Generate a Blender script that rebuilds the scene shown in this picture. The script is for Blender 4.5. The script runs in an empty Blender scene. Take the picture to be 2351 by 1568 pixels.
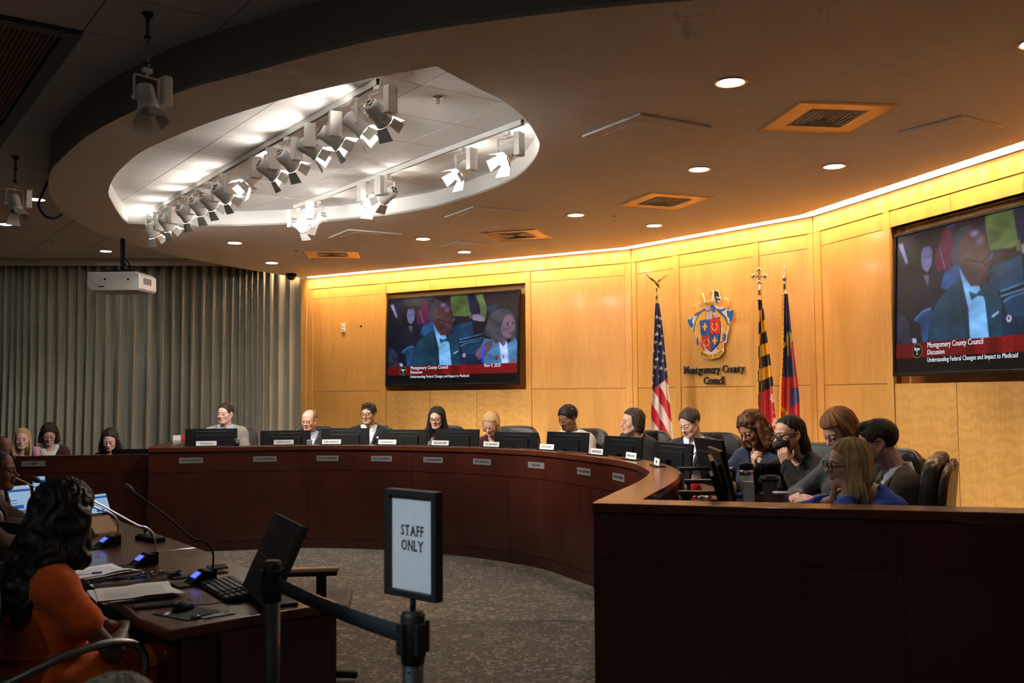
import bpy, bmesh, math, random
import numpy as np
from math import sin, cos, pi, radians, sqrt, atan2, hypot
from mathutils import Matrix, Vector
from mathutils.bvhtree import BVHTree

random.seed(7)
rng = np.random.default_rng(7)
scene = bpy.context.scene
C = scene.collection

# ---------------------------------------------------------------- camera
EYE = 1.57                                   # eye height above the carpet
cam_data = bpy.data.cameras.new('camera')
cam_data.sensor_width = 36.0
cam_data.lens = 2205.5 / 2351.0 * 36.0
cam_data.clip_start = 0.05
cam = bpy.data.objects.new('camera', cam_data)
C.objects.link(cam)
_p, _r = radians(3.20652), radians(-0.430225)
_fw = Vector((0, cos(_p), sin(_p))); _u0 = Vector((0, -sin(_p), cos(_p))); _r0 = Vector((1, 0, 0))
_ri = _r0 * cos(_r) + _u0 * sin(_r); _up = _u0 * cos(_r) - _r0 * sin(_r)
cam.matrix_world = Matrix(((_ri.x, _up.x, -_fw.x, 0), (_ri.y, _up.y, -_fw.y, 0), (_ri.z, _up.z, -_fw.z, EYE), (0, 0, 0, 1)))
scene.camera = cam
cam_data.dof.use_dof = True
cam_data.dof.focus_distance = 8.5
cam_data.dof.aperture_fstop = 5.0

# ---------------------------------------------------------------- world, exposure
world = bpy.data.worlds.new('world'); scene.world = world
world.use_nodes = True
world.node_tree.nodes['Background'].inputs[0].default_value = (1, 1, 1, 1)
world.node_tree.nodes['Background'].inputs[1].default_value = 0.0
vs = scene.view_settings
vs.view_transform = 'Standard'; vs.look = 'None'; vs.gamma = 1.0; vs.use_curve_mapping = False
vs.exposure = 1.35
cy_ = scene.cycles
cy_.max_bounces = 5; cy_.diffuse_bounces = 3; cy_.glossy_bounces = 2; cy_.transmission_bounces = 4; cy_.transparent_max_bounces = 6
cy_.sample_clamp_indirect = 8.0; cy_.caustics_reflective = False; cy_.caustics_refractive = False
cy_.use_adaptive_sampling = True; cy_.adaptive_threshold = 0.055; cy_.adaptive_min_samples = 24
COVE_POWER = 660.0        # emission strength of each lamp in the wall cove
SPOT_POWER = 105.0        # watts of a spotlight in the ceiling opening
DOWN_POWER = 85.0         # emission strength of a recessed downlight lens
DIM_POWER = 34.0        # downlights outside the soffit
PICTURE = 0.42

# ---------------------------------------------------------------- helpers
def link(o, parent=None):
    C.objects.link(o)
    if parent is not None: o.parent = parent
    return o
def tag(o, label=None, cat=None, group=None, kind=None):
    if label: o['label'] = label
    if cat: o['category'] = cat
    if group: o['group'] = group
    if kind: o['kind'] = kind
    return o
def empty(name, loc=(0, 0, 0), rz=0.0, parent=None, label=None, cat=None, group=None, kind=None):
    o = bpy.data.objects.new(name, None); o.empty_display_size = 0.05
    o.location = loc; o.rotation_euler = (0, 0, rz)
    link(o, parent)
    return tag(o, label, cat, group, kind)
def copy_tree(o, parent=None):
    c = o.copy(); link(c, parent)
    for ch in o.children: copy_tree(ch, c)
    return c

class MB:
    """collects faces for one mesh"""
    def __init__(s): s.v = []; s.f = []; s.sm = []
    def add(s, vs, fs, M=None, smooth=False):
        b = len(s.v)
        for p in vs:
            p = Vector(p)
            if M is not None: p = M @ p
            s.v.append((p.x, p.y, p.z))
        for f in fs: s.f.append(tuple(b + i for i in f)); s.sm.append(smooth)
        return s
    def box(s, c, d, M=None, rz=None):
        x, y, z = d[0] / 2, d[1] / 2, d[2] / 2
        vs = [Vector((sx * x, sy * y, sz * z)) for sx in (-1, 1) for sy in (-1, 1) for sz in (-1, 1)]
        if rz: vs = [Matrix.Rotation(rz, 3, 'Z') @ v for v in vs]
        vs = [v + Vector(c) for v in vs]
        return s.add(vs, [(0, 1, 3, 2), (4, 6, 7, 5), (0, 4, 5, 1), (2, 3, 7, 6), (0, 2, 6, 4), (1, 5, 7, 3)], M)
    def prism(s, poly, z0, z1, M=None, smooth=False):
        n = len(poly)
        a = sum(poly[i][0] * poly[(i + 1) % n][1] - poly[(i + 1) % n][0] * poly[i][1] for i in range(n))
        if a < 0: poly = poly[::-1]
        vs = [(p[0], p[1], z0) for p in poly] + [(p[0], p[1], z1) for p in poly]
        s.add(vs, [tuple(range(n))[::-1], tuple(range(n, 2 * n))], M)
        b = len(s.v) - 2 * n
        for i in range(n):
            j = (i + 1) % n
            s.f.append((b + i, b + j, b + n + j, b + n + i)); s.sm.append(smooth)
        return s
    def tube(s, path, r, n=8, M=None, cap=True, flat=None):
        P = [Vector(p) for p in path]; m = len(P)
        R = r if hasattr(r, '__len__') else [r] * m
        t0 = (P[1] - P[0]).normalized()
        ref = Vector((0, 0, 1)) if abs(t0.z) < 0.9 else Vector((1, 0, 0))
        nrm = t0.cross(ref).normalized()
        vs = []
        for i in range(m):
            t = (P[min(i + 1, m - 1)] - P[max(i - 1, 0)]).normalized()
            nrm = (nrm - t * nrm.dot(t)).normalized(); b = t.cross(nrm)
            for k in range(n):
                a = 2 * pi * k / n
                fx = 1.0 if flat is None else flat
                vs.append(P[i] + nrm * (R[i] * cos(a)) + b * (R[i] * fx * sin(a)))
        fs = []
        for i in range(m - 1):
            for k in range(n):
                k2 = (k + 1) % n
                fs.append((i * n + k, i * n + k2, (i + 1) * n + k2, (i + 1) * n + k))
        s.add(vs, fs, M, True)
        if cap:
            b = len(s.v) - m * n
            s.f.append(tuple(b + k for k in range(n))[::-1]); s.sm.append(False)
            s.f.append(tuple(b + (m - 1) * n + k for k in range(n))); s.sm.append(False)
        return s
    def lathe(s, prof, n=24, M=None, smooth=True):
        m = len(prof); vs = []
        for r, z in prof:
            for k in range(n):
                a = 2 * pi * k / n; vs.append((r * cos(a), r * sin(a), z))
        fs = []
        for i in range(m - 1):
            for k in range(n):
                k2 = (k + 1) % n
                fs.append((i * n + k, i * n + k2, (i + 1) * n + k2, (i + 1) * n + k))
        s.add(vs, fs, M, smooth)
        b = len(s.v) - m * n
        if prof[0][0] > 1e-5: s.f.append(tuple(b + k for k in range(n))[::-1]); s.sm.append(False)
        if prof[-1][0] > 1e-5: s.f.append(tuple(b + (m - 1) * n + k for k in range(n))); s.sm.append(False)
        return s
    def grid(s, P, M=None, smooth=True, flip=False):
        P = np.asarray(P); n, m = P.shape[:2]
        fs = []
        for i in range(n - 1):
            for j in range(m - 1):
                q = (i * m + j, i * m + j + 1, (i + 1) * m + j + 1, (i + 1) * m + j)
                fs.append(q[::-1] if flip else q)
        return s.add([tuple(p) for p in P.reshape(-1, 3)], fs, M, smooth)
    def ribbon(s, path, z0, z1, smooth=True, flip=False):
        """vertical band along a plan polyline"""
        P = np.array([[(x, y, z0) for x, y in path], [(x, y, z1) for x, y in path]])
        return s.grid(P, None, smooth, flip)
    def mesh(s, name, mat=None):
        me = bpy.data.meshes.new(name)
        me.from_pydata(s.v, [], s.f)
        me.polygons.foreach_set('use_smooth', s.sm)
        if mat is not None: me.materials.append(mat)
        me.update()
        return me
    def build(s, name, mat, parent=None, loc=None, bevel=0.0, seg=2, rz=None, **tags):
        o = bpy.data.objects.new(name, s.mesh(name, mat))
        if loc is not None: o.location = loc
        if rz is not None: o.rotation_euler = (0, 0, rz)
        link(o, parent)
        if bevel: add_bevel(o, bevel, seg)
        return tag(o, **tags)
def add_bevel(o, w, seg=2):
    b = o.modifiers.new('bevel', 'BEVEL'); b.width = w; b.segments = seg; b.limit_method = 'ANGLE'; b.angle_limit = radians(40)
    b.harden_normals = False
def obj(name, mesh, parent=None, loc=(0, 0, 0), rz=0.0, rot=None, **tags):
    o = bpy.data.objects.new(name, mesh); o.location = loc
    o.rotation_euler = rot if rot is not None else (0, 0, rz)
    link(o, parent); return tag(o, **tags)
def TM(loc=(0, 0, 0), rx=0, ry=0, rz=0, s=1.0):
    M = Matrix.Translation(Vector(loc)) @ Matrix.Rotation(rz, 4, 'Z') @ Matrix.Rotation(ry, 4, 'Y') @ Matrix.Rotation(rx, 4, 'X')
    return M @ Matrix.Scale(s, 4) if s != 1.0 else M
def lookM(a, b, up=(0, 0, 1)):
    """matrix at a whose -Z points to b"""
    a = Vector(a); z = (a - Vector(b)).normalized(); x = Vector(up).cross(z)
    if x.length < 1e-4: x = Vector((1, 0, 0))
    x.normalize(); y = z.cross(x)
    return Matrix(((x.x, y.x, z.x, a.x), (x.y, y.y, z.y, a.y), (x.z, y.z, z.z, a.z), (0, 0, 0, 1)))
def spline(pts, n=8, closed=False):
    """centripetal-ish Catmull-Rom through plan or space points"""
    P = [np.array(p, float) for p in pts]; out = []; m = len(P)
    rngi = range(m if closed else m - 1)
    for i in rngi:
        if closed: a, b, c, d = P[(i - 1) % m], P[i], P[(i + 1) % m], P[(i + 2) % m]
        else: a, b, c, d = P[max(i - 1, 0)], P[i], P[i + 1], P[min(i + 2, m - 1)]
        for k in range(n):
            t = k / n
            out.append(0.5 * (2 * b + (c - a) * t + (2 * a - 5 * b + 4 * c - d) * t * t + (3 * b - a - 3 * c + d) * t ** 3))
    if not closed: out.append(P[-1])
    return [tuple(float(v) for v in p) for p in out]
def offset(path, d):
    """plan polyline moved d to its left"""
    P = np.array(path, float); T = np.gradient(P, axis=0); T /= np.linalg.norm(T, axis=1)[:, None]
    return [tuple(p) for p in P + d * np.stack([-T[:, 1], T[:, 0]], 1)]
def fill(name, loops, z0, z1, mat, parent=None, **tags):
    """flat slab bounded by plan loops (holes allowed)"""
    cu = bpy.data.curves.new(name, 'CURVE'); cu.dimensions = '2D'; cu.fill_mode = 'BOTH'; cu.extrude = (z1 - z0) / 2
    for lp in loops:
        sp = cu.splines.new('POLY'); sp.points.add(len(lp) - 1); sp.use_cyclic_u = True
        for i, p in enumerate(lp): sp.points[i].co = (p[0], p[1], 0, 1)
    t = bpy.data.objects.new(name + '_tmp', cu)
    me = bpy.data.meshes.new_from_object(t)
    bpy.data.objects.remove(t); bpy.data.curves.remove(cu)
    me.name = name
    for v in me.vertices: v.co.z += (z0 + z1) / 2
    me.materials.clear(); me.materials.append(mat)
    o = bpy.data.objects.new(name, me); link(o, parent)
    return tag(o, **tags)
def text_mesh(s, size=0.1, extrude=0.001, align='CENTER', sx=1.0, bold=0.0, spacing=1.0):
    cu = bpy.data.curves.new('text', 'FONT'); cu.body = s; cu.size = size; cu.extrude = extrude
    cu.align_x = align; cu.align_y = 'CENTER'; cu.offset = bold; cu.space_character = spacing; cu.resolution_u = 2
    t = bpy.data.objects.new('text_tmp', cu)
    me = bpy.data.meshes.new_from_object(t)
    bpy.data.objects.remove(t); bpy.data.curves.remove(cu)
    for v in me.vertices: v.co.x *= sx
    return me
def text(name, s, mat, parent, M, size, **kw):
    me = text_mesh(s, size, **kw); me.materials.clear(); me.materials.append(mat); me.transform(M)
    return link(bpy.data.objects.new(name, me), parent)
def setcol(me, cols):
    a = me.color_attributes.new('Col', 'FLOAT_COLOR', 'POINT')
    c = np.ones((len(me.vertices), 4), np.float32); c[:, :3] = cols
    a.data.foreach_set('color', c.ravel())
STAND = Matrix.Rotation(radians(90), 4, 'X')       # flat XY drawing -> upright, facing -Y

# ---------------------------------------------------------------- materials
MATS = {}
def _new(name):
    m = bpy.data.materials.new(name); m.use_nodes = True
    nt = m.node_tree; return m, nt, nt.nodes['Principled BSDF']
def mat(name, col, rough=0.5, metal=0.0, spec=0.5, noise=0.0, nscale=40.0, bump=0.0, bscale=None, coat=0.0, emit=None, estr=1.0, vcol=False, stretch=(1, 1, 1), alpha=None, trans=0.0, sheen=0.0):
    if name in MATS: return MATS[name]
    m, nt, b = _new(name); N, L = nt.nodes, nt.links
    b.inputs['Base Color'].default_value = (*col, 1); b.inputs['Roughness'].default_value = rough
    b.inputs['Metallic'].default_value = metal; b.inputs['Specular IOR Level'].default_value = spec
    b.inputs['Coat Weight'].default_value = coat; b.inputs['Coat Roughness'].default_value = 0.15
    b.inputs['Sheen Weight'].default_value = sheen
    if trans: b.inputs['Transmission Weight'].default_value = trans
    if alpha is not None: b.inputs['Alpha'].default_value = alpha
    src = None
    if vcol:
        a = N.new('ShaderNodeVertexColor'); a.layer_name = 'Col'; src = a.outputs['Color']
    if noise or bump:
        tc = N.new('ShaderNodeTexCoord'); mp = N.new('ShaderNodeMapping'); mp.inputs['Scale'].default_value = stretch
        L.new(tc.outputs['Object'], mp.inputs['Vector'])
        nz = N.new('ShaderNodeTexNoise'); nz.inputs['Scale'].default_value = nscale; nz.inputs['Detail'].default_value = 4
        L.new(mp.outputs['Vector'], nz.inputs['Vector'])
        if noise:
            mx = N.new('ShaderNodeMix'); mx.data_type = 'RGBA'; mx.blend_type = 'MULTIPLY'; mx.inputs[0].default_value = 1.0
            mr = N.new('ShaderNodeMapRange'); mr.inputs[1].default_value = 0.3; mr.inputs[2].default_value = 0.7
            mr.inputs[3].default_value = 1 - noise; mr.inputs[4].default_value = 1 + noise
            L.new(nz.outputs[0], mr.inputs[0]); L.new(mr.outputs[0], mx.inputs[7])
            if src: L.new(src, mx.inputs[6])
            else: mx.inputs[6].default_value = (*col, 1)
            src = mx.outputs[2]
        if bump:
            if bscale:
                nb = N.new('ShaderNodeTexNoise'); nb.inputs['Scale'].default_value = bscale; L.new(mp.outputs['Vector'], nb.inputs['Vector'])
            else: nb = nz
            bp = N.new('ShaderNodeBump'); bp.inputs['Strength'].default_value = bump; bp.inputs['Distance'].default_value = 0.002
            L.new(nb.outputs[0], bp.inputs['Height']); L.new(bp.outputs[0], b.inputs['Normal'])
    if src: L.new(src, b.inputs['Base Color'])
    if emit is not None:
        b.inputs['Emission Strength'].default_value = estr
        if emit == 'vcol': L.new(src, b.inputs['Emission Color'])
        else: b.inputs['Emission Color'].default_value = (*emit, 1)
    MATS[name] = m; return m
def wood(name, c1, c2, rough, scale=1.0, fig=0.0, coat=0.0, grain=(60, 60, 3.0), amt=0.6):
    """veneer: grain runs along local Z, light and dark streaks, optional quilted figure"""
    m, nt, b = _new(name); N, L = nt.nodes, nt.links
    tc = N.new('ShaderNodeTexCoord'); oi = N.new('ShaderNodeObjectInfo')
    ad = N.new('ShaderNodeVectorMath'); ad.operation = 'MULTIPLY_ADD'
    cb = N.new('ShaderNodeCombineXYZ')
    L.new(oi.outputs['Random'], cb.inputs[0]); L.new(oi.outputs['Random'], cb.inputs[2])
    ad.inputs[1].default_value = (17, 17, 17); L.new(cb.outputs[0], ad.inputs[0]); L.new(tc.outputs['Object'], ad.inputs[2])
    mp = N.new('ShaderNodeMapping'); mp.inputs['Scale'].default_value = tuple(g * scale for g in grain); L.new(ad.outputs[0], mp.inputs['Vector'])
    n1 = N.new('ShaderNodeTexNoise'); n1.inputs['Scale'].default_value = 1.0; n1.inputs['Detail'].default_value = 6; n1.inputs['Roughness'].default_value = 0.65
    L.new(mp.outputs[0], n1.inputs['Vector'])
    mp2 = N.new('ShaderNodeMapping'); mp2.inputs['Scale'].default_value = (3.0 * scale, 3.0 * scale, 0.5 * scale); L.new(ad.outputs[0], mp2.inputs['Vector'])
    n2 = N.new('ShaderNodeTexNoise'); n2.inputs['Scale'].default_value = 1.6; n2.inputs['Detail'].default_value = 3; L.new(mp2.outputs[0], n2.inputs['Vector'])
    ma = N.new('ShaderNodeMath'); ma.operation = 'MULTIPLY_ADD'; ma.inputs[1].default_value = amt
    L.new(n1.outputs[0], ma.inputs[0]); mb_ = N.new('ShaderNodeMath'); mb_.operation = 'MULTIPLY'; mb_.inputs[1].default_value = 0.55
    L.new(n2.outputs[0], mb_.inputs[0]); L.new(mb_.outputs[0], ma.inputs[2])
    h = ma.outputs[0]
    if fig:
        wv = N.new('ShaderNodeTexWave'); wv.wave_type = 'BANDS'; wv.bands_direction = 'Z'; wv.inputs['Scale'].default_value = 3.2
        wv.inputs['Distortion'].default_value = 9.0; wv.inputs['Detail'].default_value = 2.5; wv.inputs['Detail Scale'].default_value = 2.2
        L.new(ad.outputs[0], wv.inputs['Vector'])
        m3 = N.new('ShaderNodeMath'); m3.operation = 'MULTIPLY_ADD'; m3.inputs[1].default_value = fig; L.new(wv.outputs[1], m3.inputs[0]); L.new(h, m3.inputs[2]); h = m3.outputs[0]
    cr = N.new('ShaderNodeValToRGB'); cr.color_ramp.elements[0].position = 0.30; cr.color_ramp.elements[1].position = 0.85
    cr.color_ramp.elements[0].color = (*c1, 1); cr.color_ramp.elements[1].color = (*c2, 1)
    L.new(h, cr.inputs[0]); L.new(cr.outputs[0], b.inputs['Base Color'])
    b.inputs['Roughness'].default_value = rough; b.inputs['Coat Weight'].default_value = coat; b.inputs['Coat Roughness'].default_value = 0.12
    bp = N.new('ShaderNodeBump'); bp.inputs['Strength'].default_value = 0.12; bp.inputs['Distance'].default_value = 0.001
    L.new(h, bp.inputs['Height']); L.new(bp.outputs[0], b.inputs['Normal'])
    return m
def glow(name, col, strength):
    if name in MATS: return MATS[name]
    m = bpy.data.materials.new(name); m.use_nodes = True; nt = m.node_tree
    nt.nodes.remove(nt.nodes['Principled BSDF'])
    e = nt.nodes.new('ShaderNodeEmission'); e.inputs[0].default_value = (*col, 1); e.inputs[1].default_value = strength
    nt.links.new(e.outputs[0], nt.nodes['Material Output'].inputs[0]); MATS[name] = m; return m

WARM = (1.0, 0.62, 0.25)
NEUT = (1.0, 0.93, 0.84)
m_maple = wood('maple_veneer', (0.56, 0.275, 0.062), (0.80, 0.455, 0.135), 0.38, coat=0.15)
m_maple_fig = wood('quilted_maple_veneer', (0.54, 0.265, 0.062), (0.80, 0.455, 0.135), 0.38, fig=0.16, coat=0.15)
m_maple_gap = mat('maple_reveal', (0.20, 0.09, 0.025), 0.7)
m_mahog = wood('mahogany_veneer', (0.022, 0.0042, 0.0026), (0.068, 0.0115, 0.0054), 0.36, grain=(45, 45, 2.0), coat=0.2)
m_mahog_top = wood('mahogany_ledge', (0.046, 0.010, 0.005), (0.10, 0.023, 0.010), 0.30, grain=(6, 40, 40), coat=0.35)
m_mahog_gap = mat('mahogany_reveal', (0.012, 0.004, 0.003), 0.6)
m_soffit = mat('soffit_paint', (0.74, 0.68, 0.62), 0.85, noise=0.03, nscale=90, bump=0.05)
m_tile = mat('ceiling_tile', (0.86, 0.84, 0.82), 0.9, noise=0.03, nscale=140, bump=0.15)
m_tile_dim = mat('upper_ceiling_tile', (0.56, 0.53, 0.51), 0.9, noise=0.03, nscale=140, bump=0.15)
m_seam = mat('tile_seam', (0.10, 0.095, 0.09), 0.9)
m_white = mat('white_paint', (0.80, 0.80, 0.78), 0.5)
m_offwhite = mat('painted_wall', (0.42, 0.40, 0.37), 0.85, noise=0.03)
m_black = mat('black_plastic', (0.005, 0.0053, 0.006), 0.5, spec=0.14)
m_black_soft = mat('matte_black', (0.02, 0.021, 0.023), 0.7)
m_leather = mat('black_leather', (0.016, 0.015, 0.015), 0.36, noise=0.15, nscale=60, bump=0.25, bscale=220)
m_brownleather = mat('dark_brown_leather', (0.045, 0.026, 0.018), 0.38, noise=0.15, nscale=60, bump=0.25, bscale=220)
m_chrome = mat('brushed_steel', (0.55, 0.55, 0.56), 0.3, metal=1.0)
m_steel_dark = mat('grey_steel', (0.25, 0.25, 0.26), 0.35, metal=1.0)
m_gold = mat('polished_gold', (0.85, 0.55, 0.16), 0.22, metal=1.0)
m_brass = mat('brass_trim', (0.62, 0.40, 0.17), 0.35, metal=0.6)
m_paper = mat('white_paper', (0.80, 0.80, 0.80), 0.8)
m_ink = mat('black_ink', (0.015, 0.015, 0.018), 0.6)
m_glass = mat('clear_plastic', (0.85, 0.87, 0.9), 0.08, trans=0.9)
# ================================================================ the room
ZC, ZU, ZO = 3.34, 3.62, 3.49           # soffit underside, upper ceiling, ceiling in the opening
W0, W1, W2 = (-3.066, 14.326), (1.456, 11.634), (3.024, 9.568)
_d3 = (0.2654, -0.9641); W3 = (W2[0] + _d3[0] * 5.263, W2[1] + _d3[1] * 5.263)
ZB, ZM, ZF0, ZF1, ZT = 0.0, 1.647, 3.024, 3.173, 3.34

# carpet: taupe loop pile with pale scattered curls
def carpet_mat():
    m, nt, b = _new('carpet'); N, L = nt.nodes, nt.links
    tc = N.new('ShaderNodeTexCoord')
    nz = N.new('ShaderNodeTexNoise'); nz.inputs['Scale'].default_value = 9; nz.inputs['Detail'].default_value = 2; L.new(tc.outputs['Object'], nz.inputs['Vector'])
    va = N.new('ShaderNodeVectorMath'); va.operation = 'MULTIPLY_ADD'; va.inputs[1].default_value = (0.09, 0.09, 0.0)
    L.new(nz.outputs['Color'], va.inputs[0]); L.new(tc.outputs['Object'], va.inputs[2])
    ring = None
    for sc, rad, seed in ((9.0, 0.36, 0.0), (7.0, 0.31, 5.3), (12.0, 0.33, 11.7)):
        mp = N.new('ShaderNodeMapping'); mp.inputs['Location'].default_value = (seed, seed * 0.7, 0); mp.inputs['Scale'].default_value = (sc, sc, 0.001)
        L.new(va.outputs[0], mp.inputs['Vector'])
        vo = N.new('ShaderNodeTexVoronoi'); vo.inputs['Scale'].default_value = 1.0; L.new(mp.outputs[0], vo.inputs['Vector'])
        a = N.new('ShaderNodeMath'); a.operation = 'SUBTRACT'; a.inputs[1].default_value = rad; L.new(vo.outputs['Distance'], a.inputs[0])
        ab = N.new('ShaderNodeMath'); ab.operation = 'ABSOLUTE'; L.new(a.outputs[0], ab.inputs[0])
        mr = N.new('ShaderNodeMapRange'); mr.inputs[1].default_value = 0.028; mr.inputs[2].default_value = 0.06; mr.inputs[3].default_value = 1; mr.inputs[4].default_value = 0
        L.new(ab.outputs[0], mr.inputs[0])
        n2 = N.new('ShaderNodeTexNoise'); n2.inputs['Scale'].default_value = sc * 1.3; L.new(mp.outputs[0], n2.inputs['Vector']); n2.inputs['Scale'].default_value = 1.7
        gt = N.new('ShaderNodeMapRange'); gt.inputs[1].default_value = 0.46; gt.inputs[2].default_value = 0.52; L.new(n2.outputs[0], gt.inputs[0])
        mu = N.new('ShaderNodeMath'); mu.operation = 'MULTIPLY'; L.new(mr.outputs[0], mu.inputs[0]); L.new(gt.outputs[0], mu.inputs[1])
        if ring is None: ring = mu.outputs[0]
        else:
            mx = N.new('ShaderNodeMath'); mx.operation = 'MAXIMUM'; L.new(ring, mx.inputs[0]); L.new(mu.outputs[0], mx.inputs[1]); ring = mx.outputs[0]
    fn = N.new('ShaderNodeTexNoise'); fn.inputs['Scale'].default_value = 60; fn.inputs['Detail'].default_value = 3
    mpf = N.new('ShaderNodeMapping'); mpf.inputs['Scale'].default_value = (0.5, 2.2, 1); L.new(tc.outputs['Object'], mpf.inputs['Vector']); L.new(mpf.outputs[0], fn.inputs['Vector'])
    cr = N.new('ShaderNodeValToRGB'); cr.color_ramp.elements[0].position = 0.38; cr.color_ramp.elements[1].position = 0.62
    cr.color_ramp.elements[0].color = (0.105, 0.092, 0.078, 1); cr.color_ramp.elements[1].color = (0.25, 0.225, 0.195, 1); L.new(fn.outputs[0], cr.inputs[0])
    mc = N.new('ShaderNodeMix'); mc.data_type = 'RGBA'; mc.inputs[7].default_value = (0.42, 0.37, 0.31, 1)
    ms = N.new('ShaderNodeMath'); ms.operation = 'MULTIPLY'; ms.inputs[1].default_value = 0.75; L.new(ring, ms.inputs[0])
    L.new(ms.outputs[0], mc.inputs[0]); L.new(cr.outputs[0], mc.inputs[6]); L.new(mc.outputs[2], b.inputs['Base Color'])
    b.inputs['Roughness'].default_value = 0.95; b.inputs['Specular IOR Level'].default_value = 0.1
    bp = N.new('ShaderNodeBump'); bp.inputs['Strength'].default_value = 0.5; bp.inputs['Distance'].default_value = 0.004
    L.new(fn.outputs[0], bp.inputs['Height']); L.new(bp.outputs[0], b.inputs['Normal'])
    return m
m_carpet = carpet_mat()
fl = MB().box((-1.6, 5.5, -0.05), (16.0, 20.5, 0.1)).build('floor', m_carpet, kind='structure', label='taupe patterned carpet floor of the council chamber')

# shell of the hall behind, beside and past the public seats
for nm, c, d in (('wall_back', (-1.6, -4.7, 2.0), (16.2, 0.1, 4.0)), ('wall_curtain_side', (-9.55, 5.5, 2.0), (0.1, 20.5, 4.0)),
                 ('wall_far', (-4.6, 15.3, 2.0), (10.0, 0.1, 4.0)), ('wall_public_side', (6.35, 0.0, 2.0), (0.1, 9.5, 4.0))):
    MB().box(c, d).build(nm, m_offwhite, kind='structure', label='painted wall closing the hall')
MB().box((5.6, 4.45, 2.0), (1.6, 0.1, 4.0)).build('wall_return', m_offwhite, kind='structure', label='painted return wall beside the maple panelling')

# ---------------------------------------------------------------- maple walls
def facet(name, a, b, panels, niche=None, label=''):
    d = Vector((b[0] - a[0], b[1] - a[1])); Lw = d.length; ang = atan2(d.y, d.x)
    root = empty(name, (a[0], a[1], 0), ang, kind='structure', label=label)
    T = 0.022; G = 0.005
    # backing seen only in the joints: in front of it the panels stand proud
    bk = MB()
    if niche:
        n0, n1 = niche
        bk.box((n0 / 2, 0.06, ZT / 2), (n0, 0.05, ZT)); bk.box(((n1 + Lw) / 2, 0.06, ZT / 2), (Lw - n1, 0.05, ZT))
        bk.box(((n0 + n1) / 2, 0.06, ZM / 2), (n1 - n0, 0.05, ZM)); bk.box(((n0 + n1) / 2, 0.06, (ZF0 + ZT) / 2), (n1 - n0, 0.05, ZT - ZF0))
    else: bk.box((Lw / 2, 0.06, ZT / 2), (Lw, 0.05, ZT))
    bk.build('backing', m_maple_gap, root)
    def panel(nm, s0, s1, z0, z1, m=m_maple, proud=0.0, g=G):
        MB().box(((s0 + s1) / 2, 0.035 - T / 2 - proud / 2, (z0 + z1) / 2), (s1 - s0 - g, T + proud, z1 - z0 - g)).build(nm, m, root, bevel=0.0012, seg=1)
    # cornice rail above the friezes in lengths, then per bay
    edges = [0.0] + [p[1] for p in panels[:-1]] + [Lw]
    panel('cornice_rail', 0.0, Lw, ZF1, ZT, proud=0.004)
    prev = 0.0
    for s0, s1, kind in panels:
        panel('stile', prev, s0, ZB, ZF1, proud=0.010)
        if kind == 'p':
            panel('frieze_panel', s0, s1, ZF0, ZF1); panel('wall_panel', s0, s1, ZM, ZF0); panel('lower_panel', s0, s1, ZB, ZM)
        else:
            w = (s1 - s0) / 3
            for k in range(3):
                panel('frieze_panel', s0 + k * w, s0 + (k + 1) * w, ZF0, ZF1)
                panel('lower_panel', s0 + k * w, s0 + (k + 1) * w, ZB, ZM, m_maple_fig)
            D = 0.14
            jm = MB().box((s0 - 0.006, 0.035 + D / 2, (ZM + ZF0) / 2), (0.012, D, ZF0 - ZM)); jm.build('niche_jamb', m_maple, root)
            MB().box((s1 + 0.006, 0.035 + D / 2, (ZM + ZF0) / 2), (0.012, D, ZF0 - ZM)).build('niche_jamb', m_maple, root)
            MB().box(((s0 + s1) / 2, 0.035 + D / 2, ZM - 0.006), (s1 - s0, D, 0.012)).build('niche_sill', m_maple, root)
            MB().box(((s0 + s1) / 2, 0.035 + D / 2, ZF0 + 0.006), (s1 - s0, D, 0.012)).build('niche_head', m_maple, root)
            MB().box(((s0 + s1) / 2, 0.035 + D, (ZM + ZF0) / 2), (s1 - s0, 0.01, ZF0 - ZM)).build('niche_back', m_maple, root)
        prev = s1
    panel('stile', prev, Lw, ZB, ZF1, proud=0.010)
    # painted upper wall inside the light cove and its pale trim at the wood's top
    MB().box((Lw / 2, 0.045, (ZT + 3.62) / 2 + 0.01), (Lw, 0.03, 3.62 - ZT - 0.02)).build('cove_wall', m_white, root)
    MB().box((Lw / 2, 0.016, ZT + 0.006), (Lw, 0.05, 0.012)).build('cove_trim', m_white, root)
    return root, Lw, ang
wallL, LL, angL = facet('wall_left', W0, W1, [(0.113, 1.385, 'p'), (1.486, 3.769, 'n'), (3.850, 5.170, 'p')], (1.486, 3.769), 'maple panelled wall with the screen niche beside the curtain')
wallC, LC, angC = facet('wall_center', W1, W2, [(0.078, 0.687, 'p'), (0.776, 1.838, 'p'), (1.915, 2.530, 'p')], None, 'maple panelled wall carrying the crest and lettering')
wallR, LR, angR = facet('wall_right', W2, W3, [(0.122, 1.095, 'p'), (1.185, 3.468, 'n'), (3.55, 5.15, 'p')], (1.185, 3.468), 'maple panelled wall with the large screen niche')
# end post where the panelling meets the curtain
MB().box((-0.06, 0.055, ZT / 2), (0.115, 0.12, ZT)).build('end_post', m_maple, wallL, bevel=0.002, seg=1)

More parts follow.
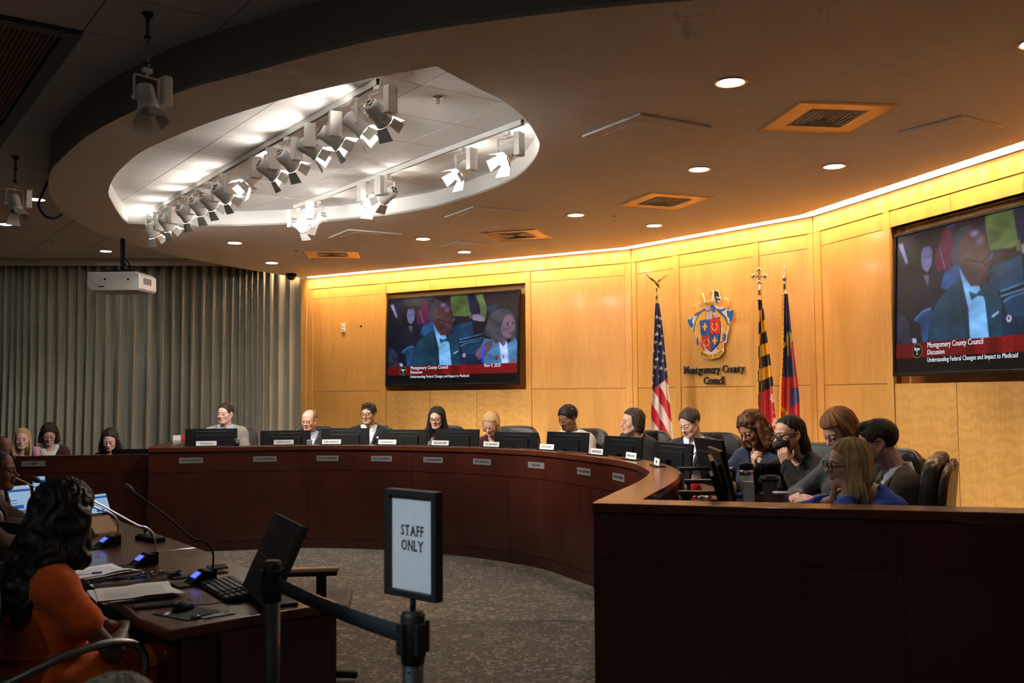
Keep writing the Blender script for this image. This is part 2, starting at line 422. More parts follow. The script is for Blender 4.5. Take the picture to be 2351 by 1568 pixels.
# ---------------------------------------------------------------- soffit with lens-shaped opening
OUT = [(6.4, 3.9), (4.0, 4.02), (2.2, 4.1), (0.767, 4.244), (-0.145, 4.475), (-0.754, 4.734), (-1.427, 5.157), (-1.904, 5.469), (-2.418, 5.933), (-2.837, 6.375), (-3.232, 6.891),
       (-3.560, 7.360), (-3.869, 7.950), (-4.10, 8.518), (-4.264, 9.06), (-4.374, 9.667), (-4.41, 10.25), (-4.36, 11.06), (-4.19, 11.938), (-3.80, 12.937), (-3.33, 13.9)]
out_s = spline(OUT, 6)
def slot(p, ang, d): return (p[0] + sin(ang) * d, p[1] - cos(ang) * d)
SL = 0.17
s0 = slot(W0, angL, SL); s1 = slot(W1, (angL + angC) / 2, SL); s2 = slot(W2, (angC + angR) / 2, SL); s3 = slot(W3, angR, SL)
OC1 = [(-0.396, 5.073), (-0.167, 5.484), (-0.039, 5.702), (0.102, 6.10), (0.192, 6.571), (0.205, 6.819), (0.173, 7.172), (0.065, 7.664), (-0.192, 8.225), (-0.78, 9.004), (-1.573, 9.516), (-2.401, 9.80), (-3.2, 9.85), (-3.891, 9.675)]
OC2 = [(-3.891, 9.675), (-3.814, 9.308), (-3.613, 8.614), (-3.459, 8.171), (-3.191, 7.634), (-2.942, 7.231), (-2.643, 6.808), (-2.245, 6.392), (-1.904, 6.071), (-1.54, 5.773), (-1.217, 5.534), (-0.772, 5.266), (-0.396, 5.073)]
oc_s = spline(OC1, 5)[:-1] + spline(OC2, 5)[:-1]
sof = empty('ceiling_soffit', kind='structure', label='dropped painted soffit ring over the dais')
loop = out_s + [s0, s1, s2, s3, (6.4, W3[1] - 0.2)]
fill('soffit_slab', [loop, oc_s], ZC, ZC + 0.02, m_soffit, sof)
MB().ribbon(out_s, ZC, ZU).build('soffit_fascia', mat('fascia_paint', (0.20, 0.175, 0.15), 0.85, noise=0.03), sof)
MB().ribbon(offset(out_s, -0.012), ZU - 0.03, ZU).build('fascia_bead', m_soffit, sof)
MB().ribbon(oc_s + [oc_s[0]], ZC, ZO + 0.01).build('opening_fascia', m_white, sof)
MB().ribbon([s0, s1, s2, s3], ZC, ZU, smooth=False).build('cove_face', m_white, sof)
# lid of the cove
fill('cove_lid', [[s0, s1, s2, s3, W3, W2, W1, W0]], ZU, ZU + 0.02, m_white, sof)

# ---------------------------------------------------------------- upper ceilings in tiles on one grid
GU, GV = Vector((cos(radians(36)), sin(radians(36)))), Vector((-sin(radians(36)), cos(radians(36))))
def inside(p, poly):
    r = False; n = len(poly)
    for i in range(n):
        (x1, y1), (x2, y2) = poly[i], poly[i - 1]
        if (y1 > p[1]) != (y2 > p[1]) and p[0] < (x2 - x1) * (p[1] - y1) / (y2 - y1) + x1: r = not r
    return r
def clip_convex(P, Q):
    for i in range(len(Q)):
        a, b = Q[i - 1], Q[i]; out = []
        sd = lambda p: (b[0] - a[0]) * (p[1] - a[1]) - (b[1] - a[1]) * (p[0] - a[0])
        for k in range(len(P)):
            p, q = P[k - 1], P[k]; dp, dq = sd(p), sd(q)
            if (dp >= 0) != (dq >= 0): t = dp / (dp - dq); out.append((p[0] + (q[0] - p[0]) * t, p[1] + (q[1] - p[1]) * t))
            if dq >= 0: out.append(q)
        P = out
        if not P: break
    return P
_occ = np.mean(np.array(oc_s), 0); oc_clip = [tuple(_occ + (np.array(p) - _occ) * 1.03) for p in OC1[:-1] + OC2[:-1]]
if sum(oc_clip[i - 1][0] * oc_clip[i][1] - oc_clip[i][0] * oc_clip[i - 1][1] for i in range(len(oc_clip))) < 0: oc_clip = oc_clip[::-1]
tile_me = MB().box((0, 0, 0), (0.602, 0.602, 0.02)).mesh('tile', m_tile)
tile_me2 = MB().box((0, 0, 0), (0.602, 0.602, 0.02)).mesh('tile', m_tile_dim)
ceil_o = empty('ceiling_opening', kind='structure', label='white tiled ceiling inside the lens-shaped opening')
fill('tile_bed', [offset(oc_s + [oc_s[0]], -0.10)[:-1]], ZO + 0.024, ZO + 0.034, m_seam, ceil_o)
ceil_u = empty('ceiling', kind='structure', label='dim tiled upper ceiling past the soffit edge')
MB().box((-1.6, 5.5, ZU + 0.06), (16.0, 20.5, 0.06)).build('tile_bed', m_seam, ceil_u)
GRILLE = [(-2.387, 5.266), (-2.387 - 0.595 * 2.9, 5.266 + 0.803 * 2.9)]
out_poly = out_s + [(-3.2, 15), (6.4, 15)]
for i in range(-18, 8):
    for j in range(-2, 26):
        c = GU * (1.165 + 0.61 * (i + 0.5)) + GV * (5.664 - 0.61 * 6 + 0.61 * (j + 0.5))
        if inside(c, oc_s) or any(inside((c.x + dx, c.y + dy), oc_s) for dx in (-.42, 0, .42) for dy in (-.42, 0, .42)):
            q = clip_convex([tuple(c + GU * (0.301 * a) + GV * (0.301 * b)) for a, b in ((-1, -1), (1, -1), (1, 1), (-1, 1))], oc_clip)
            if len(q) > 2: MB().prism([(p[0] - c.x, p[1] - c.y) for p in q], -0.01, 0.01).build('ceiling_tile', m_tile, ceil_o, (c.x, c.y, ZO + 0.012))
        du = c.dot(GU) - 1.165; dv = c.dot(GV) - 5.664
        if -1.3 < du < 0 and 0 < dv < 3.05: continue
        if c.y > 2.2 and c.x > -8.6 and c.y < 14.6 and c.x < 2.5 and not all(inside((c.x + dx, c.y + dy), out_poly) for dx in (-.3, .3) for dy in (-.3, .3)):
            vx = c.x / max(c.y, 0.1)
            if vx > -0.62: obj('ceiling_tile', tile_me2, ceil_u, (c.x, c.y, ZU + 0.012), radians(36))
# return-air grille in the dim ceiling
gr = empty('air_grille', (GRILLE[0][0], GRILLE[0][1], ZU), radians(36), label='large brown perforated air grille with dark frame in the dim ceiling', cat='grille')
m_gr = mat('grille_brown', (0.16, 0.075, 0.04), 0.7); m_grf = mat('grille_frame', (0.035, 0.04, 0.042), 0.5)
GW, GL = 1.22, 3.0
for c, d in (((-GW / 2, 0.045, -0.01), (GW, 0.09, 0.03)), ((-GW / 2, GL - 0.045, -0.01), (GW, 0.09, 0.03)), ((-0.045, GL / 2, -0.01), (0.09, GL - 0.18, 0.03)), ((-GW + 0.045, GL / 2, -0.01), (0.09, GL - 0.18, 0.03))):
    MB().box(c, d).build('frame', m_grf, gr)
core = MB()
for i in range(40):
    core.box((-0.1 - (GW - 0.2) * (i + 0.5) / 40, GL / 2, -0.005), (0.013, GL - 0.2, 0.012))
for j in range(110):
    core.box((-GW / 2, 0.1 + (GL - 0.2) * (j + 0.5) / 110, -0.003), (GW - 0.2, 0.012, 0.008))
o = core.build('perforated_core', m_gr, gr, kind='stuff')
MB().box((-GW / 2, GL / 2, 0.012), (GW - 0.1, GL - 0.1, 0.004)).build('duct_back', m_black_soft, gr)

# ---------------------------------------------------------------- pleated curtain
def curtain():
    a, b = np.array((-9.3, 14.10)), np.array((-3.20, 14.52)); L = np.linalg.norm(b - a); d = (b - a) / L; n = np.array((d[1], -d[0]))
    s = np.arange(0, L, 0.012); zs = np.linspace(0.02, ZU - 0.02, 26)
    ph = np.cumsum(0.012 * 2 * pi / (0.155 + 0.045 * np.sin(s * 2.1) + 0.03 * np.sin(s * 5.3 + 1)))
    P = np.zeros((len(zs), len(s), 3))
    for i, z in enumerate(zs):
        t = 1 - z / ZU
        amp = (0.052 + 0.028 * t) * (1 + 0.28 * np.sin(s * 1.7 + 0.6))
        w = amp * (np.sin(ph + 0.25 * np.sin(3 * t + s)) + 0.38 * np.sin(2 * ph + 1.1 + 0.5 * t) + 0.15 * np.sin(3 * ph * 0.77 + t))
        x = s + 0.02 * np.cos(ph) * (0.6 + t)
        P[i, :, 0] = a[0] + d[0] * x + n[0] * w; P[i, :, 1] = a[1] + d[1] * x + n[1] * w; P[i, :, 2] = z
    return P
cur = empty('curtain', (0, 0, 0), label='floor-length pleated grey-green curtain along the far side of the hall', cat='curtain')
MB().grid(curtain()).build('drape', mat('curtain_cloth', (0.40, 0.40, 0.335), 0.9, noise=0.10, nscale=300, bump=0.2, sheen=0.3), cur)
MB().box((-6.2, 14.33, ZU - 0.035), (6.3, 0.06, 0.03), rz=None).build('curtain_track', m_steel_dark, cur)
tr = MB().box((-6.25, 14.02, ZU - 0.05), (6.1, 0.05, 0.10), None, radians(3.9)); tr.build('trim_1', m_tile_dim, kind='structure', label='painted pelmet strip above the curtain')
# ================================================================ dais
ZL, PLAT, DESK = 1.063, 0.15, 0.90
DA = [(-3.71, 9.82), (-2.9, 9.962), (-2.14, 10.09), (-1.345, 9.945), (-0.73, 9.64), (-0.34, 9.39), (0.218, 8.836), (0.461, 8.36), (0.69, 7.85), (0.836, 7.411), (0.907, 6.977),
      (0.908, 6.431), (0.867, 6.165), (0.793, 5.849), (0.676, 5.46), (0.529, 5.031), (0.379, 4.558)]
da = spline(DA, 8)
_da = np.array(da); _dl = np.concatenate([[0], np.cumsum(np.linalg.norm(np.diff(_da, axis=0), axis=1))])
def dais(s, off=0.0):
    """point beside the dais front, off metres to the members' side, and the tangent heading there"""
    p = np.array([np.interp(s, _dl, _da[:, k]) for k in (0, 1)]); q = np.array([np.interp(s + 0.05, _dl, _da[:, k]) for k in (0, 1)]); r = np.array([np.interp(s - 0.05, _dl, _da[:, k]) for k in (0, 1)])
    t = (q - r) / np.linalg.norm(q - r)
    return p[0] - t[1] * off, p[1] + t[0] * off, atan2(t[1], t[0])
def seg(a, b): return np.array([np.interp(np.linspace(a, b, max(3, int((b - a) / 0.06))), _dl, _da[:, k]) for k in (0, 1)]).T.tolist()
def band(path, o0, o1, z0, z1, mb=None):
    """closed solid following a plan path between two side offsets"""
    mb = mb or MB(); A = offset(path, o0); B = offset(path, o1)
    ring = np.array([[(a[0], a[1], z0), (a[0], a[1], z1), (b[0], b[1], z1), (b[0], b[1], z0), (a[0], a[1], z0)] for a, b in zip(A, B)])
    mb.grid(ring, None, False, True)
    mb.add(ring[0][:4], [(0, 1, 2, 3)]); mb.add(ring[-1][:4], [(3, 2, 1, 0)])
    return mb
NEAR0 = np.array((0.371, 4.533)); NDIR = np.array((0.9634, -0.268)); NDIR = NDIR / np.linalg.norm(NDIR)
NEARL = 3.98
near = [tuple(NEAR0 + NDIR * t) for t in np.linspace(0, NEARL, 12)]
db = empty('dais_bench', (-1.0, 10.0, 0), label='long curved mahogany dais with a raised ledge in front of the council members', cat='dais')
def dpart(nm, mb, m, bevel=0.0):
    M = Matrix.Translation((1.0, -10.0, 0)); me = mb.mesh(nm, m); me.transform(M)
    o = obj(nm, me, db)
    if bevel: add_bevel(o, bevel, 2)
    return o
# carcass behind the joints
dpart('carcass', band(da, 0.03, 0.10, 0.02, ZL - 0.05), m_mahog_gap)
JO = [0.0, 1.585, 2.75, 3.95, 5.1, 6.2, 7.2, 8.0, _dl[-1]]
for a, b in zip(JO[:-1], JO[1:]):
    p = seg(a + 0.0015, b - 0.0015)
    dpart('rail_panel', band(p, 0.014, 0.04, 0.806, ZL - 0.052), m_mahog)
    dpart('front_panel', band(p, 0.014, 0.04, 0.098, 0.801), m_mahog)
    dpart('plinth', band(p, 0.006, 0.04, 0.0, 0.094), m_mahog)
# ledge in lengths, one continuous look
for a, b in ((0.0, 1.585), (1.585, 4.6), (4.6, _dl[-1] - 0.0)):
    dpart('ledge', band(seg(a + 0.0008, b - 0.0008), -0.005, 0.20, ZL - 0.045, ZL), m_mahog_top, bevel=0.004)
# inner face, knee desk and its edge on the members' side
dpart('inner_panel', band(da, 0.17, 0.185, PLAT, ZL - 0.046), m_mahog)
dpart('knee_desk', band(seg(0.05, 7.1), 0.186, 0.82, DESK - 0.035, DESK), m_mahog_top)

ne = empty('end_partition', (1.6, 4.3, 0), label='dark mahogany partition closing the near end of the dais', cat='partition')
def npart(nm, mb, m, bevel=0.0):
    me = mb.mesh(nm, m); me.transform(Matrix.Translation((-1.6, -4.3, 0))); o = obj(nm, me, ne)
    if bevel: add_bevel(o, bevel, 2)
    return o
npart('carcass', band(near, 0.03, 0.16, 0.02, ZL - 0.05), m_mahog_gap)
for a, b in ((0.0, 1.35), (1.35, 2.7), (2.7, NEARL)):
    p = [tuple(NEAR0 + NDIR * (a + 0.001)), tuple(NEAR0 + NDIR * ((a + b) / 2)), tuple(NEAR0 + NDIR * (b - 0.001))]
    npart('rail_panel', band(p, 0.012, 0.04, 0.806, ZL - 0.047), m_mahog)
    npart('front_panel', band(p, 0.012, 0.04, 0.098, 0.803), m_mahog)
    npart('plinth', band(p, 0.006, 0.04, 0.0, 0.094), m_mahog)
npart('inner_panel', band(near, 0.155, 0.17, PLAT, ZL - 0.046), m_mahog)
npart('ledge', band(near, -0.004, 0.20, ZL - 0.04, ZL + 0.0006), m_mahog_top, bevel=0.004)
npart('end_cap', MB().box((NEAR0[0] + 0.050, NEAR0[1] + 0.125, 0.5 * (ZL - 0.05)), (0.02, 0.13, ZL - 0.05), None, radians(-15.5)), m_mahog)
# table run behind the partition
nd = [tuple(NEAR0 + NDIR * t) for t in np.linspace(0.9, NEARL - 0.3, 8)]
npart('work_top', band(nd, 0.21, 0.62, DESK - 0.035, DESK - 0.001), m_mahog_top)

# raised floor behind the dais
plat = offset(da, 0.12) + [(0.6, 4.62)] + [tuple(NEAR0 + NDIR * t + np.array((0.05, 0.18))) for t in (0.4, 3.6)] + [(4.25, 5.0), (2.95, 9.5), (1.4, 11.5), (-3.06, 14.15), (-4.3, 12.6), (-3.75, 9.98)]
fill('floor_platform', [plat], 0.001, PLAT, m_carpet, kind='structure', label='raised carpeted floor behind the dais')

# side wing at the far end of the dais
sw = empty('side_wing', (-4.0, 11.0, 0), label='mahogany side wing running back from the dais end to the curtain', cat='partition')
swp = [(-4.25, 12.5), (-3.74, 9.90)]
for nm, o0, o1, z0, z1, m in (('panel', 0.02, 0.14, 0.0, ZL - 0.045, m_mahog), ('ledge', 0.0, 0.20, ZL - 0.045, ZL - 0.001, m_mahog_top)):
    me = band(spline(swp, 6), o0, o1, z0, z1).mesh(nm, m); me.transform(Matrix.Translation((4.0, -11.0, 0))); obj(nm, me, sw)
# clerk's lower desk
ck = empty('clerk_desk', (-5.5, 10.0, 0), label='lower mahogany clerk desk front joined to the dais', cat='desk')
ckp = spline([(-7.6, 9.66), (-5.1, 9.92), (-3.76, 10.06)], 6)
def cpart(nm, mb, m):
    me = mb.mesh(nm, m); me.transform(Matrix.Translation((5.5, -10.0, 0))); return obj(nm, me, ck)
cpart('carcass', band(ckp, 0.03, 0.12, 0.02, 0.92), m_mahog_gap)
cpart('rail_panel', band(ckp, 0.012, 0.04, 0.806, 0.978), m_mahog); cpart('front_panel', band(ckp, 0.012, 0.04, 0.098, 0.801), m_mahog)
cpart('plinth', band(ckp, 0.006, 0.04, 0, 0.094), m_mahog)
cpart('cap_rail', band(ckp, 0.012, 0.12, 0.965, 0.982), m_mahog_top)
cpart('desk_top', band(ckp, 0.12, 0.85, 0.74, 0.775), m_mahog_top)

# ---------------------------------------------------------------- engraved plaques on the dais front
m_plaque = mat('brushed_plaque', (0.42, 0.43, 0.44), 0.38, metal=0.7, noise=0.08, nscale=300, stretch=(0.05, 1, 1))
WORDS = ['COUNCILMEMBER'] * 5 + ['VICE PRESIDENT', 'PRESIDENT', 'COUNCILMEMBER', 'COUNCILMEMBER', 'COUNCILMEMBER']
PLQ = [0.417, 1.153, 1.797, 2.392, 3.006, 3.602, 4.325, 5.173, 5.80, 6.55]
plq_me = MB().box((0, 0, 0), (0.235, 0.004, 0.056)).mesh('plate', m_plaque)
PL_LAB = ['steel COUNCILMEMBER plaque on the dais under the grey-suited man', 'steel COUNCILMEMBER plaque on the dais under the balding man in glasses', 'steel COUNCILMEMBER plaque on the dais under the man with striped tie',
          'steel COUNCILMEMBER plaque between the striped-tie man and the long-haired woman', 'steel COUNCILMEMBER plaque on the dais under the woman with long black hair', 'steel VICE PRESIDENT plaque on the dais front',
          'steel PRESIDENT plaque on the dais front', 'darker COUNCILMEMBER plaque next to the PRESIDENT plaque on the curve', 'dark COUNCILMEMBER plaque second after the PRESIDENT plaque on the curve', 'dark plaque at the turn of the dais, half hidden by the ledge']
for s, w, lab in zip(PLQ, WORDS, PL_LAB):
    x, y, a = dais(s, 0.010)
    r = empty('plaque', (x, y, 0.928), a, label=lab, cat='plaque', group='engraved plaques on the dais front')
    obj('plate', plq_me, r); text('lettering', w, m_ink, r, TM((0, -0.0025, 0)) @ STAND, 0.031, extrude=0.0004, sx=0.80, bold=0.0006)
r = empty('plaque', (-4.93, 9.927, 0.905), atan2(0.14, 1.34), label='steel CLERK plaque on the lower clerk desk front', cat='plaque', group='engraved plaques on the dais front')
obj('plate', plq_me, r); text('lettering', 'CLERK', m_ink, r, TM((0, -0.0025, 0)) @ STAND, 0.031, extrude=0.0004, sx=0.8, bold=0.0006)

# ---------------------------------------------------------------- name signs standing on the ledge
NAMES = ['EVAN GLASS', 'SIDNEY KATZ', 'GABE ALBORNOZ', 'NATALI FANI-GONZALEZ', 'MARILYN BALCOMBE', 'WILL JAWANDO', 'KATE STEWART', 'ANDREW FRIEDSON', 'DAWN LUEDTKE', 'MINK']
NS = [0.554, 1.336, 1.811, 2.413, 3.032, 3.642, 4.367, 5.235, 5.841, 6.509]
m_sign = mat('white_sign_card', (0.78, 0.78, 0.77), 0.6)
sign_card = MB().box((0, 0.012, 0.032), (0.205, 0.003, 0.052), Matrix.Rotation(radians(-8), 4, 'X')).mesh('card', m_sign)
sign_base = MB().box((0, 0.02, 0.004), (0.225, 0.075, 0.008)).mesh('base', m_black)
NWHO = ['in front of the grey-suited man', 'in front of the balding man in glasses', 'before the striped-tie man', 'next after the striped-tie man', 'in front of the long-haired woman in glasses', 'in front of the blonde woman in burgundy', 'before the man in the beige suit', 'between the beige-suited man and the dark-bobbed woman', 'in front of the dark-bobbed woman', 'turned edgewise before the blue-tie man']
for s, w, who in zip(NS, NAMES, NWHO):
    x, y, a = dais(s, 0.085)
    r = empty('name_sign', (x, y, ZL + 0.0005), a, label='small name sign on the dais ledge ' + who, cat='name sign', group='name signs along the dais ledge')
    obj('base', sign_base, r); obj('card', sign_card, r)
    text('lettering', w, m_ink, r, Matrix.Rotation(radians(-8), 4, 'X') @ TM((0, 0.0098, 0.032)) @ STAND, 0.026, extrude=0.0003, sx=min(0.82, 9.6 / len(w)), bold=0.0002)

# ---------------------------------------------------------------- monitors on swing arms
def monitor_proto(w=0.535, h=0.325):
    r = empty('monitor')
    pn = MB().box((0, 0, h / 2), (w, 0.022, h)); pn.build('panel_housing', m_black, r, bevel=0.004)
    MB().box((0, -0.018, h * 0.52), (w * 0.62, 0.018, h * 0.55)).build('rear_bulge', m_black, r, bevel=0.006)
    MB().box((0, -0.0115, h - 0.03), (w * 0.66, 0.003, 0.006)).build('vent_slot', m_black_soft, r)
    MB().box((0, 0.0112, h / 2 + 0.004), (w - 0.02, 0.002, h - 0.03)).build('screen', mat('screen_glass', (0.01, 0.011, 0.013), 0.12), r)
    return r
def set_monitor(r, x, y, z, a, tilt=-6, roll=0):
    r.location = (x, y, z); r.rotation_euler = (radians(tilt), 0, a); return r
arm_me = MB()
arm_me.tube([(0, 0, 0), (0, 0, 0.16)], 0.017, 10); arm_me.box((0, -0.05, 0.15), (0.045, 0.14, 0.03)); arm_me.box((0, 0, 0.006), (0.11, 0.11, 0.012))
arm_mesh = arm_me.mesh('stand', m_black)
MON = [(0.565, 0.375, 1.015, 0), (1.335, 0.38, 0.985, 0), (1.86, 0.38, 1.005, 0), (2.46, 0.38, 0.99, 0), (3.03, 0.38, 1.0, 3), (3.69, 0.38, 0.98, 5), (4.30, 0.40, 0.995, 4), (5.12, 0.40, 0.985, 6), (5.86, 0.42, 0.965, 8)]
MON_LAB = ['black monitor back in front of the grey-suited man', 'black monitor back in front of the balding man in glasses', 'black monitor back between the balding man and the man with striped tie', 'black monitor back beside the long-haired woman in glasses',
           'black monitor back between the long-haired woman and the blonde woman', 'black monitor back beside the blonde woman in burgundy', 'black monitor back in front of the man in the beige suit', 'black monitor back in front of the woman with dark bob', 'black monitor back in front of the man with blue tie']
mon0 = monitor_proto()
for i, (s, off, z, yaw) in enumerate(MON):
    x, y, a = dais(s, off); r = mon0 if i == 0 else copy_tree(mon0)
    set_monitor(r, x, y, z - 0.09 if z > 1.2 else z - 0.10, a + radians(yaw), -7)
    tag(r, MON_LAB[i], 'monitor', 'monitors along the dais')
    st = obj('stand', arm_mesh, r, (0, 0.0, 0)); st.location = (0, 0.06, DESK - (z - 0.10) + 0.004); st.rotation_euler = (radians(7), 0, 0)
# ================================================================ lights and ceiling fittings
# --- lamps in the wall cove: one lamp and one fin per bay
m_cove_lamp = glow('cove_lamp_glass', (1.0, 0.62, 0.32), COVE_POWER)
lamp_me = MB().lathe([(0.0001, 0), (0.026, 0), (0.026, 0.03), (0.018, 0.05), (0.0001, 0.05)], 10).mesh('lamp', m_cove_lamp)
fin_me = MB().box((0, 0, 0), (0.012, SL - 0.012, 0.16)).mesh('fin', m_white)
def cove(name, a, ang, L, label):
    r = empty(name, (a[0], a[1], ZT), ang, label=label, cat='cove light', group='warm light coves along the maple wall')
    n = int(L / 0.205); st = L / n
    for k in range(n):
        obj('lamp', lamp_me, r, (st * (k + 0.5), -0.105 + 0.0, 0.20), 0.0)
    for k in range(n + 1):
        s = min(max(st * k, 0.03), L - 0.03)
        obj('fin', fin_me, r, (s, -SL / 2 - 0.002, 0.10))
    MB().box((L / 2, -0.10, 0.262), (L - 0.06, 0.06, 0.02)).build('wireway', m_white, r)
cove('cove_light', W0, angL, LL, 'lit cove slot above the wall with the screen by the curtain')
cove('cove_light', W1, angC, LC, 'lit cove slot above the crest wall')
cove('cove_light', W2, angR, LR, 'lit finned cove slot above the larger screen')

# --- recessed downlights
m_down = glow('downlight_lens', (1.0, 0.88, 0.72), DOWN_POWER)
dl_trim = MB().lathe([(0.072, 0.002), (0.092, 0.0), (0.094, -0.004), (0.088, -0.008), (0.074, -0.006), (0.072, 0.03)], 32).mesh('trim_ring', m_brass)
dl_lens = MB().lathe([(0.0001, 0.0), (0.075, 0.0)], 28).mesh('lens', m_down)
for v in dl_lens.vertices: pass
DOWN = [(1.253, 5.372, 'downlight beside the large vent nearest the near end partition'), (1.485, 7.485, 'downlight between the two square vents over the dais curve'), (2.526, 7.417, 'downlight in front of the larger screen wall'),
        (0.638, 9.372, 'downlight beside the soffit sprinkler'), (1.501, 9.991, 'downlight in front of the crest wall'), (-0.995, 10.746, 'downlight beside the shallow access plate behind the opening'), (-0.579, 11.754, 'downlight close to the wall with the smaller screen'),
        (-3.167, 10.922, 'downlight on the soffit just behind the opening tip'), (-3.159, 12.587, 'downlight on the soffit close to the curtain'), (2.68, 4.792, 'downlight close to the public end of the soffit')]
m_dim = glow('dim_downlight_lens', (1.0, 0.93, 0.82), DIM_POWER)
dl_lens2 = MB().lathe([(0.0001, 0.0), (0.075, 0.0)], 28).mesh('lens', m_dim)
def downlight(x, y, z, lab, grp, lens=None):
    r = empty('downlight', (x, y, z - 0.001), label='round recessed ' + lab, cat='downlight', group=grp)
    obj('trim_ring', dl_trim, r); obj('lens', lens or dl_lens, r, (0, 0, -0.0045), rot=(pi, 0, 0))
for x, y, lab in DOWN: downlight(x, y, ZC, lab, 'soffit downlights')
for x, y, lab in ((-5.646, 13.282, 'downlight in the dim ceiling behind the projector'), (-5.928, 11.159, 'downlight in the dim ceiling far beside the curtain'), (-4.87, 9.772, 'downlight in the dim ceiling beside the small pendant spotlight'),
                  (-4.6, 4.6, 'fill downlight added in the dim ceiling beside the air grille'), (-7.4, 9.0, 'fill downlight added in the dim ceiling over the side aisle'), (-7.6, 12.6, 'fill downlight added in the dim ceiling at the far curtain end'),  # unseen downlights added as fill along the curtain side
                  (-2.6, 1.6, 'fill downlight added over the aisle behind the witness table'), (0.2, 1.2, 'fill downlight added over the aisle by the barrier posts'), (2.6, 1.4, 'fill downlight added over the public side of the end partition'), (-5.2, 1.0, 'fill downlight added over the public seats by the side wall'), (-1.2, -1.6, 'fill downlight added over the middle of the public seats'), (2.0, -1.6, 'fill downlight added over the rear public seats')):  # more out-of-view downlights, added to fill the dark public side
    downlight(x, y, ZU - 0.001, lab, 'dim ceiling downlights', dl_lens2)

# --- square air diffusers
m_diff = mat('diffuser_frame', (0.62, 0.40, 0.19), 0.34, metal=0.55); m_blade = mat('diffuser_blade', (0.36, 0.30, 0.24), 0.5)
def ring(mb, h0, h1, z0, z1):
    """square cone ring: half sizes h0 at z0, h1 at z1"""
    vs = [(sx * h0, sy * h0, z0) for sx, sy in ((-1, -1), (1, -1), (1, 1), (-1, 1))] + [(sx * h1, sy * h1, z1) for sx, sy in ((-1, -1), (1, -1), (1, 1), (-1, 1))]
    mb.add(vs, [(i, (i + 1) % 4, 4 + (i + 1) % 4, 4 + i) for i in range(4)]); return mb
VENT = [(2.035, 6.098, -0.655, 'square air diffuser with stepped blades over the near end partition'), (1.411, 8.749, -0.41, 'square air diffuser with stepped blades over the dais curve'),
        (0.057, 10.558, 0.463, 'square air diffuser in front of the smaller screen'), (-2.23, 11.898, 0.876, 'square air diffuser close to the curtain end of the soffit')]
for x, y, a, lab in VENT:
    r = empty('air_diffuser', (x, y, ZC), a + pi / 4, label=lab, cat='air vent', group='square ceiling diffusers')
    H = 0.324
    f = MB(); ring(f, H, H - 0.012, -0.002, -0.012); ring(f, H - 0.012, H - 0.022, -0.012, -0.006); f.build('rim', m_diff, r)
    f = MB(); ring(f, H - 0.022, 0.19, -0.006, -0.004); f.build('frame_plate', m_diff, r)
    for k in range(5):
        h = 0.186 - k * 0.034; f = MB(); ring(f, h, h - 0.024, 0.012, -0.006); ring(f, h - 0.024, h - 0.027, -0.006, -0.004); f.build('blade', m_blade, r)
    MB().box((0, 0, 0.006), (0.06, 0.06, 0.014)).build('centre_cone', m_blade, r)
    MB().box((0, 0, 0.0175), (0.384, 0.384, 0.003)).build('duct', m_black_soft, r)

# --- flat access plates
def plate(pts, lab):
    (ax, ay), (bx, by), (cx, cy) = pts
    mx, my = (ax + cx) / 2, (ay + cy) / 2; ang = atan2(by - ay, bx - ax); L1 = hypot(bx - ax, by - ay); L2 = hypot(cx - bx, cy - by); side = (L1 + L2) / 2
    r = empty('access_plate', (mx, my, ZC), ang, label=lab, cat='access panel', group='flat access plates in the soffit')
    MB().box((0, 0, -0.009), (side, side, 0.016)).build('frame', m_soffit, r, bevel=0.003)
    h = side * 0.36; q = []
    for k in range(4):
        for t in range(5):
            an = k * pi / 2 + t / 4 * pi / 2; sx = (1, -1, -1, 1)[k]; sy = (1, 1, -1, -1)[k]
            q.append((sx * (h - 0.06) + 0.06 * cos(an), sy * (h - 0.06) + 0.06 * sin(an)))
    MB().prism(q, -0.0195, -0.0165).build('door', m_soffit, r, bevel=0.0012)
for pts, lab in ((((0.477, 6.489), (0.806, 5.969), (1.347, 6.257)), 'large painted access plate between the opening and the near diffuser'), (((2.638, 6.44), (2.878, 6.06), (3.279, 6.309)), 'painted access plate close to the larger screen wall'),
                 (((-2.03, 10.609), (-1.705, 10.063), (-1.191, 10.359)), 'painted access plate behind the middle of the opening'), (((-0.665, 9.412), (-0.359, 8.898), (0.167, 9.175)), 'painted access plate behind the wide end of the opening'),
                 (((-0.84, 11.226), (-0.601, 10.886), (-0.223, 11.157)), 'small painted access plate before the smaller screen')):
    plate(pts, lab)

# --- sprinklers
spr_e = MB().lathe([(0.0001, 0), (0.038, 0), (0.036, -0.006), (0.014, -0.012), (0.0001, -0.012)], 20).mesh('escutcheon', m_chrome)
spr_h = MB().tube([(-0.010, 0, -0.01), (-0.012, 0, -0.03), (0, 0, -0.045)], 0.003, 6).tube([(0.010, 0, -0.01), (0.012, 0, -0.03), (0, 0, -0.045)], 0.003, 6).lathe([(0.0001, -0.045), (0.017, -0.046), (0.017, -0.048), (0.0001, -0.049)], 12).mesh('deflector', m_chrome)
for x, y, z, lab in ((-0.463, 6.086, ZO + .002, 'chrome sprinkler in the opening beside the short track'), (-2.371, 8.742, ZO + .002, 'chrome sprinkler between the two light tracks'), (1.035, 9.481, ZC, 'sprinkler on the soffit beside a downlight'),
                     (-2.588, 11.547, ZC, 'sprinkler on the soffit beside the vent by the curtain'), (-4.493, 8.887, ZU, 'sprinkler in the dim ceiling by the small pendant spotlight'), (-5.958, 12.398, ZU, 'sprinkler in the dim ceiling near the projector')):
    r = empty('sprinkler', (x, y, z), 0.4, label=lab, cat='sprinkler', group='ceiling sprinklers'); obj('escutcheon', spr_e, r); obj('deflector', spr_h, r)

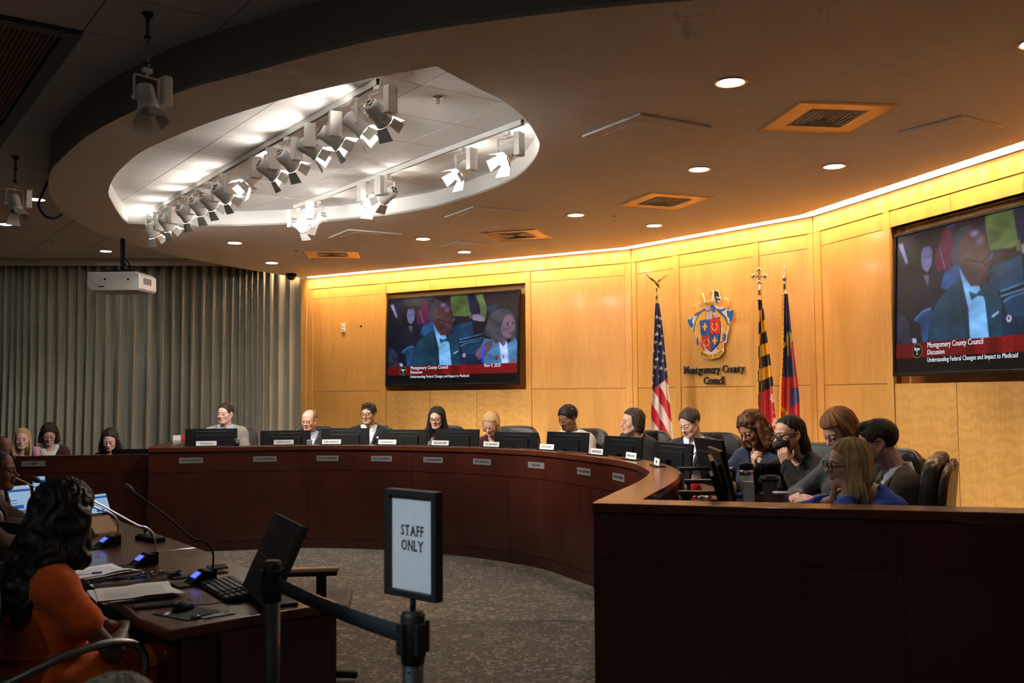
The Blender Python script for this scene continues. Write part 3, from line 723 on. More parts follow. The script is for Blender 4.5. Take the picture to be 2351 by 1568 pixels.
# --- light tracks and barn-door spotlights
m_fix = mat('fixture_white', (0.78, 0.77, 0.74), 0.45); m_vent = mat('fixture_vent', (0.03, 0.03, 0.03), 0.6)
m_lens = glow('spot_lens', (1.0, 0.95, 0.88), 150.0); m_lens_off = mat('spot_lens_unlit', (0.5, 0.5, 0.5), 0.1)
TZ = ZO - 0.045
T1a, T1b = Vector((-0.80, 5.72)), Vector((-3.86, 9.98)); T2a, T2b = Vector((0.085, 6.60)), Vector((-2.17, 9.55))
for a, b, lab in ((T1a, T1b, 'long white light track carrying a row of spotlights'), (T2a, T2b, 'white light track on the dais side of the opening')):
    d = b - a; r = empty('light_track', ((a.x + b.x) / 2, (a.y + b.y) / 2, ZO), atan2(d.y, d.x), label=lab, cat='light track')
    L = d.length
    for yy in (-0.014, 0.014): MB().box((0, yy, -0.02), (L, 0.008, 0.038)).build('side_rail', m_fix, r)
    MB().box((0, 0, -0.006), (L, 0.022, 0.01)).build('channel', m_black_soft, r)
can_me = MB().lathe([(0.0001, 0.085), (0.034, 0.085), (0.046, 0.078), (0.05, 0.06), (0.05, -0.04), (0.056, -0.045), (0.058, -0.07), (0.054, -0.075), (0.049, -0.07), (0.047, -0.05), (0.0001, -0.05)], 24).mesh('can', m_fix)
vent_mb = MB()
for k in range(4):
    for rr in (0.014, 0.022, 0.030):
        P = [(rr * cos(k * pi / 2 + t), rr * sin(k * pi / 2 + t), 0.0858) for t in np.linspace(0.22, 1.35, 6)]
        vent_mb.tube(P, 0.0028, 4)
vent_me = vent_mb.mesh('rear_vent', m_vent)
lens_me = MB().lathe([(0.0001, -0.062), (0.047, -0.062)][::-1], 24).mesh('lens', m_lens)
lens_off = MB().lathe([(0.0001, -0.062), (0.047, -0.062)][::-1], 24).mesh('lens', m_lens_off)
m_barn = mat('barn_door_enamel', (0.50, 0.49, 0.46), 0.5)
def flap(w0, w1, h, tilt):
    mb = MB(); M = TM((0, 0.052, -0.076)) @ Matrix.Rotation(tilt, 4, 'X')
    vs = [(-w0, -0.001, 0), (w0, -0.001, 0), (w1, -0.001, -h), (-w1, -0.001, -h), (-w0, 0.001, 0), (w0, 0.001, 0), (w1, 0.001, -h), (-w1, 0.001, -h)]
    mb.add(vs, [(0, 1, 2, 3), (7, 6, 5, 4), (0, 4, 5, 1), (1, 5, 6, 2), (2, 6, 7, 3), (3, 7, 4, 0)], M); return mb.mesh('barn_door', m_barn)
fl_me = flap(0.040, 0.058, 0.085, radians(28)); fl_me2 = flap(0.034, 0.042, 0.075, radians(24))
box_me = MB().box((0, 0, 0), (0.078, 0.048, 0.165)).mesh('ballast_box', m_fix)
led_g, led_r = glow('led_green', (0.3, 1.0, 0.1), 3.0), glow('led_red', (1.0, 0.12, 0.03), 5.0)
led_meshes = [MB().lathe([(0.0001, 0.0885), (0.003, 0.088), (0.003, 0.084)], 8).mesh('status_light', m) for m in (led_g, led_r)]
def spotlight(base, target, lit=True, led=0, power=1.0, side=1, label='', group=None, drop=0.0, cone=52):
    """base: where it hangs on the track; target: what it lights"""
    bx, by, bz = base
    aim = Vector(target) - Vector((bx, by, bz - 0.17)); yaw = atan2(aim.y, aim.x) - pi / 2; pitch = atan2(hypot(aim.x, aim.y), -aim.z)
    r = empty('spotlight', (bx, by, bz), yaw, label=label, cat='spotlight', group=group)
    # adapter and yoke
    st = MB().box((0, 0, -0.012), (0.05, 0.03, 0.024)); st.tube([(0, 0, 0.0), (0, 0, -0.05)], 0.008, 8); st.build('adapter', m_fix, r)
    yk = MB(); w = 0.072
    for sx in (-1, 1): yk.box((sx * w, 0, -0.115), (0.004, 0.022, 0.14))
    yk.box((0, 0, -0.046), (2 * w, 0.022, 0.004)); yk.tube([(-w - 0.012, 0, -0.17), (-0.04, 0, -0.17)], 0.009, 8); yk.tube([(0.04, 0, -0.17), (w + 0.012, 0, -0.17)], 0.009, 8)
    yk.build('yoke', m_fix, r)
    bb = obj('ballast_box', box_me, r, (side * (w + 0.032), 0.0, -0.105), pi / 2); add_bevel(bb, 0.003, 1)
    c = obj('can', can_me, r, (0, 0, -0.17), rot=(pitch, 0, 0))
    obj('rear_vent', vent_me, c); obj('lens', lens_me if lit else lens_off, c)
    obj('status_light', led_meshes[led], c, (-0.036, -0.012, -0.001))
    for k in range(4): obj('barn_door', fl_me if k % 2 == 0 else fl_me2, c, rz=k * pi / 2)
    if lit:
        ld = bpy.data.lights.new('spot', 'SPOT'); ld.energy = SPOT_POWER * power; ld.color = NEUT; ld.spot_size = radians(cone); ld.spot_blend = 0.7; ld.shadow_soft_size = 0.05
        lo = bpy.data.objects.new('spot_beam', ld); link(lo, c); lo.location = (0, 0, -0.085)
        # the vented rear leaks light up onto the ceiling
        lv = bpy.data.lights.new('vent_leak', 'SPOT'); lv.energy = 1.2; lv.color = NEUT; lv.spot_size = radians(165); lv.spot_blend = 0.5; lv.shadow_soft_size = 0.025
        lo2 = bpy.data.objects.new('vent_leak', lv); link(lo2, c); lo2.location = (0, 0, 0.095); lo2.rotation_euler = (pi, 0, 0)
    return r
# (fraction along the long track, target)
SPOTS1 = [(0.0, (0.9, 8.0, 1.3), 0, 1), (0.055, (1.5, 6.2, 1.25), 0, -1), (0.125, (1.85, 7.7, 1.3), 1, 1), (0.19, (2.0, 7.2, 1.3), 1, 1), (0.265, (0.45, 9.5, 1.3), 1, 1), (0.335, (0.9, 9.0, 1.3), 1, 1), (0.40, (-3.9, 6.3, 1.0), 1, -1),
          (0.53, (-0.3, 10.4, 1.3), 1, 1), (0.60, (-0.85, 10.8, 1.3), 1, 1), (0.655, (-1.4, 11.0, 1.3), 1, 1), (0.73, (-1.7, 11.1, 1.3), 1, 1), (0.84, (-2.3, 11.0, 1.3), 0, 1), (0.93, (-3.0, 11.0, 1.0), 0, 1)]
for i, (t, tg, led, side) in enumerate(SPOTS1):
    p = T1a.lerp(T1b, t)
    lab = {0: 'barn-door spotlight at the wide end of the long track', 6: 'barn-door spotlight on the long track turned back towards the witness table', 12: 'barn-door spotlight at the pointed end of the long track'}.get(i, '%s barn-door spotlight from the wide end of the long track' % ['', 'second', 'third', 'fourth', 'fifth', 'sixth', '', 'eighth', 'ninth', 'tenth', 'eleventh', 'twelfth'][min(i, 11)])
    spotlight((p.x, p.y, TZ), tg, True, led, 0.10 if i == 6 else 0.36 if i >= 11 else 0.8 if i >= 7 else 1.0, side, lab, 'spotlights on the long track', cone=40 if i != 6 else 60)
SPOTS2 = [(0.05, (-1.6, 4.2, 0.8), 0.48), (0.20, (-2.3, 5.2, 0.8), 0.35), (0.50, (-5.4, 11.6, 0.8), 0.60), (0.575, (-4.5, 12.8, 0.9), 0.60), (0.86, (-6.6, 12.6, 0.9), 0.60), (0.97, (-1.0, 11.6, 2.4), 0)]
for i, (t, tg, lit) in enumerate(SPOTS2):
    p = T2a.lerp(T2b, t)
    lab = ['glowing spotlight on the dais-side track next to the opening wide end', 'second glowing spotlight from the wide end of the dais-side track', 'one of the paired glowing spotlights on the dais-side track, wide-end side', 'one of the paired glowing spotlights on the dais-side track, tip side', 'glowing spotlight beside the unlit one on the dais-side track', 'unlit spotlight at the tip end of the dais-side track, vented back outward'][i]
    spotlight((p.x, p.y, TZ), tg, lit > 0, 0, lit, -1, lab, 'spotlights on the dais-side track', cone=30 if lit < 0.5 else 40)
# ================================================================ people: distance-field modelling
def smin(a, b, k):
    h = np.clip(0.5 + 0.5 * (b - a) / k, 0, 1); return b + (a - b) * h - k * h * (1 - h)
def smax(a, b, k): return -smin(-a, -b, k)
def axis(lo, hi, fine, df, dc):
    """grid coordinates: step df inside the fine ranges, dc elsewhere"""
    out = [lo]
    while out[-1] < hi:
        x = out[-1]; st = dc
        for a, b in fine:
            if a - dc <= x <= b: st = df
        out.append(x + st)
    return np.array(out)
class Field:
    def __init__(s, ax): s.ax = ax; s.D = np.full([len(a) for a in ax], 0.3, np.float32)
    def block(s, lo, hi):
        sl = tuple(slice(max(0, int(np.searchsorted(a, l)) - 1), int(np.searchsorted(a, h)) + 1) for a, l, h in zip(s.ax, lo, hi))
        X = s.ax[0][sl[0]][:, None, None]; Y = s.ax[1][sl[1]][None, :, None]; Z = s.ax[2][sl[2]][None, None, :]
        return sl, X, Y, Z
    def put(s, sl, d, k, mode):
        if d.size == 0: return
        c = s.D[sl]
        if c.size == 0: return
        s.D[sl] = smin(c, d, k) if mode > 0 else smax(c, -d, k)
    def ell(s, c, r, k=0.02, R=None, mode=1):
        c = np.asarray(c, float); m = max(r) + 0.05 + k
        sl, X, Y, Z = s.block(c - m, c + m); x, y, z = X - c[0], Y - c[1], Z - c[2]
        if R is not None: x, y, z = (R[0][0] * x + R[1][0] * y + R[2][0] * z), (R[0][1] * x + R[1][1] * y + R[2][1] * z), (R[0][2] * x + R[1][2] * y + R[2][2] * z)
        k0 = np.sqrt((x / r[0]) ** 2 + (y / r[1]) ** 2 + (z / r[2]) ** 2); k1 = np.sqrt((x / r[0] ** 2) ** 2 + (y / r[1] ** 2) ** 2 + (z / r[2] ** 2) ** 2) + 1e-6
        s.put(sl, (k0 * (k0 - 1) / k1).astype(np.float32), k, mode)
    def cap(s, a, b, ra, rb, k=0.02, mode=1):
        a = np.asarray(a, float); b = np.asarray(b, float); m = max(ra, rb) + 0.05 + k
        sl, X, Y, Z = s.block(np.minimum(a, b) - m, np.maximum(a, b) + m); ba = b - a; L = ba @ ba + 1e-9
        x, y, z = X - a[0], Y - a[1], Z - a[2]
        h = np.clip((x * ba[0] + y * ba[1] + z * ba[2]) / L, 0, 1)
        d = np.sqrt((x - ba[0] * h) ** 2 + (y - ba[1] * h) ** 2 + (z - ba[2] * h) ** 2) - (ra + (rb - ra) * h)
        s.put(sl, d.astype(np.float32), k, mode)
    def chain(s, pts, rs, k=0.02):
        for i in range(len(pts) - 1): s.cap(pts[i], pts[i + 1], rs[i], rs[i + 1], k)
    def cut(s, fn, k=0.006):
        """remove where fn(x,y,z) < 0"""
        X, Y, Z = s.ax[0][:, None, None], s.ax[1][None, :, None], s.ax[2][None, None, :]
        s.D = smax(s.D, -(fn(X, Y, Z)).astype(np.float32), k)
    def mesh(s):
        D = s.D; ax = s.ax; ins = D < 0
        c = ins[:-1, :-1, :-1].astype(np.int8)
        tot = np.zeros_like(c)
        for i in (0, 1):
            for j in (0, 1):
                for k in (0, 1): tot = tot + ins[i:D.shape[0] - 1 + i, j:D.shape[1] - 1 + j, k:D.shape[2] - 1 + k]
        I, J, K = np.nonzero((tot > 0) & (tot < 8)); n = len(I)
        vid = np.full(tot.shape, -1, np.int32); vid[I, J, K] = np.arange(n)
        acc = np.zeros((n, 3)); cnt = np.zeros(n)
        P = lambda i, j, k: np.stack([ax[0][I + i], ax[1][J + j], ax[2][K + k]], 1)
        cor = [(i, j, k) for i in (0, 1) for j in (0, 1) for k in (0, 1)]
        for p in cor:
            for a in range(3):
                if p[a]: continue
                q = list(p); q[a] = 1
                d0 = D[I + p[0], J + p[1], K + p[2]]; d1 = D[I + q[0], J + q[1], K + q[2]]
                msk = (d0 < 0) != (d1 < 0); t = np.where(msk, d0 / np.where(msk, d0 - d1, 1), 0)[:, None]
                pt = P(*p) * (1 - t) + P(*q) * t
                acc[msk] += pt[msk]; cnt[msk] += 1
        V = acc / np.maximum(cnt, 1)[:, None]
        F = []
        for a in range(3):
            sh = [slice(None)] * 3; sh2 = [slice(None)] * 3; sh[a] = slice(0, -1); sh2[a] = slice(1, None)
            i0 = ins[tuple(sh)]; i1 = ins[tuple(sh2)]; ch = np.argwhere(i0 != i1)
            b, c2 = (a + 1) % 3, (a + 2) % 3
            ok = (ch[:, b] > 0) & (ch[:, c2] > 0) & (ch[:, b] < tot.shape[b]) & (ch[:, c2] < tot.shape[c2]); ch = ch[ok]
            def cell(db, dc):
                q = ch.copy(); q[:, b] -= db; q[:, c2] -= dc; return vid[q[:, 0], q[:, 1], q[:, 2]]
            Q = np.stack([cell(1, 1), cell(0, 1), cell(0, 0), cell(1, 0)], 1)
            inside0 = i0[ch[:, 0], ch[:, 1], ch[:, 2]]
            Q[~inside0] = Q[~inside0][:, ::-1]; F.append(Q)
        F = np.concatenate(F); F = F[(F >= 0).all(1)]
        return V, F
def relax(V, F, it=2, lam=0.5):
    n = len(V); E = np.concatenate([F[:, [0, 1]], F[:, [1, 2]], F[:, [2, 3]], F[:, [3, 0]]])
    deg = np.bincount(E.ravel(), minlength=n)[:, None] + 1e-9
    for _ in range(it):
        A = np.zeros_like(V)
        for a in range(3): A[:, a] = np.bincount(E[:, 0], V[E[:, 1], a], n) + np.bincount(E[:, 1], V[E[:, 0], a], n)
        V = V + lam * (A / deg - V)
    return V
def normals(V, F):
    n = np.cross(V[F[:, 2]] - V[F[:, 0]], V[F[:, 3]] - V[F[:, 1]]); N = np.zeros_like(V)
    for a in range(3):
        for k in range(4): N[:, a] += np.bincount(F[:, k], n[:, a], len(V))
    return N / (np.linalg.norm(N, axis=1)[:, None] + 1e-12)
def npmesh(name, V, F, mat_, cols=None):
    me = bpy.data.meshes.new(name)
    me.vertices.add(len(V)); me.vertices.foreach_set('co', np.asarray(V, np.float32).ravel())
    me.loops.add(F.size); me.loops.foreach_set('vertex_index', F.astype(np.int32).ravel())
    me.polygons.add(len(F)); me.polygons.foreach_set('loop_start', np.arange(0, F.size, F.shape[1], dtype=np.int32))
    me.update(calc_edges=True); me.validate()
    me.polygons.foreach_set('use_smooth', np.ones(len(me.polygons), bool))
    me.materials.append(mat_)
    if cols is not None and len(me.vertices) == len(V): setcol(me, cols)
    return me
def rot3(yaw=0, pitch=0, roll=0):
    """degrees; yaw turns the face to the person's left, pitch down, roll to the right shoulder"""
    M = Matrix.Rotation(radians(yaw), 3, 'Z') @ Matrix.Rotation(radians(pitch), 3, 'X') @ Matrix.Rotation(radians(roll), 3, 'Y')
    return np.array(M)
def sstep(a, b, x): t = np.clip((x - a) / (b - a), 0, 1); return t * t * (3 - 2 * t)
def vnoise(P, f, seed=0):
    """cheap smooth pseudo-noise in -1..1"""
    x, y, z = (P * f).T; s = seed * 1.7
    return (np.sin(x * 1.0 + 1.3 * np.sin(y * 1.1 + s) + s) + np.sin(y * 1.3 + 1.7 * np.sin(z * 0.9 + s * 2)) + np.sin(z * 1.1 + 1.5 * np.sin(x * 1.2 - s))) / 3

# head frame: origin mid-head, face towards -Y, up +Z; metres for a head 0.225 tall
def head_prims(f, H, R, p):
    w = p.get('hw', 1.0); jw = p.get('jaw', 1.0); ns = p.get('nose', 1.0); S = p.get('hs', 1.0)
    T = lambda x, y, z: H + R @ np.array((x, y, z)) * S
    E = lambda c, r, k, m=1: f.ell(T(*c), [v * S for v in r], k * S, R, m)
    Cp = lambda a, b, ra, rb, k, m=1: f.cap(T(*a), T(*b), ra * S, rb * S, k * S, m)
    E((0, 0.016, 0.032), (0.073 * w, 0.093, 0.082), 0.01)
    E((0, -0.028, 0.035), (0.060 * w, 0.056, 0.060), 0.02)
    E((0, -0.028, -0.03), (0.057 * w, 0.058, 0.062), 0.03)
    E((0, -0.040, -0.068), (0.044 * jw, 0.044, 0.042), 0.025)
    for s in (-1, 1): Cp((s * 0.050 * jw, 0.008, -0.048), (s * 0.022 * jw, -0.066, -0.094), 0.017, 0.015, 0.025)
    E((0, -0.074, -0.096), (0.019 * jw, 0.015, 0.014), 0.018)
    for s in (-1, 1):
        E((s * 0.038 * w, -0.058, -0.024), (0.022, 0.022, 0.024), 0.024)
        Cp((s * 0.010, -0.085, 0.022), (s * 0.045 * w, -0.070, 0.020), 0.008, 0.007, 0.014)
    for s in (-1, 1): E((s * 0.031, -0.099, 0.001), (0.017, 0.015, 0.0095), 0.010, -1)
    Cp((0, -0.082, 0.014), (0, -0.101 - 0.008 * ns, -0.026), 0.0065, 0.0090, 0.010)
    E((0, -0.1035 - 0.009 * ns, -0.030), (0.0105 * ns, 0.010, 0.0085), 0.008)
    for s in (-1, 1): E((s * 0.0125 * ns, -0.095, -0.033), (0.0085, 0.0105, 0.0075), 0.006)
    E((0, -0.088, -0.050), (0.020, 0.009, 0.010), 0.010)
    E((0, -0.0925, -0.0590), (0.0215, 0.0075, 0.0046), 0.006); E((0, -0.0905, -0.0690), (0.0185, 0.0080, 0.0055), 0.006)
    for s in (-1, 1):
        E((s * 0.031, -0.0795, 0.0015), (0.0150, 0.0120, 0.0110), 0.004)
        if p.get('lid', 0.4) > 0: E((s * 0.031, -0.0800, 0.0035), (0.0155, 0.0126, 0.0085 + 0.003 * p.get('lid', 0.4)), 0.003)
    if p.get('ears', True):
        for s in (-1, 1):
            E((s * 0.075 * w, 0.016, -0.006), (0.0085, 0.019, 0.031), 0.006); E((s * 0.0815 * w, 0.010, -0.005), (0.006, 0.010, 0.018), 0.006, -1)
            E((s * 0.072 * w, 0.008, -0.036), (0.007, 0.009, 0.010), 0.006)
def head_cols(V, H, R, p):
    S = p.get('hs', 1.0); L = ((V - H) @ R) / S; x, y, z = L.T; ax = np.abs(x)
    sk = np.array(p['skin'], float); C_ = np.tile(sk, (len(V), 1))
    near = (np.linalg.norm(L, axis=1) < 0.15)
    C_ *= (1 + 0.05 * vnoise(L, 120))[:, None]
    def blend(m, col): 
        m = (m * near)[:, None]; C_[:] = C_ * (1 - m) + np.array(col) * m
    g = lambda cx, cy, cz, r: np.exp(-((ax - cx) ** 2 + (y - cy) ** 2 + (z - cz) ** 2) / r ** 2)
    blend(0.35 * np.maximum(g(0.04, -0.07, -0.03, 0.025), g(0, -0.105, -0.03, 0.014)), sk * np.array((1.12, 0.78, 0.72)))
    blend(0.5 * g(0.030, -0.085, 0.001, 0.018), sk * 0.72)
    lip = sstep(0.008, 0.004, np.abs(z + 0.0635)) * sstep(0.026, 0.021, ax) * (y < -0.078)
    blend(0.75 * lip, p.get('lips', sk * np.array((0.85, 0.55, 0.52))))
    blend(0.8 * sstep(0.0022, 0.0008, np.abs(z + 0.0640 + 5.0 * ax * ax)) * sstep(0.024, 0.019, ax) * (y < -0.08), sk * 0.28)
    lash = sstep(0.0042, 0.0018, np.abs(z - (0.0015 - 0.006 * p.get('lid', 0.4) + 0.0))) * sstep(0.017, 0.012, np.abs(ax - 0.031)) * (y < -0.07)
    blend(0.92 * lash, (0.02, 0.015, 0.012))
    if p.get('lid', 0.4) < 0.8:
        eye = sstep(1.0, 0.75, ((ax - 0.031) / 0.0125) ** 2 + ((z - 0.000) / 0.0058) ** 2) * (y < -0.07)
        blend(0.9 * eye * (1 - p.get('lid', 0.4) * 0.5), (0.60, 0.57, 0.54))
        gz = p.get('gaze', 0.0)
        blend(sstep(1.0, 0.5, ((x - np.where(x > 0, 0.031, -0.031) - gz) / 0.0055) ** 2 + ((z + 0.001) / 0.0056) ** 2) * (y < -0.07), p.get('iris', (0.035, 0.02, 0.012)))
        blend(0.85 * sstep(0.0028, 0.001, np.abs(z - 0.0062)) * sstep(0.016, 0.012, np.abs(ax - 0.031)) * (y < -0.07), (0.02, 0.015, 0.012))
    bz = 0.0225 - ((ax - 0.028) / 0.022) ** 2 * 0.004
    br = sstep(0.0055, 0.0025, np.abs(z - bz)) * sstep(0.023, 0.018, np.abs(ax - 0.030)) * (y < -0.055)
    blend(p.get('brow_a', 0.8) * br, p.get('brow', (0.03, 0.02, 0.015)))
    b = p.get('beard', 0)
    if b:
        m = sstep(-0.028, -0.045, z) * sstep(0.028, 0.0, y) * (1 - sstep(0.0, 1.0, lip))
        m = np.maximum(m, sstep(0.0085, 0.004, np.abs(z + 0.047)) * sstep(0.03, 0.02, ax) * (y < -0.07))
        if p.get('goatee'): m = np.maximum(sstep(0.022, 0.014, np.abs(ax)) * sstep(-0.072, -0.080, z), sstep(0.007, 0.003, np.abs(z + 0.048)) * sstep(0.032, 0.024, ax)) * (y < -0.04); m = np.maximum(m, sstep(0.006, 0.003, np.abs(ax - 0.026)) * sstep(-0.045, -0.05, z) * (y < -0.05))
        m = m * (0.85 + 0.15 * vnoise(L, 500, 3)); blend(np.clip(b * m, 0, 1), p.get('beard_c', (0.04, 0.03, 0.025)))
    ra = sstep(0.0, 1.0, g(0.074, 0.012, -0.01, 0.03)); blend(0.25 * ra, sk * np.array((1.1, 0.75, 0.7)))
    return C_
def hand_prims(f, wr, d, n, curl=0.5, right=True, sc=1.0, spread=0.0, thumb=0.4, curls=None):
    """wrist point, finger direction, palm normal (the side the fingers curl to)"""
    wr = np.array(wr, float); d = np.array(d, float); d /= np.linalg.norm(d); n = np.array(n, float); n -= d * (n @ d); n /= np.linalg.norm(n)
    sd = np.cross(d, n) * (1 if right else -1)       # towards the thumb
    P = lambda a, b, c: wr + sc * (sd * a + d * b + n * c)
    for t in (-0.026, -0.009, 0.009, 0.026): f.cap(P(t * 0.8, 0.012, 0), P(t, 0.080, 0), 0.014 * sc, 0.0125 * sc, 0.010)
    tips = []
    for i, (t, L, r) in enumerate(((0.029, 0.94, 0.0088), (0.0100, 1.05, 0.0090), (-0.0100, 0.99, 0.0086), (-0.0285, 0.78, 0.0076))):
        c = curl if curls is None else curls[i]
        p = P(t, 0.082, 0.0); ang = c * 0.9; base = d + sd * (t * spread * 12); base /= np.linalg.norm(base)
        for j, (l, rr) in enumerate(((0.044, 1.0), (0.027, 0.93), (0.021, 0.86))):
            v = base * cos(ang) + n * sin(ang); q = p + v * l * L * sc
            f.cap(p, q, r * rr * sc, r * rr * 0.94 * sc, 0.003); p = q; ang += c * (1.25 if j == 0 else 0.9)
        tips.append(p)
    p = P(0.026, 0.022, 0.006); v = sd * 0.75 + d * 0.62 + n * (0.25 + thumb * 0.5)
    v /= np.linalg.norm(v)
    for l, r in ((0.040, 0.0125), (0.030, 0.0105), (0.024, 0.0092)):
        q = p + v * l * sc; f.cap(p, q, r * sc, r * 0.92 * sc, 0.004); p = q; v = v + d * 0.25 + n * thumb * 0.45 - sd * 0.25 * thumb; v /= np.linalg.norm(v)
    tips.append(p); return tips

m_skin = mat('skin', (0.6, 0.4, 0.3), 0.48, vcol=True, spec=0.35)
MATS['skin'].node_tree.nodes['Principled BSDF'].inputs['Subsurface Weight'].default_value = 0.0
def hair_mat(col, col2=None, rough=0.42):
    m = mat('hair_%02x%02x%02x' % tuple(int(min(255, c * 900)) for c in col), col, rough + 0.08, vcol=True, spec=0.18); return m

def hair_build(p, H, R, parent):
    """hair mass shaped as a shell over the skull plus falling masses, combed into locks"""
    h = p['hair']; S = p.get('hs', 1.0); w = p.get('hw', 1.0); st = h['style']
    T = lambda x, y, z: H + R @ np.array((x, y, z)) * S
    lo = H - 0.17; hi = H + 0.17; lo = lo.copy()
    ln = h.get('len', 0.0)
    lo[2] -= ln + 0.05; lo[0] -= 0.08; hi[0] += 0.08; lo[1] -= 0.08; hi[1] += 0.10 + 0.3 * max(0, ln - 0.2)
    res = h.get('res', 0.006 if ln < 0.2 else 0.008)
    f = Field([np.arange(l, u, res) for l, u in zip(lo, hi)])
    t = h.get('thick', 0.010)
    f.ell(T(0, 0.018, 0.036), [(0.073 * w + t) * S, (0.092 + t) * S, (0.081 + t) * S], 0.01, R)
    if h.get('quiff'): f.ell(T(0, -0.045, 0.105), [0.052 * S, 0.035 * S, 0.022 * S], 0.02, R)
    for c, r in h.get('blobs', []): f.ell(T(*c), [v * S for v in r], 0.025, R)
    for a, b, ra, rb in h.get('locks', []): f.cap(T(*a), T(*b), ra * S, rb * S, 0.02)
    for a, b, ra, rb in h.get('hang', []):            # hangs straight down in space whatever the head does
        A = T(*a); f.cap(A, A + np.array(b), ra, rb, 0.025)
    fl, fd = h.get('line', 0.062), h.get('front', 0.0)
    side = h.get('side', 0.05)
    def face(X, Y, Z):
        x, y, z = X - H[0], Y - H[1], Z - H[2]
        lx = (R[0][0] * x + R[1][0] * y + R[2][0] * z) / S; ly = (R[0][1] * x + R[1][1] * y + R[2][1] * z) / S; lz = (R[0][2] * x + R[1][2] * y + R[2][2] * z) / S
        # face window: below the hairline, ahead of the temples
        wz = lz - (fl - h.get('peak', 8.0) * lx * lx); wy = ly - ((-0.012 - 0.040 * sstep(0.042, 0.058, np.abs(lx)) * sstep(-0.004, 0.018, lz)) if ln < 0.05 else h.get('temple', -0.02)); wx = np.abs(lx) - side * 1.6
        d = np.maximum(np.maximum(wz, wy), wx) if ln >= 0.05 else np.maximum(wz, wy)
        d = smax(d, np.full_like(d, -0.04), 0.001)
        if ln < 0.05:
            nape = lz - (-0.052 + 0.35 * np.maximum(0, 0.05 - ly) * h.get('sidecut', 1.0)); d = smin(d, nape, 0.012)
            ear = np.sqrt((ly - 0.010) ** 2 + (lz + 0.012) ** 2 * 0.7) - 0.030; d = smin(d, np.maximum(ear, 0.055 - np.abs(lx)), 0.008)
        if h.get('bald'):
            cr = np.sqrt(lx ** 2 + ((ly + h.get('bald_y', 0.03)) * 0.85) ** 2) - h['bald']; d = smin(d, np.maximum(cr, 0.05 - lz), 0.012)
        return d
    f.cut(face, 0.008)
    V, F = f.mesh()
    if len(V) == 0: return None
    V = relax(V, F, 2); N = normals(V, F); L = (V - H) @ R / S
    az = np.arctan2(L[:, 0], -L[:, 1] + 0.02); amp = h.get('amp', 0.0035)
    if st == 'curly':
        d = amp * (vnoise(V, h.get('freq', 130), 1) + 0.6 * vnoise(V, h.get('freq', 130) * 2.1, 4)); tone = vnoise(V, h.get('freq', 130) * 1.4, 7)
    elif st == 'wavy':
        ph = az * 16 + 3.2 * np.sin(V[:, 2] * 42 + 2 * np.sin(az * 3)) + 2.0 * vnoise(V, 25); d = amp * (np.sin(ph) + 0.5 * np.sin(2.3 * ph + 1)); tone = np.sin(ph * 1.3 + 0.7)
    else:
        sl = h.get('comb', 0.0)
        if ln > 0.05:
            ph = az * 15 + L[:, 2] * sl + 1.6 * vnoise(V, 18)
            d = amp * (np.sin(ph) + 0.6 * np.sin(2.7 * ph + 1.2) * 0.7); tone = 0.6 * np.sin(ph * 1.9 + 0.5) + 0.4 * np.sin(ph * 4.3)
        else:
            Q = L * np.array((1.0, 0.35, 0.6)); d = amp * (0.7 * vnoise(Q, 330, 2) + 0.4 * vnoise(Q, 700, 3)); tone = vnoise(Q, 600, 6)
    fw = face(V[:, 0], V[:, 1], V[:, 2])
    V = V + N * (d * sstep(0.0, 0.022, fw))[:, None]
    c1 = np.array(h['color']); c2 = np.array(h.get('color2', c1 * 1.7))
    k = np.clip(0.5 + 0.5 * tone, 0, 1) ** h.get('gam', 1.3)
    cols = c1[None] * (1 - k[:, None]) + c2[None] * k[:, None]
    if 'root' in h: m = sstep(0.03, 0.11, L[:, 2])[:, None]; cols = cols * (1 - 0.7 * m) + np.array(h['root']) * 0.7 * m
    return obj('hair', npmesh('hair', V, F, hair_mat(h['color'], rough=h.get('rough', 0.42)), cols), parent)

def glasses(p, H, R, parent):
    g = p['glasses']; S = p.get('hs', 1.0); w = p.get('hw', 1.0); mb = MB(); M = Matrix.Translation(Vector(H)) @ Matrix(R.tolist()).to_4x4() @ Matrix.Scale(S, 4)
    rx, rz, yy = g.get('rx', 0.0245), g.get('rz', 0.019), -0.106
    for s in (-1, 1):
        P = [(s * 0.0325 + rx * np.sign(cos(a)) * abs(cos(a)) ** 0.7, yy + 0.10 * (abs(s * 0.0325 + rx * cos(a))) ** 2 * 4, 0.000 + rz * np.sign(sin(a)) * abs(sin(a)) ** 0.7) for a in np.linspace(0, 2 * pi, 25)]
        mb.tube(P, g.get('t', 0.0022), 6, M)
        mb.tube([(s * (0.0325 + rx), yy + 0.012, 0.006), (s * 0.072 * w, -0.06, 0.008), (s * 0.079 * w, 0.005, 0.008), (s * 0.077 * w, 0.025, -0.005)], g.get('t', 0.0022) * 0.9, 6, M)
    mb.tube([(-0.010, yy, 0.004), (0, yy - 0.003, 0.006), (0.010, yy, 0.004)], g.get('t', 0.0022), 6, M)
    o = mb.build('glasses', mat('frame_' + g.get('m', 'black'), g.get('col', (0.01, 0.01, 0.01)), 0.3, metal=g.get('metal', 0.0)), parent)
    return o

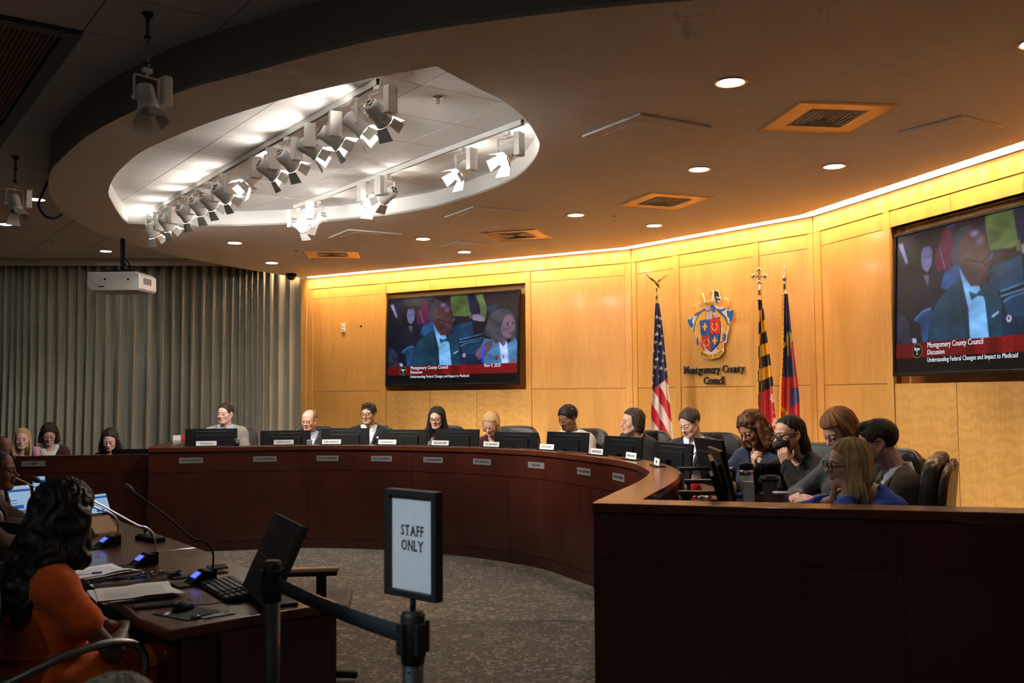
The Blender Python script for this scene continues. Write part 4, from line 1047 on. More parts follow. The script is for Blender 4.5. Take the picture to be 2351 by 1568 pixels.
def torso_frame(p):
    N = np.array(p['neck'], float); Pv = np.array(p.get('pelvis', (0, 0.0, 0.53)), float); up = N - Pv; up /= np.linalg.norm(up)
    yaw = radians(p.get('tyaw', 0)); x = np.array((cos(yaw), sin(yaw), 0)); x -= up * (x @ up); x /= np.linalg.norm(x); x = x + up * np.sin(radians(p.get('troll', 0))); x /= np.linalg.norm(x)
    y = np.cross(up, x); y /= np.linalg.norm(y)
    return N, np.stack([x, y, up], 1)
def torso_prims(f, p, g, arms=True, sleeve=1.0, skip_low=False):
    """trunk, shoulders and arms grown by g"""
    N, R = torso_frame(p); b = p.get('build', 1.0); fem = p.get('fem', False)
    T = lambda x, y, z: N + R @ np.array((x, y, z))
    sw = (0.150 if fem else 0.175) * b
    f.ell(T(0, 0.008, -0.20), (0.155 * b + g, 0.108 * b + g, 0.19 + g), 0.04, R)
    f.ell(T(0, -0.005, -0.40), (0.148 * b + g, 0.118 * b + g, 0.20 + g), 0.06, R)
    f.ell(T(0, 0.01, -0.52), (0.165 * b + g, 0.130 * b + g, 0.15 + g), 0.06, R)
    if fem:
        for s in (-1, 1): f.ell(T(s * 0.07, -0.085, -0.22), (0.065 + g, 0.055 + g, 0.062 + g), 0.04, R)
    else: f.ell(T(0, -0.045, -0.17), (0.13 * b + g, 0.07 + g, 0.11 + g), 0.05, R)
    for s in (-1, 1):
        f.cap(T(s * 0.03, 0.018, 0.012), T(s * sw * 0.86, 0.012, -0.058), 0.040 + g * 0.6, 0.050 + g, 0.04)
        f.ell(T(s * sw, 0.010, -0.080), (0.055 * b + g, 0.055 * b + g, 0.055 + g), 0.04, R)
    if arms:
        for s, key in ((-1, 'armR'), (1, 'armL')):
            A = p.get(key) or {}
            sh = T(s * sw, 0.010, -0.082); el = np.array(A.get('elbow', T(s * (sw + 0.075), -0.05, -0.36))); wr = np.array(A.get('wrist', el + np.array((-s * 0.06, -0.25, 0.03))))
            r = (0.046 if fem else 0.052) * b
            if sleeve >= 1: f.chain([sh, el, wr], [r + g, r * 0.82 + g, r * 0.62 + g * 0.8], 0.03)
            else: f.cap(sh, sh + (el - sh) * sleeve, r + g, r * 0.92 + g * 1.2, 0.03)
def arm_pts(p, s, key):
    N, R = torso_frame(p); b = p.get('build', 1.0); sw = (0.150 if p.get('fem') else 0.175) * b; A = p.get(key) or {}
    T = lambda x, y, z: N + R @ np.array((x, y, z))
    sh = T(s * sw, 0.010, -0.082); el = np.array(A.get('elbow', T(s * (sw + 0.075), -0.05, -0.36))); wr = np.array(A.get('wrist', el + np.array((-s * 0.06, -0.25, 0.03))))
    return sh, el, wr, A
def cloth_mat(name, col, rough=0.85, noise=0.12, **k): return mat('cloth_' + name, col, rough, noise=noise, nscale=k.pop('nscale', 250), bump=0.12, spec=0.25, sheen=0.15, **k)
def project(bvh, T, x, z, off, y0=-0.5):
    """front surface of a garment at trunk coordinates x, z"""
    N, R = T; o = Vector(N + R @ np.array((x, y0, z))); d = Vector(R @ np.array((0, 1.0, 0)))
    h = bvh.ray_cast(o, d, 1.0)
    if h[0] is None: return None
    return np.array(h[0]) - np.array(d) * off
def patch(bvh, TF, poly, off, nx=7, thick=0.0):
    """strip given as list of (left point, right point) rows in trunk x,z laid on a garment"""
    rows = []
    for (ax, az), (bx, bz) in poly:
        r = []
        for t in np.linspace(0, 1, nx):
            q = project(bvh, TF, ax + (bx - ax) * t, az + (bz - az) * t, off)
            r.append(q)
        rows.append(r)
    last = None
    for r in rows:
        for i, q in enumerate(r):
            if q is None: r[i] = last if last is not None else np.zeros(3)
            last = r[i]
    return np.array(rows)

def person(label, loc, rz, p, group=None):
    """p: pose and looks; loc on the floor, facing -Y before turning by rz"""
    root = empty('person', loc, rz, label=label, cat='person', group=group)
    H = np.array(p['head'], float); R = rot3(*p.get('hrot', (0, 0, 0)))
    p = dict(p); S = p.get('hs', 1.0)
    if 'neck' not in p:
        lean = p.get('lean', 0.02); p['neck'] = (H[0] * 0.6, H[1] * 0.55 + 0.03 + lean * 0.5, H[2] - 0.155)
    N, TR = torso_frame(p); fem = p.get('fem', False)
    df = p.get('res', 0.0052)
    hb = 0.135
    fine = [[(H[i] - hb, H[i] + hb)] for i in range(3)]
    arms = [arm_pts(p, s, k) for s, k in ((-1, 'armR'), (1, 'armL'))]
    for sh, el, wr, A in arms:
        if A.get('show'):
            d = np.array(A.get('dir', (0, -1, 0)), float); d /= np.linalg.norm(d); c = wr + d * 0.09
            for i in range(3): fine[i].append((c[i] - 0.12, c[i] + 0.12))
    pts = np.array([H - 0.15, H + 0.16] + [q for a in arms for q in a[:3]] + [a[2] + 0.2 * np.array(a[3].get('dir', (0, -1, 0))) for a in arms] + [N + np.array((0.28, 0.2, 0.1)), N - np.array((0.28, 0.25, 0.75))])
    lo, hi = pts.min(0) - 0.10, pts.max(0) + 0.10
    f = Field([axis(lo[i], hi[i], fine[i], df, 0.017) for i in range(3)])
    torso_prims(f, p, -0.012, arms=False)
    nr = 0.045 if fem else 0.054
    f.cap(H + R @ np.array((0, 0.022, -0.055)) * S, N + TR @ np.array((0, 0.008, -0.02)), nr * S * p.get('nk', 1.0), nr * 1.12 * p.get('nk', 1.0), 0.02)
    for (sh, el, wr, A), s in zip(arms, (-1, 1)):
        b = p.get('build', 1.0); r = (0.040 if fem else 0.045) * b
        f.chain([sh, el, wr], [r, r * 0.80, r * 0.58], 0.02)
        f.cap(el, el + (wr - el) * 0.45, r * 0.84, r * 0.86, 0.02)
        hand_prims(f, wr, A.get('dir', (0, -1, -0.1)), A.get('palm', (0, 0, -1)), A.get('curl', 0.35), s < 0 if not A.get('flip') else s > 0, A.get('hsc', 0.92 if fem else 1.0), A.get('spread', 0.0), A.get('thumb', 0.4), A.get('curls'))
    head_prims(f, H, R, p)
    V, F = f.mesh(); V = relax(V, F, 1, 0.4)
    cols = head_cols(V, H, R, p)
    body = obj('body', npmesh('body', V, F, m_skin, cols), root)
    if p.get('hair'): hair_build(p, H, R, root)
    if p.get('glasses'): glasses(p, H, R, root)
    # garments
    def garment(name, g, m, sleeve=1.0, arms_=True, cutfn=None, res=0.012, low=None, noise=0.0, cols=None):
        gl, gh = lo.copy(), hi.copy(); gh[2] = N[2] + 0.14
        ff = Field([np.arange(gl[i], gh[i], res) for i in range(3)])
        torso_prims(ff, p, g, arms_, sleeve)
        tx = lambda X, Y, Z: [TR[0][i] * (X - N[0]) + TR[1][i] * (Y - N[1]) + TR[2][i] * (Z - N[2]) for i in range(3)]
        def neckhole(X, Y, Z):
            x, y, z = tx(X, Y, Z); d = np.sqrt(x * x + (y - 0.004) ** 2) - p.get('nhole', 0.062 if not fem else 0.056); return np.maximum(d, -0.08 - z) if True else d
        ff.cut(neckhole, 0.006)
        if cutfn is not None: ff.cut(lambda X, Y, Z: cutfn(*tx(X, Y, Z)), 0.004)
        V, F = ff.mesh(); V = relax(V, F, 2)
        if noise:
            Nn = normals(V, F); V = V + Nn * (noise * (vnoise(V, 28, 2) + 0.6 * vnoise(V * np.array((1, 1, 2.2)), 45, 5)))[:, None]
        me = npmesh(name, V, F, m); o = obj(name, me, root); return o, V, F
    TF = (N, TR); vz = p.get('vdepth', 0.30); va = p.get('vang', 17.0)
    bv = None
    if p.get('shirt') is not None:
        so, sV, sF = garment('shirt', 0.002, cloth_mat('shirt_%s' % p.get('shirt_n', 'white'), p['shirt'], 0.8, 0.05), arms_=p.get('shirt_sleeve', 0) > 0, sleeve=p.get('shirt_sleeve', 1.0), cutfn=p.get('shirt_cut'))
        bv = BVHTree.FromPolygons([tuple(v) for v in sV], [tuple(int(i) for i in q) for q in sF])
        if p.get('collar', True):
            cm = MB(); A = np.linspace(-pi * 0.93, pi * 0.93, 30); rr = nr * 1.12 * p.get('nk', 1.0) + 0.010
            P = np.array([[N + TR @ np.array(((rr + dr) * sin(a), 0.004 - (rr + dr) * -cos(a) * 1.0 * -1 * -1, z - 0.020 * (0.5 - 0.5 * cos(a + pi)))) for a in A] for dr, z in ((0.006, 0.020), (0.000, 0.048), (0.004, 0.049), (0.013, 0.012), (0.016, -0.002))])
            # back of neck is +Y: collar opens at the throat
            for i in range(P.shape[0]):
                for j, a in enumerate(A):
                    dr, z = ((0.006, 0.016), (0.000, 0.046), (0.004, 0.047), (0.014, 0.010), (0.018, -0.006))[i]
                    fr = 0.5 - 0.5 * cos(a)          # 0 back, 1 front
                    P[i, j] = N + TR @ np.array(((rr + dr) * sin(a), 0.006 + (rr + dr) * cos(a), z - 0.030 * fr - (0.026 * max(0, (abs(a) - 2.2)) if i >= 3 else 0)))
            cm.grid(P); cm.build('collar', MATS['cloth_shirt_%s' % p.get('shirt_n', 'white')], root)
    if p.get('tie') is not None and bv is not None:
        rows = []
        for z, w_ in ((-0.022, 0.017), (-0.030, 0.021), (-0.055, 0.013), (-0.060, 0.016), (-0.12, 0.022), (-0.20, 0.029), (-0.30, 0.036), (-0.40, 0.042)): rows.append(((-w_, z), (w_, z)))
        G = patch(bv, TF, rows, 0.006); dy = TR @ np.array((0, -1, 0))
        for i, q in enumerate((0.012, 0.016, 0.008, 0.003, 0.003, 0.003, 0.003, 0.003)):
            prof = np.cos(np.linspace(-1.3, 1.3, 7)); G[i] += dy[None] * (q * prof[:, None])
        tm = MB().grid(G)
        tie = tm.build('tie', p['tie'], root)
    if p.get('jacket') is not None:
        def vcut(x, y, z):
            a = radians(va); return np.maximum(np.maximum(np.abs(x - p.get('voff', 0)) * cos(a) - (z + vz) * sin(a), y - 0.02), -vz - 0.02 - z)
        jm = cloth_mat('jacket_%s' % p['jacket_n'], p['jacket'], 0.9, p.get('jnoise', 0.14))
        jo, jV, jF = garment('jacket', 0.018 if not p.get('thin') else 0.011, jm, cutfn=vcut if not p.get('closed') else p.get('jacket_cut'), noise=0.0035, res=p.get('jres', 0.0115), sleeve=p.get('sleeve', 1.0))
        if p.get('lapel', True) and not p.get('closed'):
            bj = BVHTree.FromPolygons([tuple(v) for v in jV], [tuple(int(i) for i in q) for q in jF]); t = math.tan(radians(va)); lw = p.get('lapw', 0.045)
            for s in (-1, 1):
                rows = []
                for k in range(9):
                    z = -vz + 0.005 + (vz - 0.02) * k / 8; e = (z + vz) * t + 0.004
                    wd = lw * min(1.0, 0.12 + k / 5.5) * (1.0 if k < 6 else 0.62 if k == 6 else 0.8)
                    a, b = (s * e + p.get('voff', 0), z), (s * (e + wd) + p.get('voff', 0), z - (0.012 if k > 5 else 0.0)); rows.append((a, b) if s > 0 else (b, a))
                G = patch(bj, TF, rows, 0.0045, 5); lm = MB().grid(G); o = lm.build('lapel', jm, root)
                sol = o.modifiers.new('thickness', 'SOLIDIFY'); sol.thickness = 0.003; sol.offset = 0
        if p.get('pin'):
            px_, pz_ = p['pin']; bj = BVHTree.FromPolygons([tuple(v) for v in jV], [tuple(int(i) for i in q) for q in jF]); q = project(bj, TF, px_, pz_, 0.006)
            if q is not None:
                MB().lathe([(0.0001, 0.004), (0.009, 0.004), (0.014, 0.0), (0.0001, -0.001)], 16, Matrix.Translation(Vector(q)) @ Matrix(TR.tolist()).to_4x4() @ Matrix.Rotation(radians(90), 4, 'X')).build('lapel_pin', mat('pin_enamel', (0.8, 0.72, 0.66), 0.4), root)
    # trousers or skirt: same seated legs for everyone behind a desk
    if p.get('legs', True):
        key = 'legs_%s' % p.get('legs_n', 'dark')
        if key not in LEGS:
            ff = Field([np.arange(-0.34, 0.34, 0.022), np.arange(-0.72, 0.26, 0.022), np.arange(-0.02, 0.72, 0.022)])
            for s in (-1, 1): ff.chain([(s * 0.09, 0.02, 0.53), (s * 0.11, -0.42, 0.53), (s * 0.11, -0.44, 0.09)], [0.095, 0.075, 0.055], 0.04); ff.cap((s * 0.11, -0.44, 0.045), (s * 0.12, -0.60, 0.035), 0.042, 0.034, 0.02)
            ff.ell((0, 0.03, 0.54), (0.175, 0.13, 0.11), 0.04)
            V, F = ff.mesh(); LEGS[key] = npmesh('trousers', relax(V, F, 2), F, cloth_mat('trousers_dark', (0.02, 0.021, 0.025)))
        obj('trousers', LEGS[key], root, p.get('legs_at', (0, 0, 0)))
    return root, TF
LEGS = {}
# ================================================================ the people
def tie_mat(name, c1, c2, scale, ang=35):
    m, nt, b = _new('tie_' + name); N, L = nt.nodes, nt.links
    tc = N.new('ShaderNodeTexCoord'); mp = N.new('ShaderNodeMapping'); mp.inputs['Rotation'].default_value = (0, radians(ang), 0); L.new(tc.outputs['Object'], mp.inputs['Vector'])
    if scale > 0:
        wv = N.new('ShaderNodeTexWave'); wv.bands_direction = 'X'; wv.inputs['Scale'].default_value = scale; L.new(mp.outputs[0], wv.inputs['Vector']); src = wv.outputs[1]
    else:
        vo = N.new('ShaderNodeTexVoronoi'); vo.inputs['Scale'].default_value = -scale; L.new(mp.outputs[0], vo.inputs['Vector']); src = vo.outputs[0]
    cr = N.new('ShaderNodeValToRGB'); cr.color_ramp.interpolation = 'EASE'; cr.color_ramp.elements[0].position = 0.42; cr.color_ramp.elements[1].position = 0.55
    cr.color_ramp.elements[0].color = (*c1, 1); cr.color_ramp.elements[1].color = (*c2, 1); L.new(src, cr.inputs[0]); L.new(cr.outputs[0], b.inputs['Base Color']); b.inputs['Roughness'].default_value = 0.45
    return m
LIGHT, PALE, TAN, OLIVE, BROWN, DEEP = (0.60, 0.36, 0.26), (0.66, 0.42, 0.33), (0.46, 0.26, 0.17), (0.50, 0.31, 0.21), (0.24, 0.115, 0.065), (0.105, 0.048, 0.028)
BLK = (0.008, 0.007, 0.007)
def put(label, hw, rz, p, lean=0.08, floor=None, **kw):
    """seat a person so that the head centre is at hw"""
    fz = PLAT if floor is None else floor
    d = Vector((sin(rz), -cos(rz)))
    root = (hw[0] - d.x * lean, hw[1] - d.y * lean, fz)
    q = dict(p); q['head'] = (0, -lean, hw[2] - fz)
    return person(label, root, rz, q, group=kw.get('group')), root
G_C = 'council members along the dais'
SEAT = []
def seat(*a, **k):
    r = put(*a, **k); SEAT.append((r[1], a[2])); return r
SH_L = [((-.068, .0, .03), (-.078, -.005, -.13), .030, .034), ((.068, .0, .03), (.078, -.005, -.13), .030, .034)]
# 1
seat('man in a light grey suit and blue shirt sitting upright before the curtain', (-3.267, 10.95, 1.385), 0.12, dict(skin=PALE, hrot=(-22, 3, 0), lid=.25, hair=dict(style='short', color=(.022, .014, .010), thick=.011, line=.068, peak=10, amp=.0016), jacket=(.23, .215, .19), jacket_n='light_grey', shirt=(.42, .48, .68), shirt_n='light_blue',
     tie=tie_mat('slate', (.10, .12, .17), (.16, .18, .25), 40), pin=(.11, -.13), brow=(.05, .03, .02)), lean=.03, group=G_C)
# 2
seat('balding man in glasses with a dark suit and red tie', (-2.322, 11.0, 1.302), 0.05, dict(skin=(.62, .34, .25), hrot=(-16, 10, 0), lid=.7, hair=dict(style='short', color=(.11, .085, .06), color2=(.24, .20, .16), thick=.006, line=.09, bald=.060, bald_y=.028, amp=.0012), glasses=dict(t=.0015, m='wire', col=(.25, .22, .2), metal=1.0), jw=1.1, hw=1.05,
     jacket=(.028, .027, .028), jacket_n='charcoal', shirt=(.50, .56, .72), shirt_n='striped_blue', tie=tie_mat('red', (.22, .03, .03), (.30, .05, .04), 60), build=1.06, voff=0.0, va=18, brow=(.25, .2, .16), brow_a=.5), lean=.06, group=G_C)
# 3
seat('man with thick black hair and glasses in a navy suit with striped tie', (-1.66, 11.1, 1.37), 0.02, dict(skin=TAN, hrot=(-18, 6, 0), lid=.5, hair=dict(style='curly', color=BLK, color2=(.03, .027, .026), thick=.014, line=.060, amp=.0025, freq=190, quiff=True), glasses=dict(t=.0022), jacket=(.010, .012, .022), jacket_n='navy', shirt=(.70, .70, .72), shirt_n='white',
     tie=tie_mat('burgundy', (.10, .012, .02), (.35, .20, .22), 24), pin=(.11, -.12), build=1.04, nose=1.15), lean=.05, group=G_C)
# 4
seat('woman with long straight black hair and dark glasses', (-.853, 10.85, 1.322), -0.12, dict(skin=(.58, .33, .24), fem=True, hrot=(-8, 12, 0), lid=.85, lips=(.42, .10, .09), hair=dict(style='straight', len=.27, color=BLK, color2=(.022, .017, .016), thick=.016, line=.074, peak=10, temple=-.035, rough=.32, locks=[((-.070, .0, .03), (-.092, .0, -.14), .028, .042), ((-.092, .0, -.14), (-.095, -.03, -.25), .042, .03), ((.070, .0, .03), (.090, .01, -.13), .028, .04)], blobs=[((0, .06, -.06), (.088, .05, .15))]),
     glasses=dict(t=.0026, rx=.025, rz=.020), closed=True, thin=True, jacket=(.10, .085, .09), jacket_n='tweed_blouse', jnoise=.8, shirt=None, jacket_cut=lambda x, y, z: np.maximum(np.maximum(np.abs(x) - .05 - (z + .06) * .6, y), -.07 - z)), lean=.10, group=G_C)
# 5
seat('woman with short blonde hair in a burgundy jacket reading downwards', (-.237, 10.5, 1.262), -0.25, dict(skin=(.64, .37, .28), fem=True, hrot=(-6, 30, 4), lid=1, hair=dict(style='straight', len=.10, color=(.42, .25, .10), color2=(.66, .46, .24), thick=.016, line=.070, temple=-.035, peak=2, rough=.5, locks=[((-.072, .0, .02), (-.075, -.015, -.07), .028, .024), ((.072, .0, .02), (.076, .0, -.085), .028, .026)], blobs=[((0, .065, -.03), (.078, .045, .085))]),
     jacket=(.050, .010, .016), jacket_n='burgundy', shirt=(.03, .012, .014), shirt_n='dark_red', collar=False, vdepth=.2, brow_a=.3, lips=(.5, .2, .17)), lean=.14, group=G_C)
# 6
seat('man with cropped black hair and goatee in a beige suit', (.545, 9.55, 1.343), -0.55, dict(skin=BROWN, hrot=(-16, 20, 0), lid=.9, hair=dict(style='curly', color=BLK, color2=(.022, .02, .02), thick=.016, line=.058, amp=.002, freq=260), beard=.9, goatee=True, beard_c=(.012, .01, .01), jacket=(.47, .43, .37), jacket_n='beige', shirt=(.78, .78, .78), shirt_n='white', tie=tie_mat('wine', (.14, .015, .025), (.2, .03, .04), 50), lips=(.22, .10, .08)), lean=.10, group=G_C)
# 7
seat('woman with dark bobbed hair in a black jacket turned in profile', (1.119, 9.0, 1.314), -0.75, dict(skin=(.58, .34, .26), fem=True, hrot=(-34, 2, 0), lid=.4, hair=dict(style='wavy', len=.09, color=(.018, .011, .009), color2=(.055, .034, .026), thick=.016, line=.078, temple=-.03, peak=4, locks=[((.070, .01, .02), (.074, .02, -.07), .028, .028), ((-.070, .01, .02), (-.074, .02, -.07), .028, .028)], blobs=[((0, .068, -.03), (.076, .046, .082))]),
     jacket=(.010, .010, .012), jacket_n='black', shirt=None, collar=False, vdepth=.26, vang=14, pin=(-.10, -.16), nose=1.2), lean=.06, group=G_C)
# 8
seat('man in a dark navy suit with blue patterned tie reading downwards', (1.532, 8.35, 1.323), -0.62, dict(skin=(.64, .39, .30), hrot=(-14, 26, 0), lid=1, hair=dict(style='short', color=(.028, .018, .013), color2=(.06, .04, .03), thick=.013, line=.072, peak=12, amp=.002, quiff=False), jacket=(.017, .018, .024), jacket_n='dark_navy', shirt=(.55, .62, .78), shirt_n='light_blue2', tie=tie_mat('blue_floral', (.10, .17, .42), (.50, .58, .75), -150), pin=(.09, -.13), build=1.05), lean=.12, group=G_C)
# 9
S9, r9 = seat('woman with long curly auburn hair in a navy sweater with an emblem', (1.736, 7.0, 1.315), -0.75, dict(skin=(.27, .13, .08), fem=True, hrot=(-14, 30, -4), lid=1, lips=(.30, .09, .08), hair=dict(style='curly', len=.22, color=(.030, .011, .006), color2=(.13, .048, .02), thick=.022, line=.068, temple=-.035, amp=.007, freq=70, locks=[((-.075, .0, .02), (-.10, .0, -.12), .035, .05), ((.075, .0, .02), (.105, .0, -.12), .035, .055)], blobs=[((0, .075, -.06), (.10, .06, .12)), ((.06, .03, -.13), (.06, .05, .06)), ((-.06, .03, -.13), (.06, .05, .06))]),
     closed=True, jacket=(.012, .018, .040), jacket_n='navy_sweater', shirt=None, jacket_cut=lambda x, y, z: np.maximum(np.maximum(np.abs(x) - .03 - (z + .10) * .45, y), -.12 - z), armR=dict(elbow=(-.26, -.16, .80), wrist=(-.13, -.36, .83), dir=(.5, -.7, .2), palm=(.6, .4, -.3), curl=.75, show=True), res=.0048), lean=.14)
# 10
S10, r10 = seat('person in a black face mask and glasses with long black hair, hands raised', (1.831, 6.4, 1.300), -0.95, dict(skin=(.55, .32, .22), fem=True, hrot=(-14, 8, 0), lid=.3, hair=dict(style='straight', len=.30, color=BLK, color2=(.018, .016, .016), thick=.009, line=.080, temple=.0, peak=8, side=.048, rough=.3, hang=[((0, .075, .03), (0.0, .05, -.16), .052, .058), ((0, .085, -.08), (0.0, .05, -.18), .058, .03)], blobs=[((0, .055, .0), (.068, .05, .09))]),
     glasses=dict(t=.0030, rx=.0265, rz=.021, m='black2'), jacket=(.010, .010, .011), jacket_n='black_blazer', shirt=(.02, .02, .022), shirt_n='black_floral', collar=False, vdepth=.22,
     armR=dict(elbow=(-.23, -.30, .76), wrist=(-.10, -.34, .93), dir=(.15, -.35, .9), palm=(.5, .8, .2), curl=.95, show=True, thumb=.7), armL=dict(elbow=(.22, -.28, .77), wrist=(.07, -.24, .96), dir=(-.25, -.1, .95), palm=(-.5, .75, .1), curl=.95, show=True, thumb=.7), res=.0046), lean=.12)
# 11
seat('woman with reddish-brown hair bowed over the desk behind the tweed-suited man', (1.962, 5.8, 1.345), -1.0, dict(skin=(.66, .38, .32), fem=True, hrot=(-12, 32, 0), lid=1, hair=dict(style='straight', len=.14, color=(.16, .065, .025), color2=(.34, .16, .07), thick=.022, line=.066, temple=-.04, peak=2, rough=.5, locks=[((-.072, .0, .02), (-.080, -.01, -.11), .03, .034), ((.072, .0, .02), (.080, -.01, -.11), .03, .034)], blobs=[((0, .07, -.03), (.085, .05, .10))]),
     jacket=(.06, .065, .075), jacket_n='patterned_grey', jnoise=.9, closed=True, shirt=None, armL=dict(elbow=(.24, -.25, .79), wrist=(.10, -.46, .80), dir=(-.5, -.8, .25), palm=(-.4, .2, -.8), curl=.7, show=True), armR=dict(elbow=(-.24, -.25, .79), wrist=(-.06, -.46, .81), dir=(.5, -.8, .2), palm=(.4, .2, -.8), curl=.7, show=True)), lean=.14)
# 12
seat('bearded man in a brown tweed suit seen from behind his shoulder', (1.985, 5.25, 1.300), -1.72, dict(skin=(.60, .34, .27), hrot=(-12, 16, 0), lid=.8, hair=dict(style='short', color=(.020, .014, .011), color2=(.065, .045, .034), thick=.012, line=.062, amp=.0022, quiff=True, sidecut=.7), beard=.75, beard_c=(.13, .11, .095), glasses=dict(t=.002), jacket=(.060, .036, .024), jacket_n='brown_tweed', jnoise=.5, shirt=(.60, .66, .74), shirt_n='pale_blue', tie=tie_mat('black', (.01, .01, .012), (.02, .02, .022), 30), build=1.08, res=.0045), lean=.12)
# 13
S13, r13 = seat('blonde woman in a royal blue jacket resting her chin on her hand', (1.715, 4.95, 1.208), -1.42, dict(skin=(.66, .40, .30), fem=True, hrot=(-6, 4, 8), lid=.35, lips=(.5, .18, .15), hair=dict(style='straight', len=.19, color=(.30, .19, .07), color2=(.68, .52, .27), root=(.16, .09, .035), gam=1.0, thick=.017, line=.080, temple=-.042, peak=6, rough=.45, amp=.004, locks=[((-.072, .0, .03), (-.090, .0, -.13), .030, .036), ((.072, .0, .03), (.092, -.004, -.13), .030, .040), ((.092, .0, -.10), (.085, .04, -.17), .04, .03)], blobs=[((0, .068, -.04), (.088, .052, .125))]),
     glasses=dict(t=.0030, m='tortoise', col=(.035, .016, .008)), closed=True, jacket=(.012, .055, .36), jacket_n='royal_blue', jnoise=.10, shirt=None, jacket_cut=lambda x, y, z: np.maximum(np.maximum(np.abs(x) - .02 - (z + .2) * .32, y), -.21 - z),
     armL=dict(elbow=(.20, -.42, .775), wrist=(.062, -.235, .885), dir=(-.20, .10, 1.0), palm=(-.75, .65, .0), curl=.78, show=True, thumb=.2), armR=dict(elbow=(-.20, -.40, .775), wrist=(-.055, -.26, .87), dir=(.35, .05, 1.0), palm=(.6, .75, .1), curl=.85, show=True), res=.0042), lean=.20)
# clerks at the lower desk
G_K = 'clerks at the lower desk'
put('blonde clerk with long hair in a tan jacket behind a monitor', (-5.70, 11.2, 1.106), 0.25, dict(skin=(.62, .38, .31), fem=True, hrot=(10, 4, 0), lid=.2, lips=(.5, .17, .15), hair=dict(style='straight', len=.30, color=(.30, .20, .10), color2=(.52, .38, .22), thick=.013, line=.074, temple=-.03, peak=8, locks=[((-.068, .0, .02), (-.08, -.02, -.16), .026, .032), ((.068, .0, .02), (.085, -.05, -.20), .028, .038), ((.085, -.05, -.20), (.09, -.07, -.30), .038, .02)], blobs=[((0, .06, -.05), (.078, .045, .12))]),
     jacket=(.26, .19, .11), jacket_n='tan', shirt=(.35, .33, .32), shirt_n='grey_top', collar=False), lean=.06, floor=0, group=G_K)
put('clerk with dark brown bob and glasses in a burgundy blazer', (-5.576, 11.6, 1.144), 0.3, dict(skin=(.52, .32, .27), fem=True, hrot=(8, 22, 0), lid=1, lips=(.4, .15, .14), hair=dict(style='wavy', len=.14, color=(.016, .009, .008), color2=(.05, .028, .022), thick=.022, line=.068, temple=-.035, locks=[((-.075, .0, .02), (-.09, -.005, -.08), .032, .034), ((.075, .0, .02), (.09, -.005, -.08), .032, .034)], blobs=[((0, .07, -.03), (.09, .05, .09))]),
     glasses=dict(t=.0016, m='wire2', col=(.3, .2, .2)), jacket=(.035, .010, .014), jacket_n='dark_burgundy', shirt=(.62, .63, .65), shirt_n='white_blouse', collar=False, vdepth=.34), lean=.08, floor=0, group=G_K)
put('clerk with long dark curly hair in a black top looking down', (-4.596, 11.0, 1.10), 0.15, dict(skin=(.60, .37, .31), fem=True, hrot=(2, 24, 0), lid=1, lips=(.5, .14, .13), hair=dict(style='curly', len=.22, color=(.010, .007, .006), color2=(.045, .026, .02), thick=.014, line=.074, temple=-.03, peak=9, amp=.006, freq=75, locks=[((-.07, .0, .02), (-.095, -.005, -.12), .03, .042), ((.07, .0, .02), (.095, -.005, -.12), .03, .042)], blobs=[((0, .065, -.05), (.085, .05, .12))]),
     jacket=(.010, .010, .011), jacket_n='black_top', closed=True, shirt=None, jacket_cut=lambda x, y, z: np.maximum(np.maximum(np.abs(x) - .05 - (z + .06) * .5, y), -.08 - z)), lean=.10, floor=0, group=G_K)

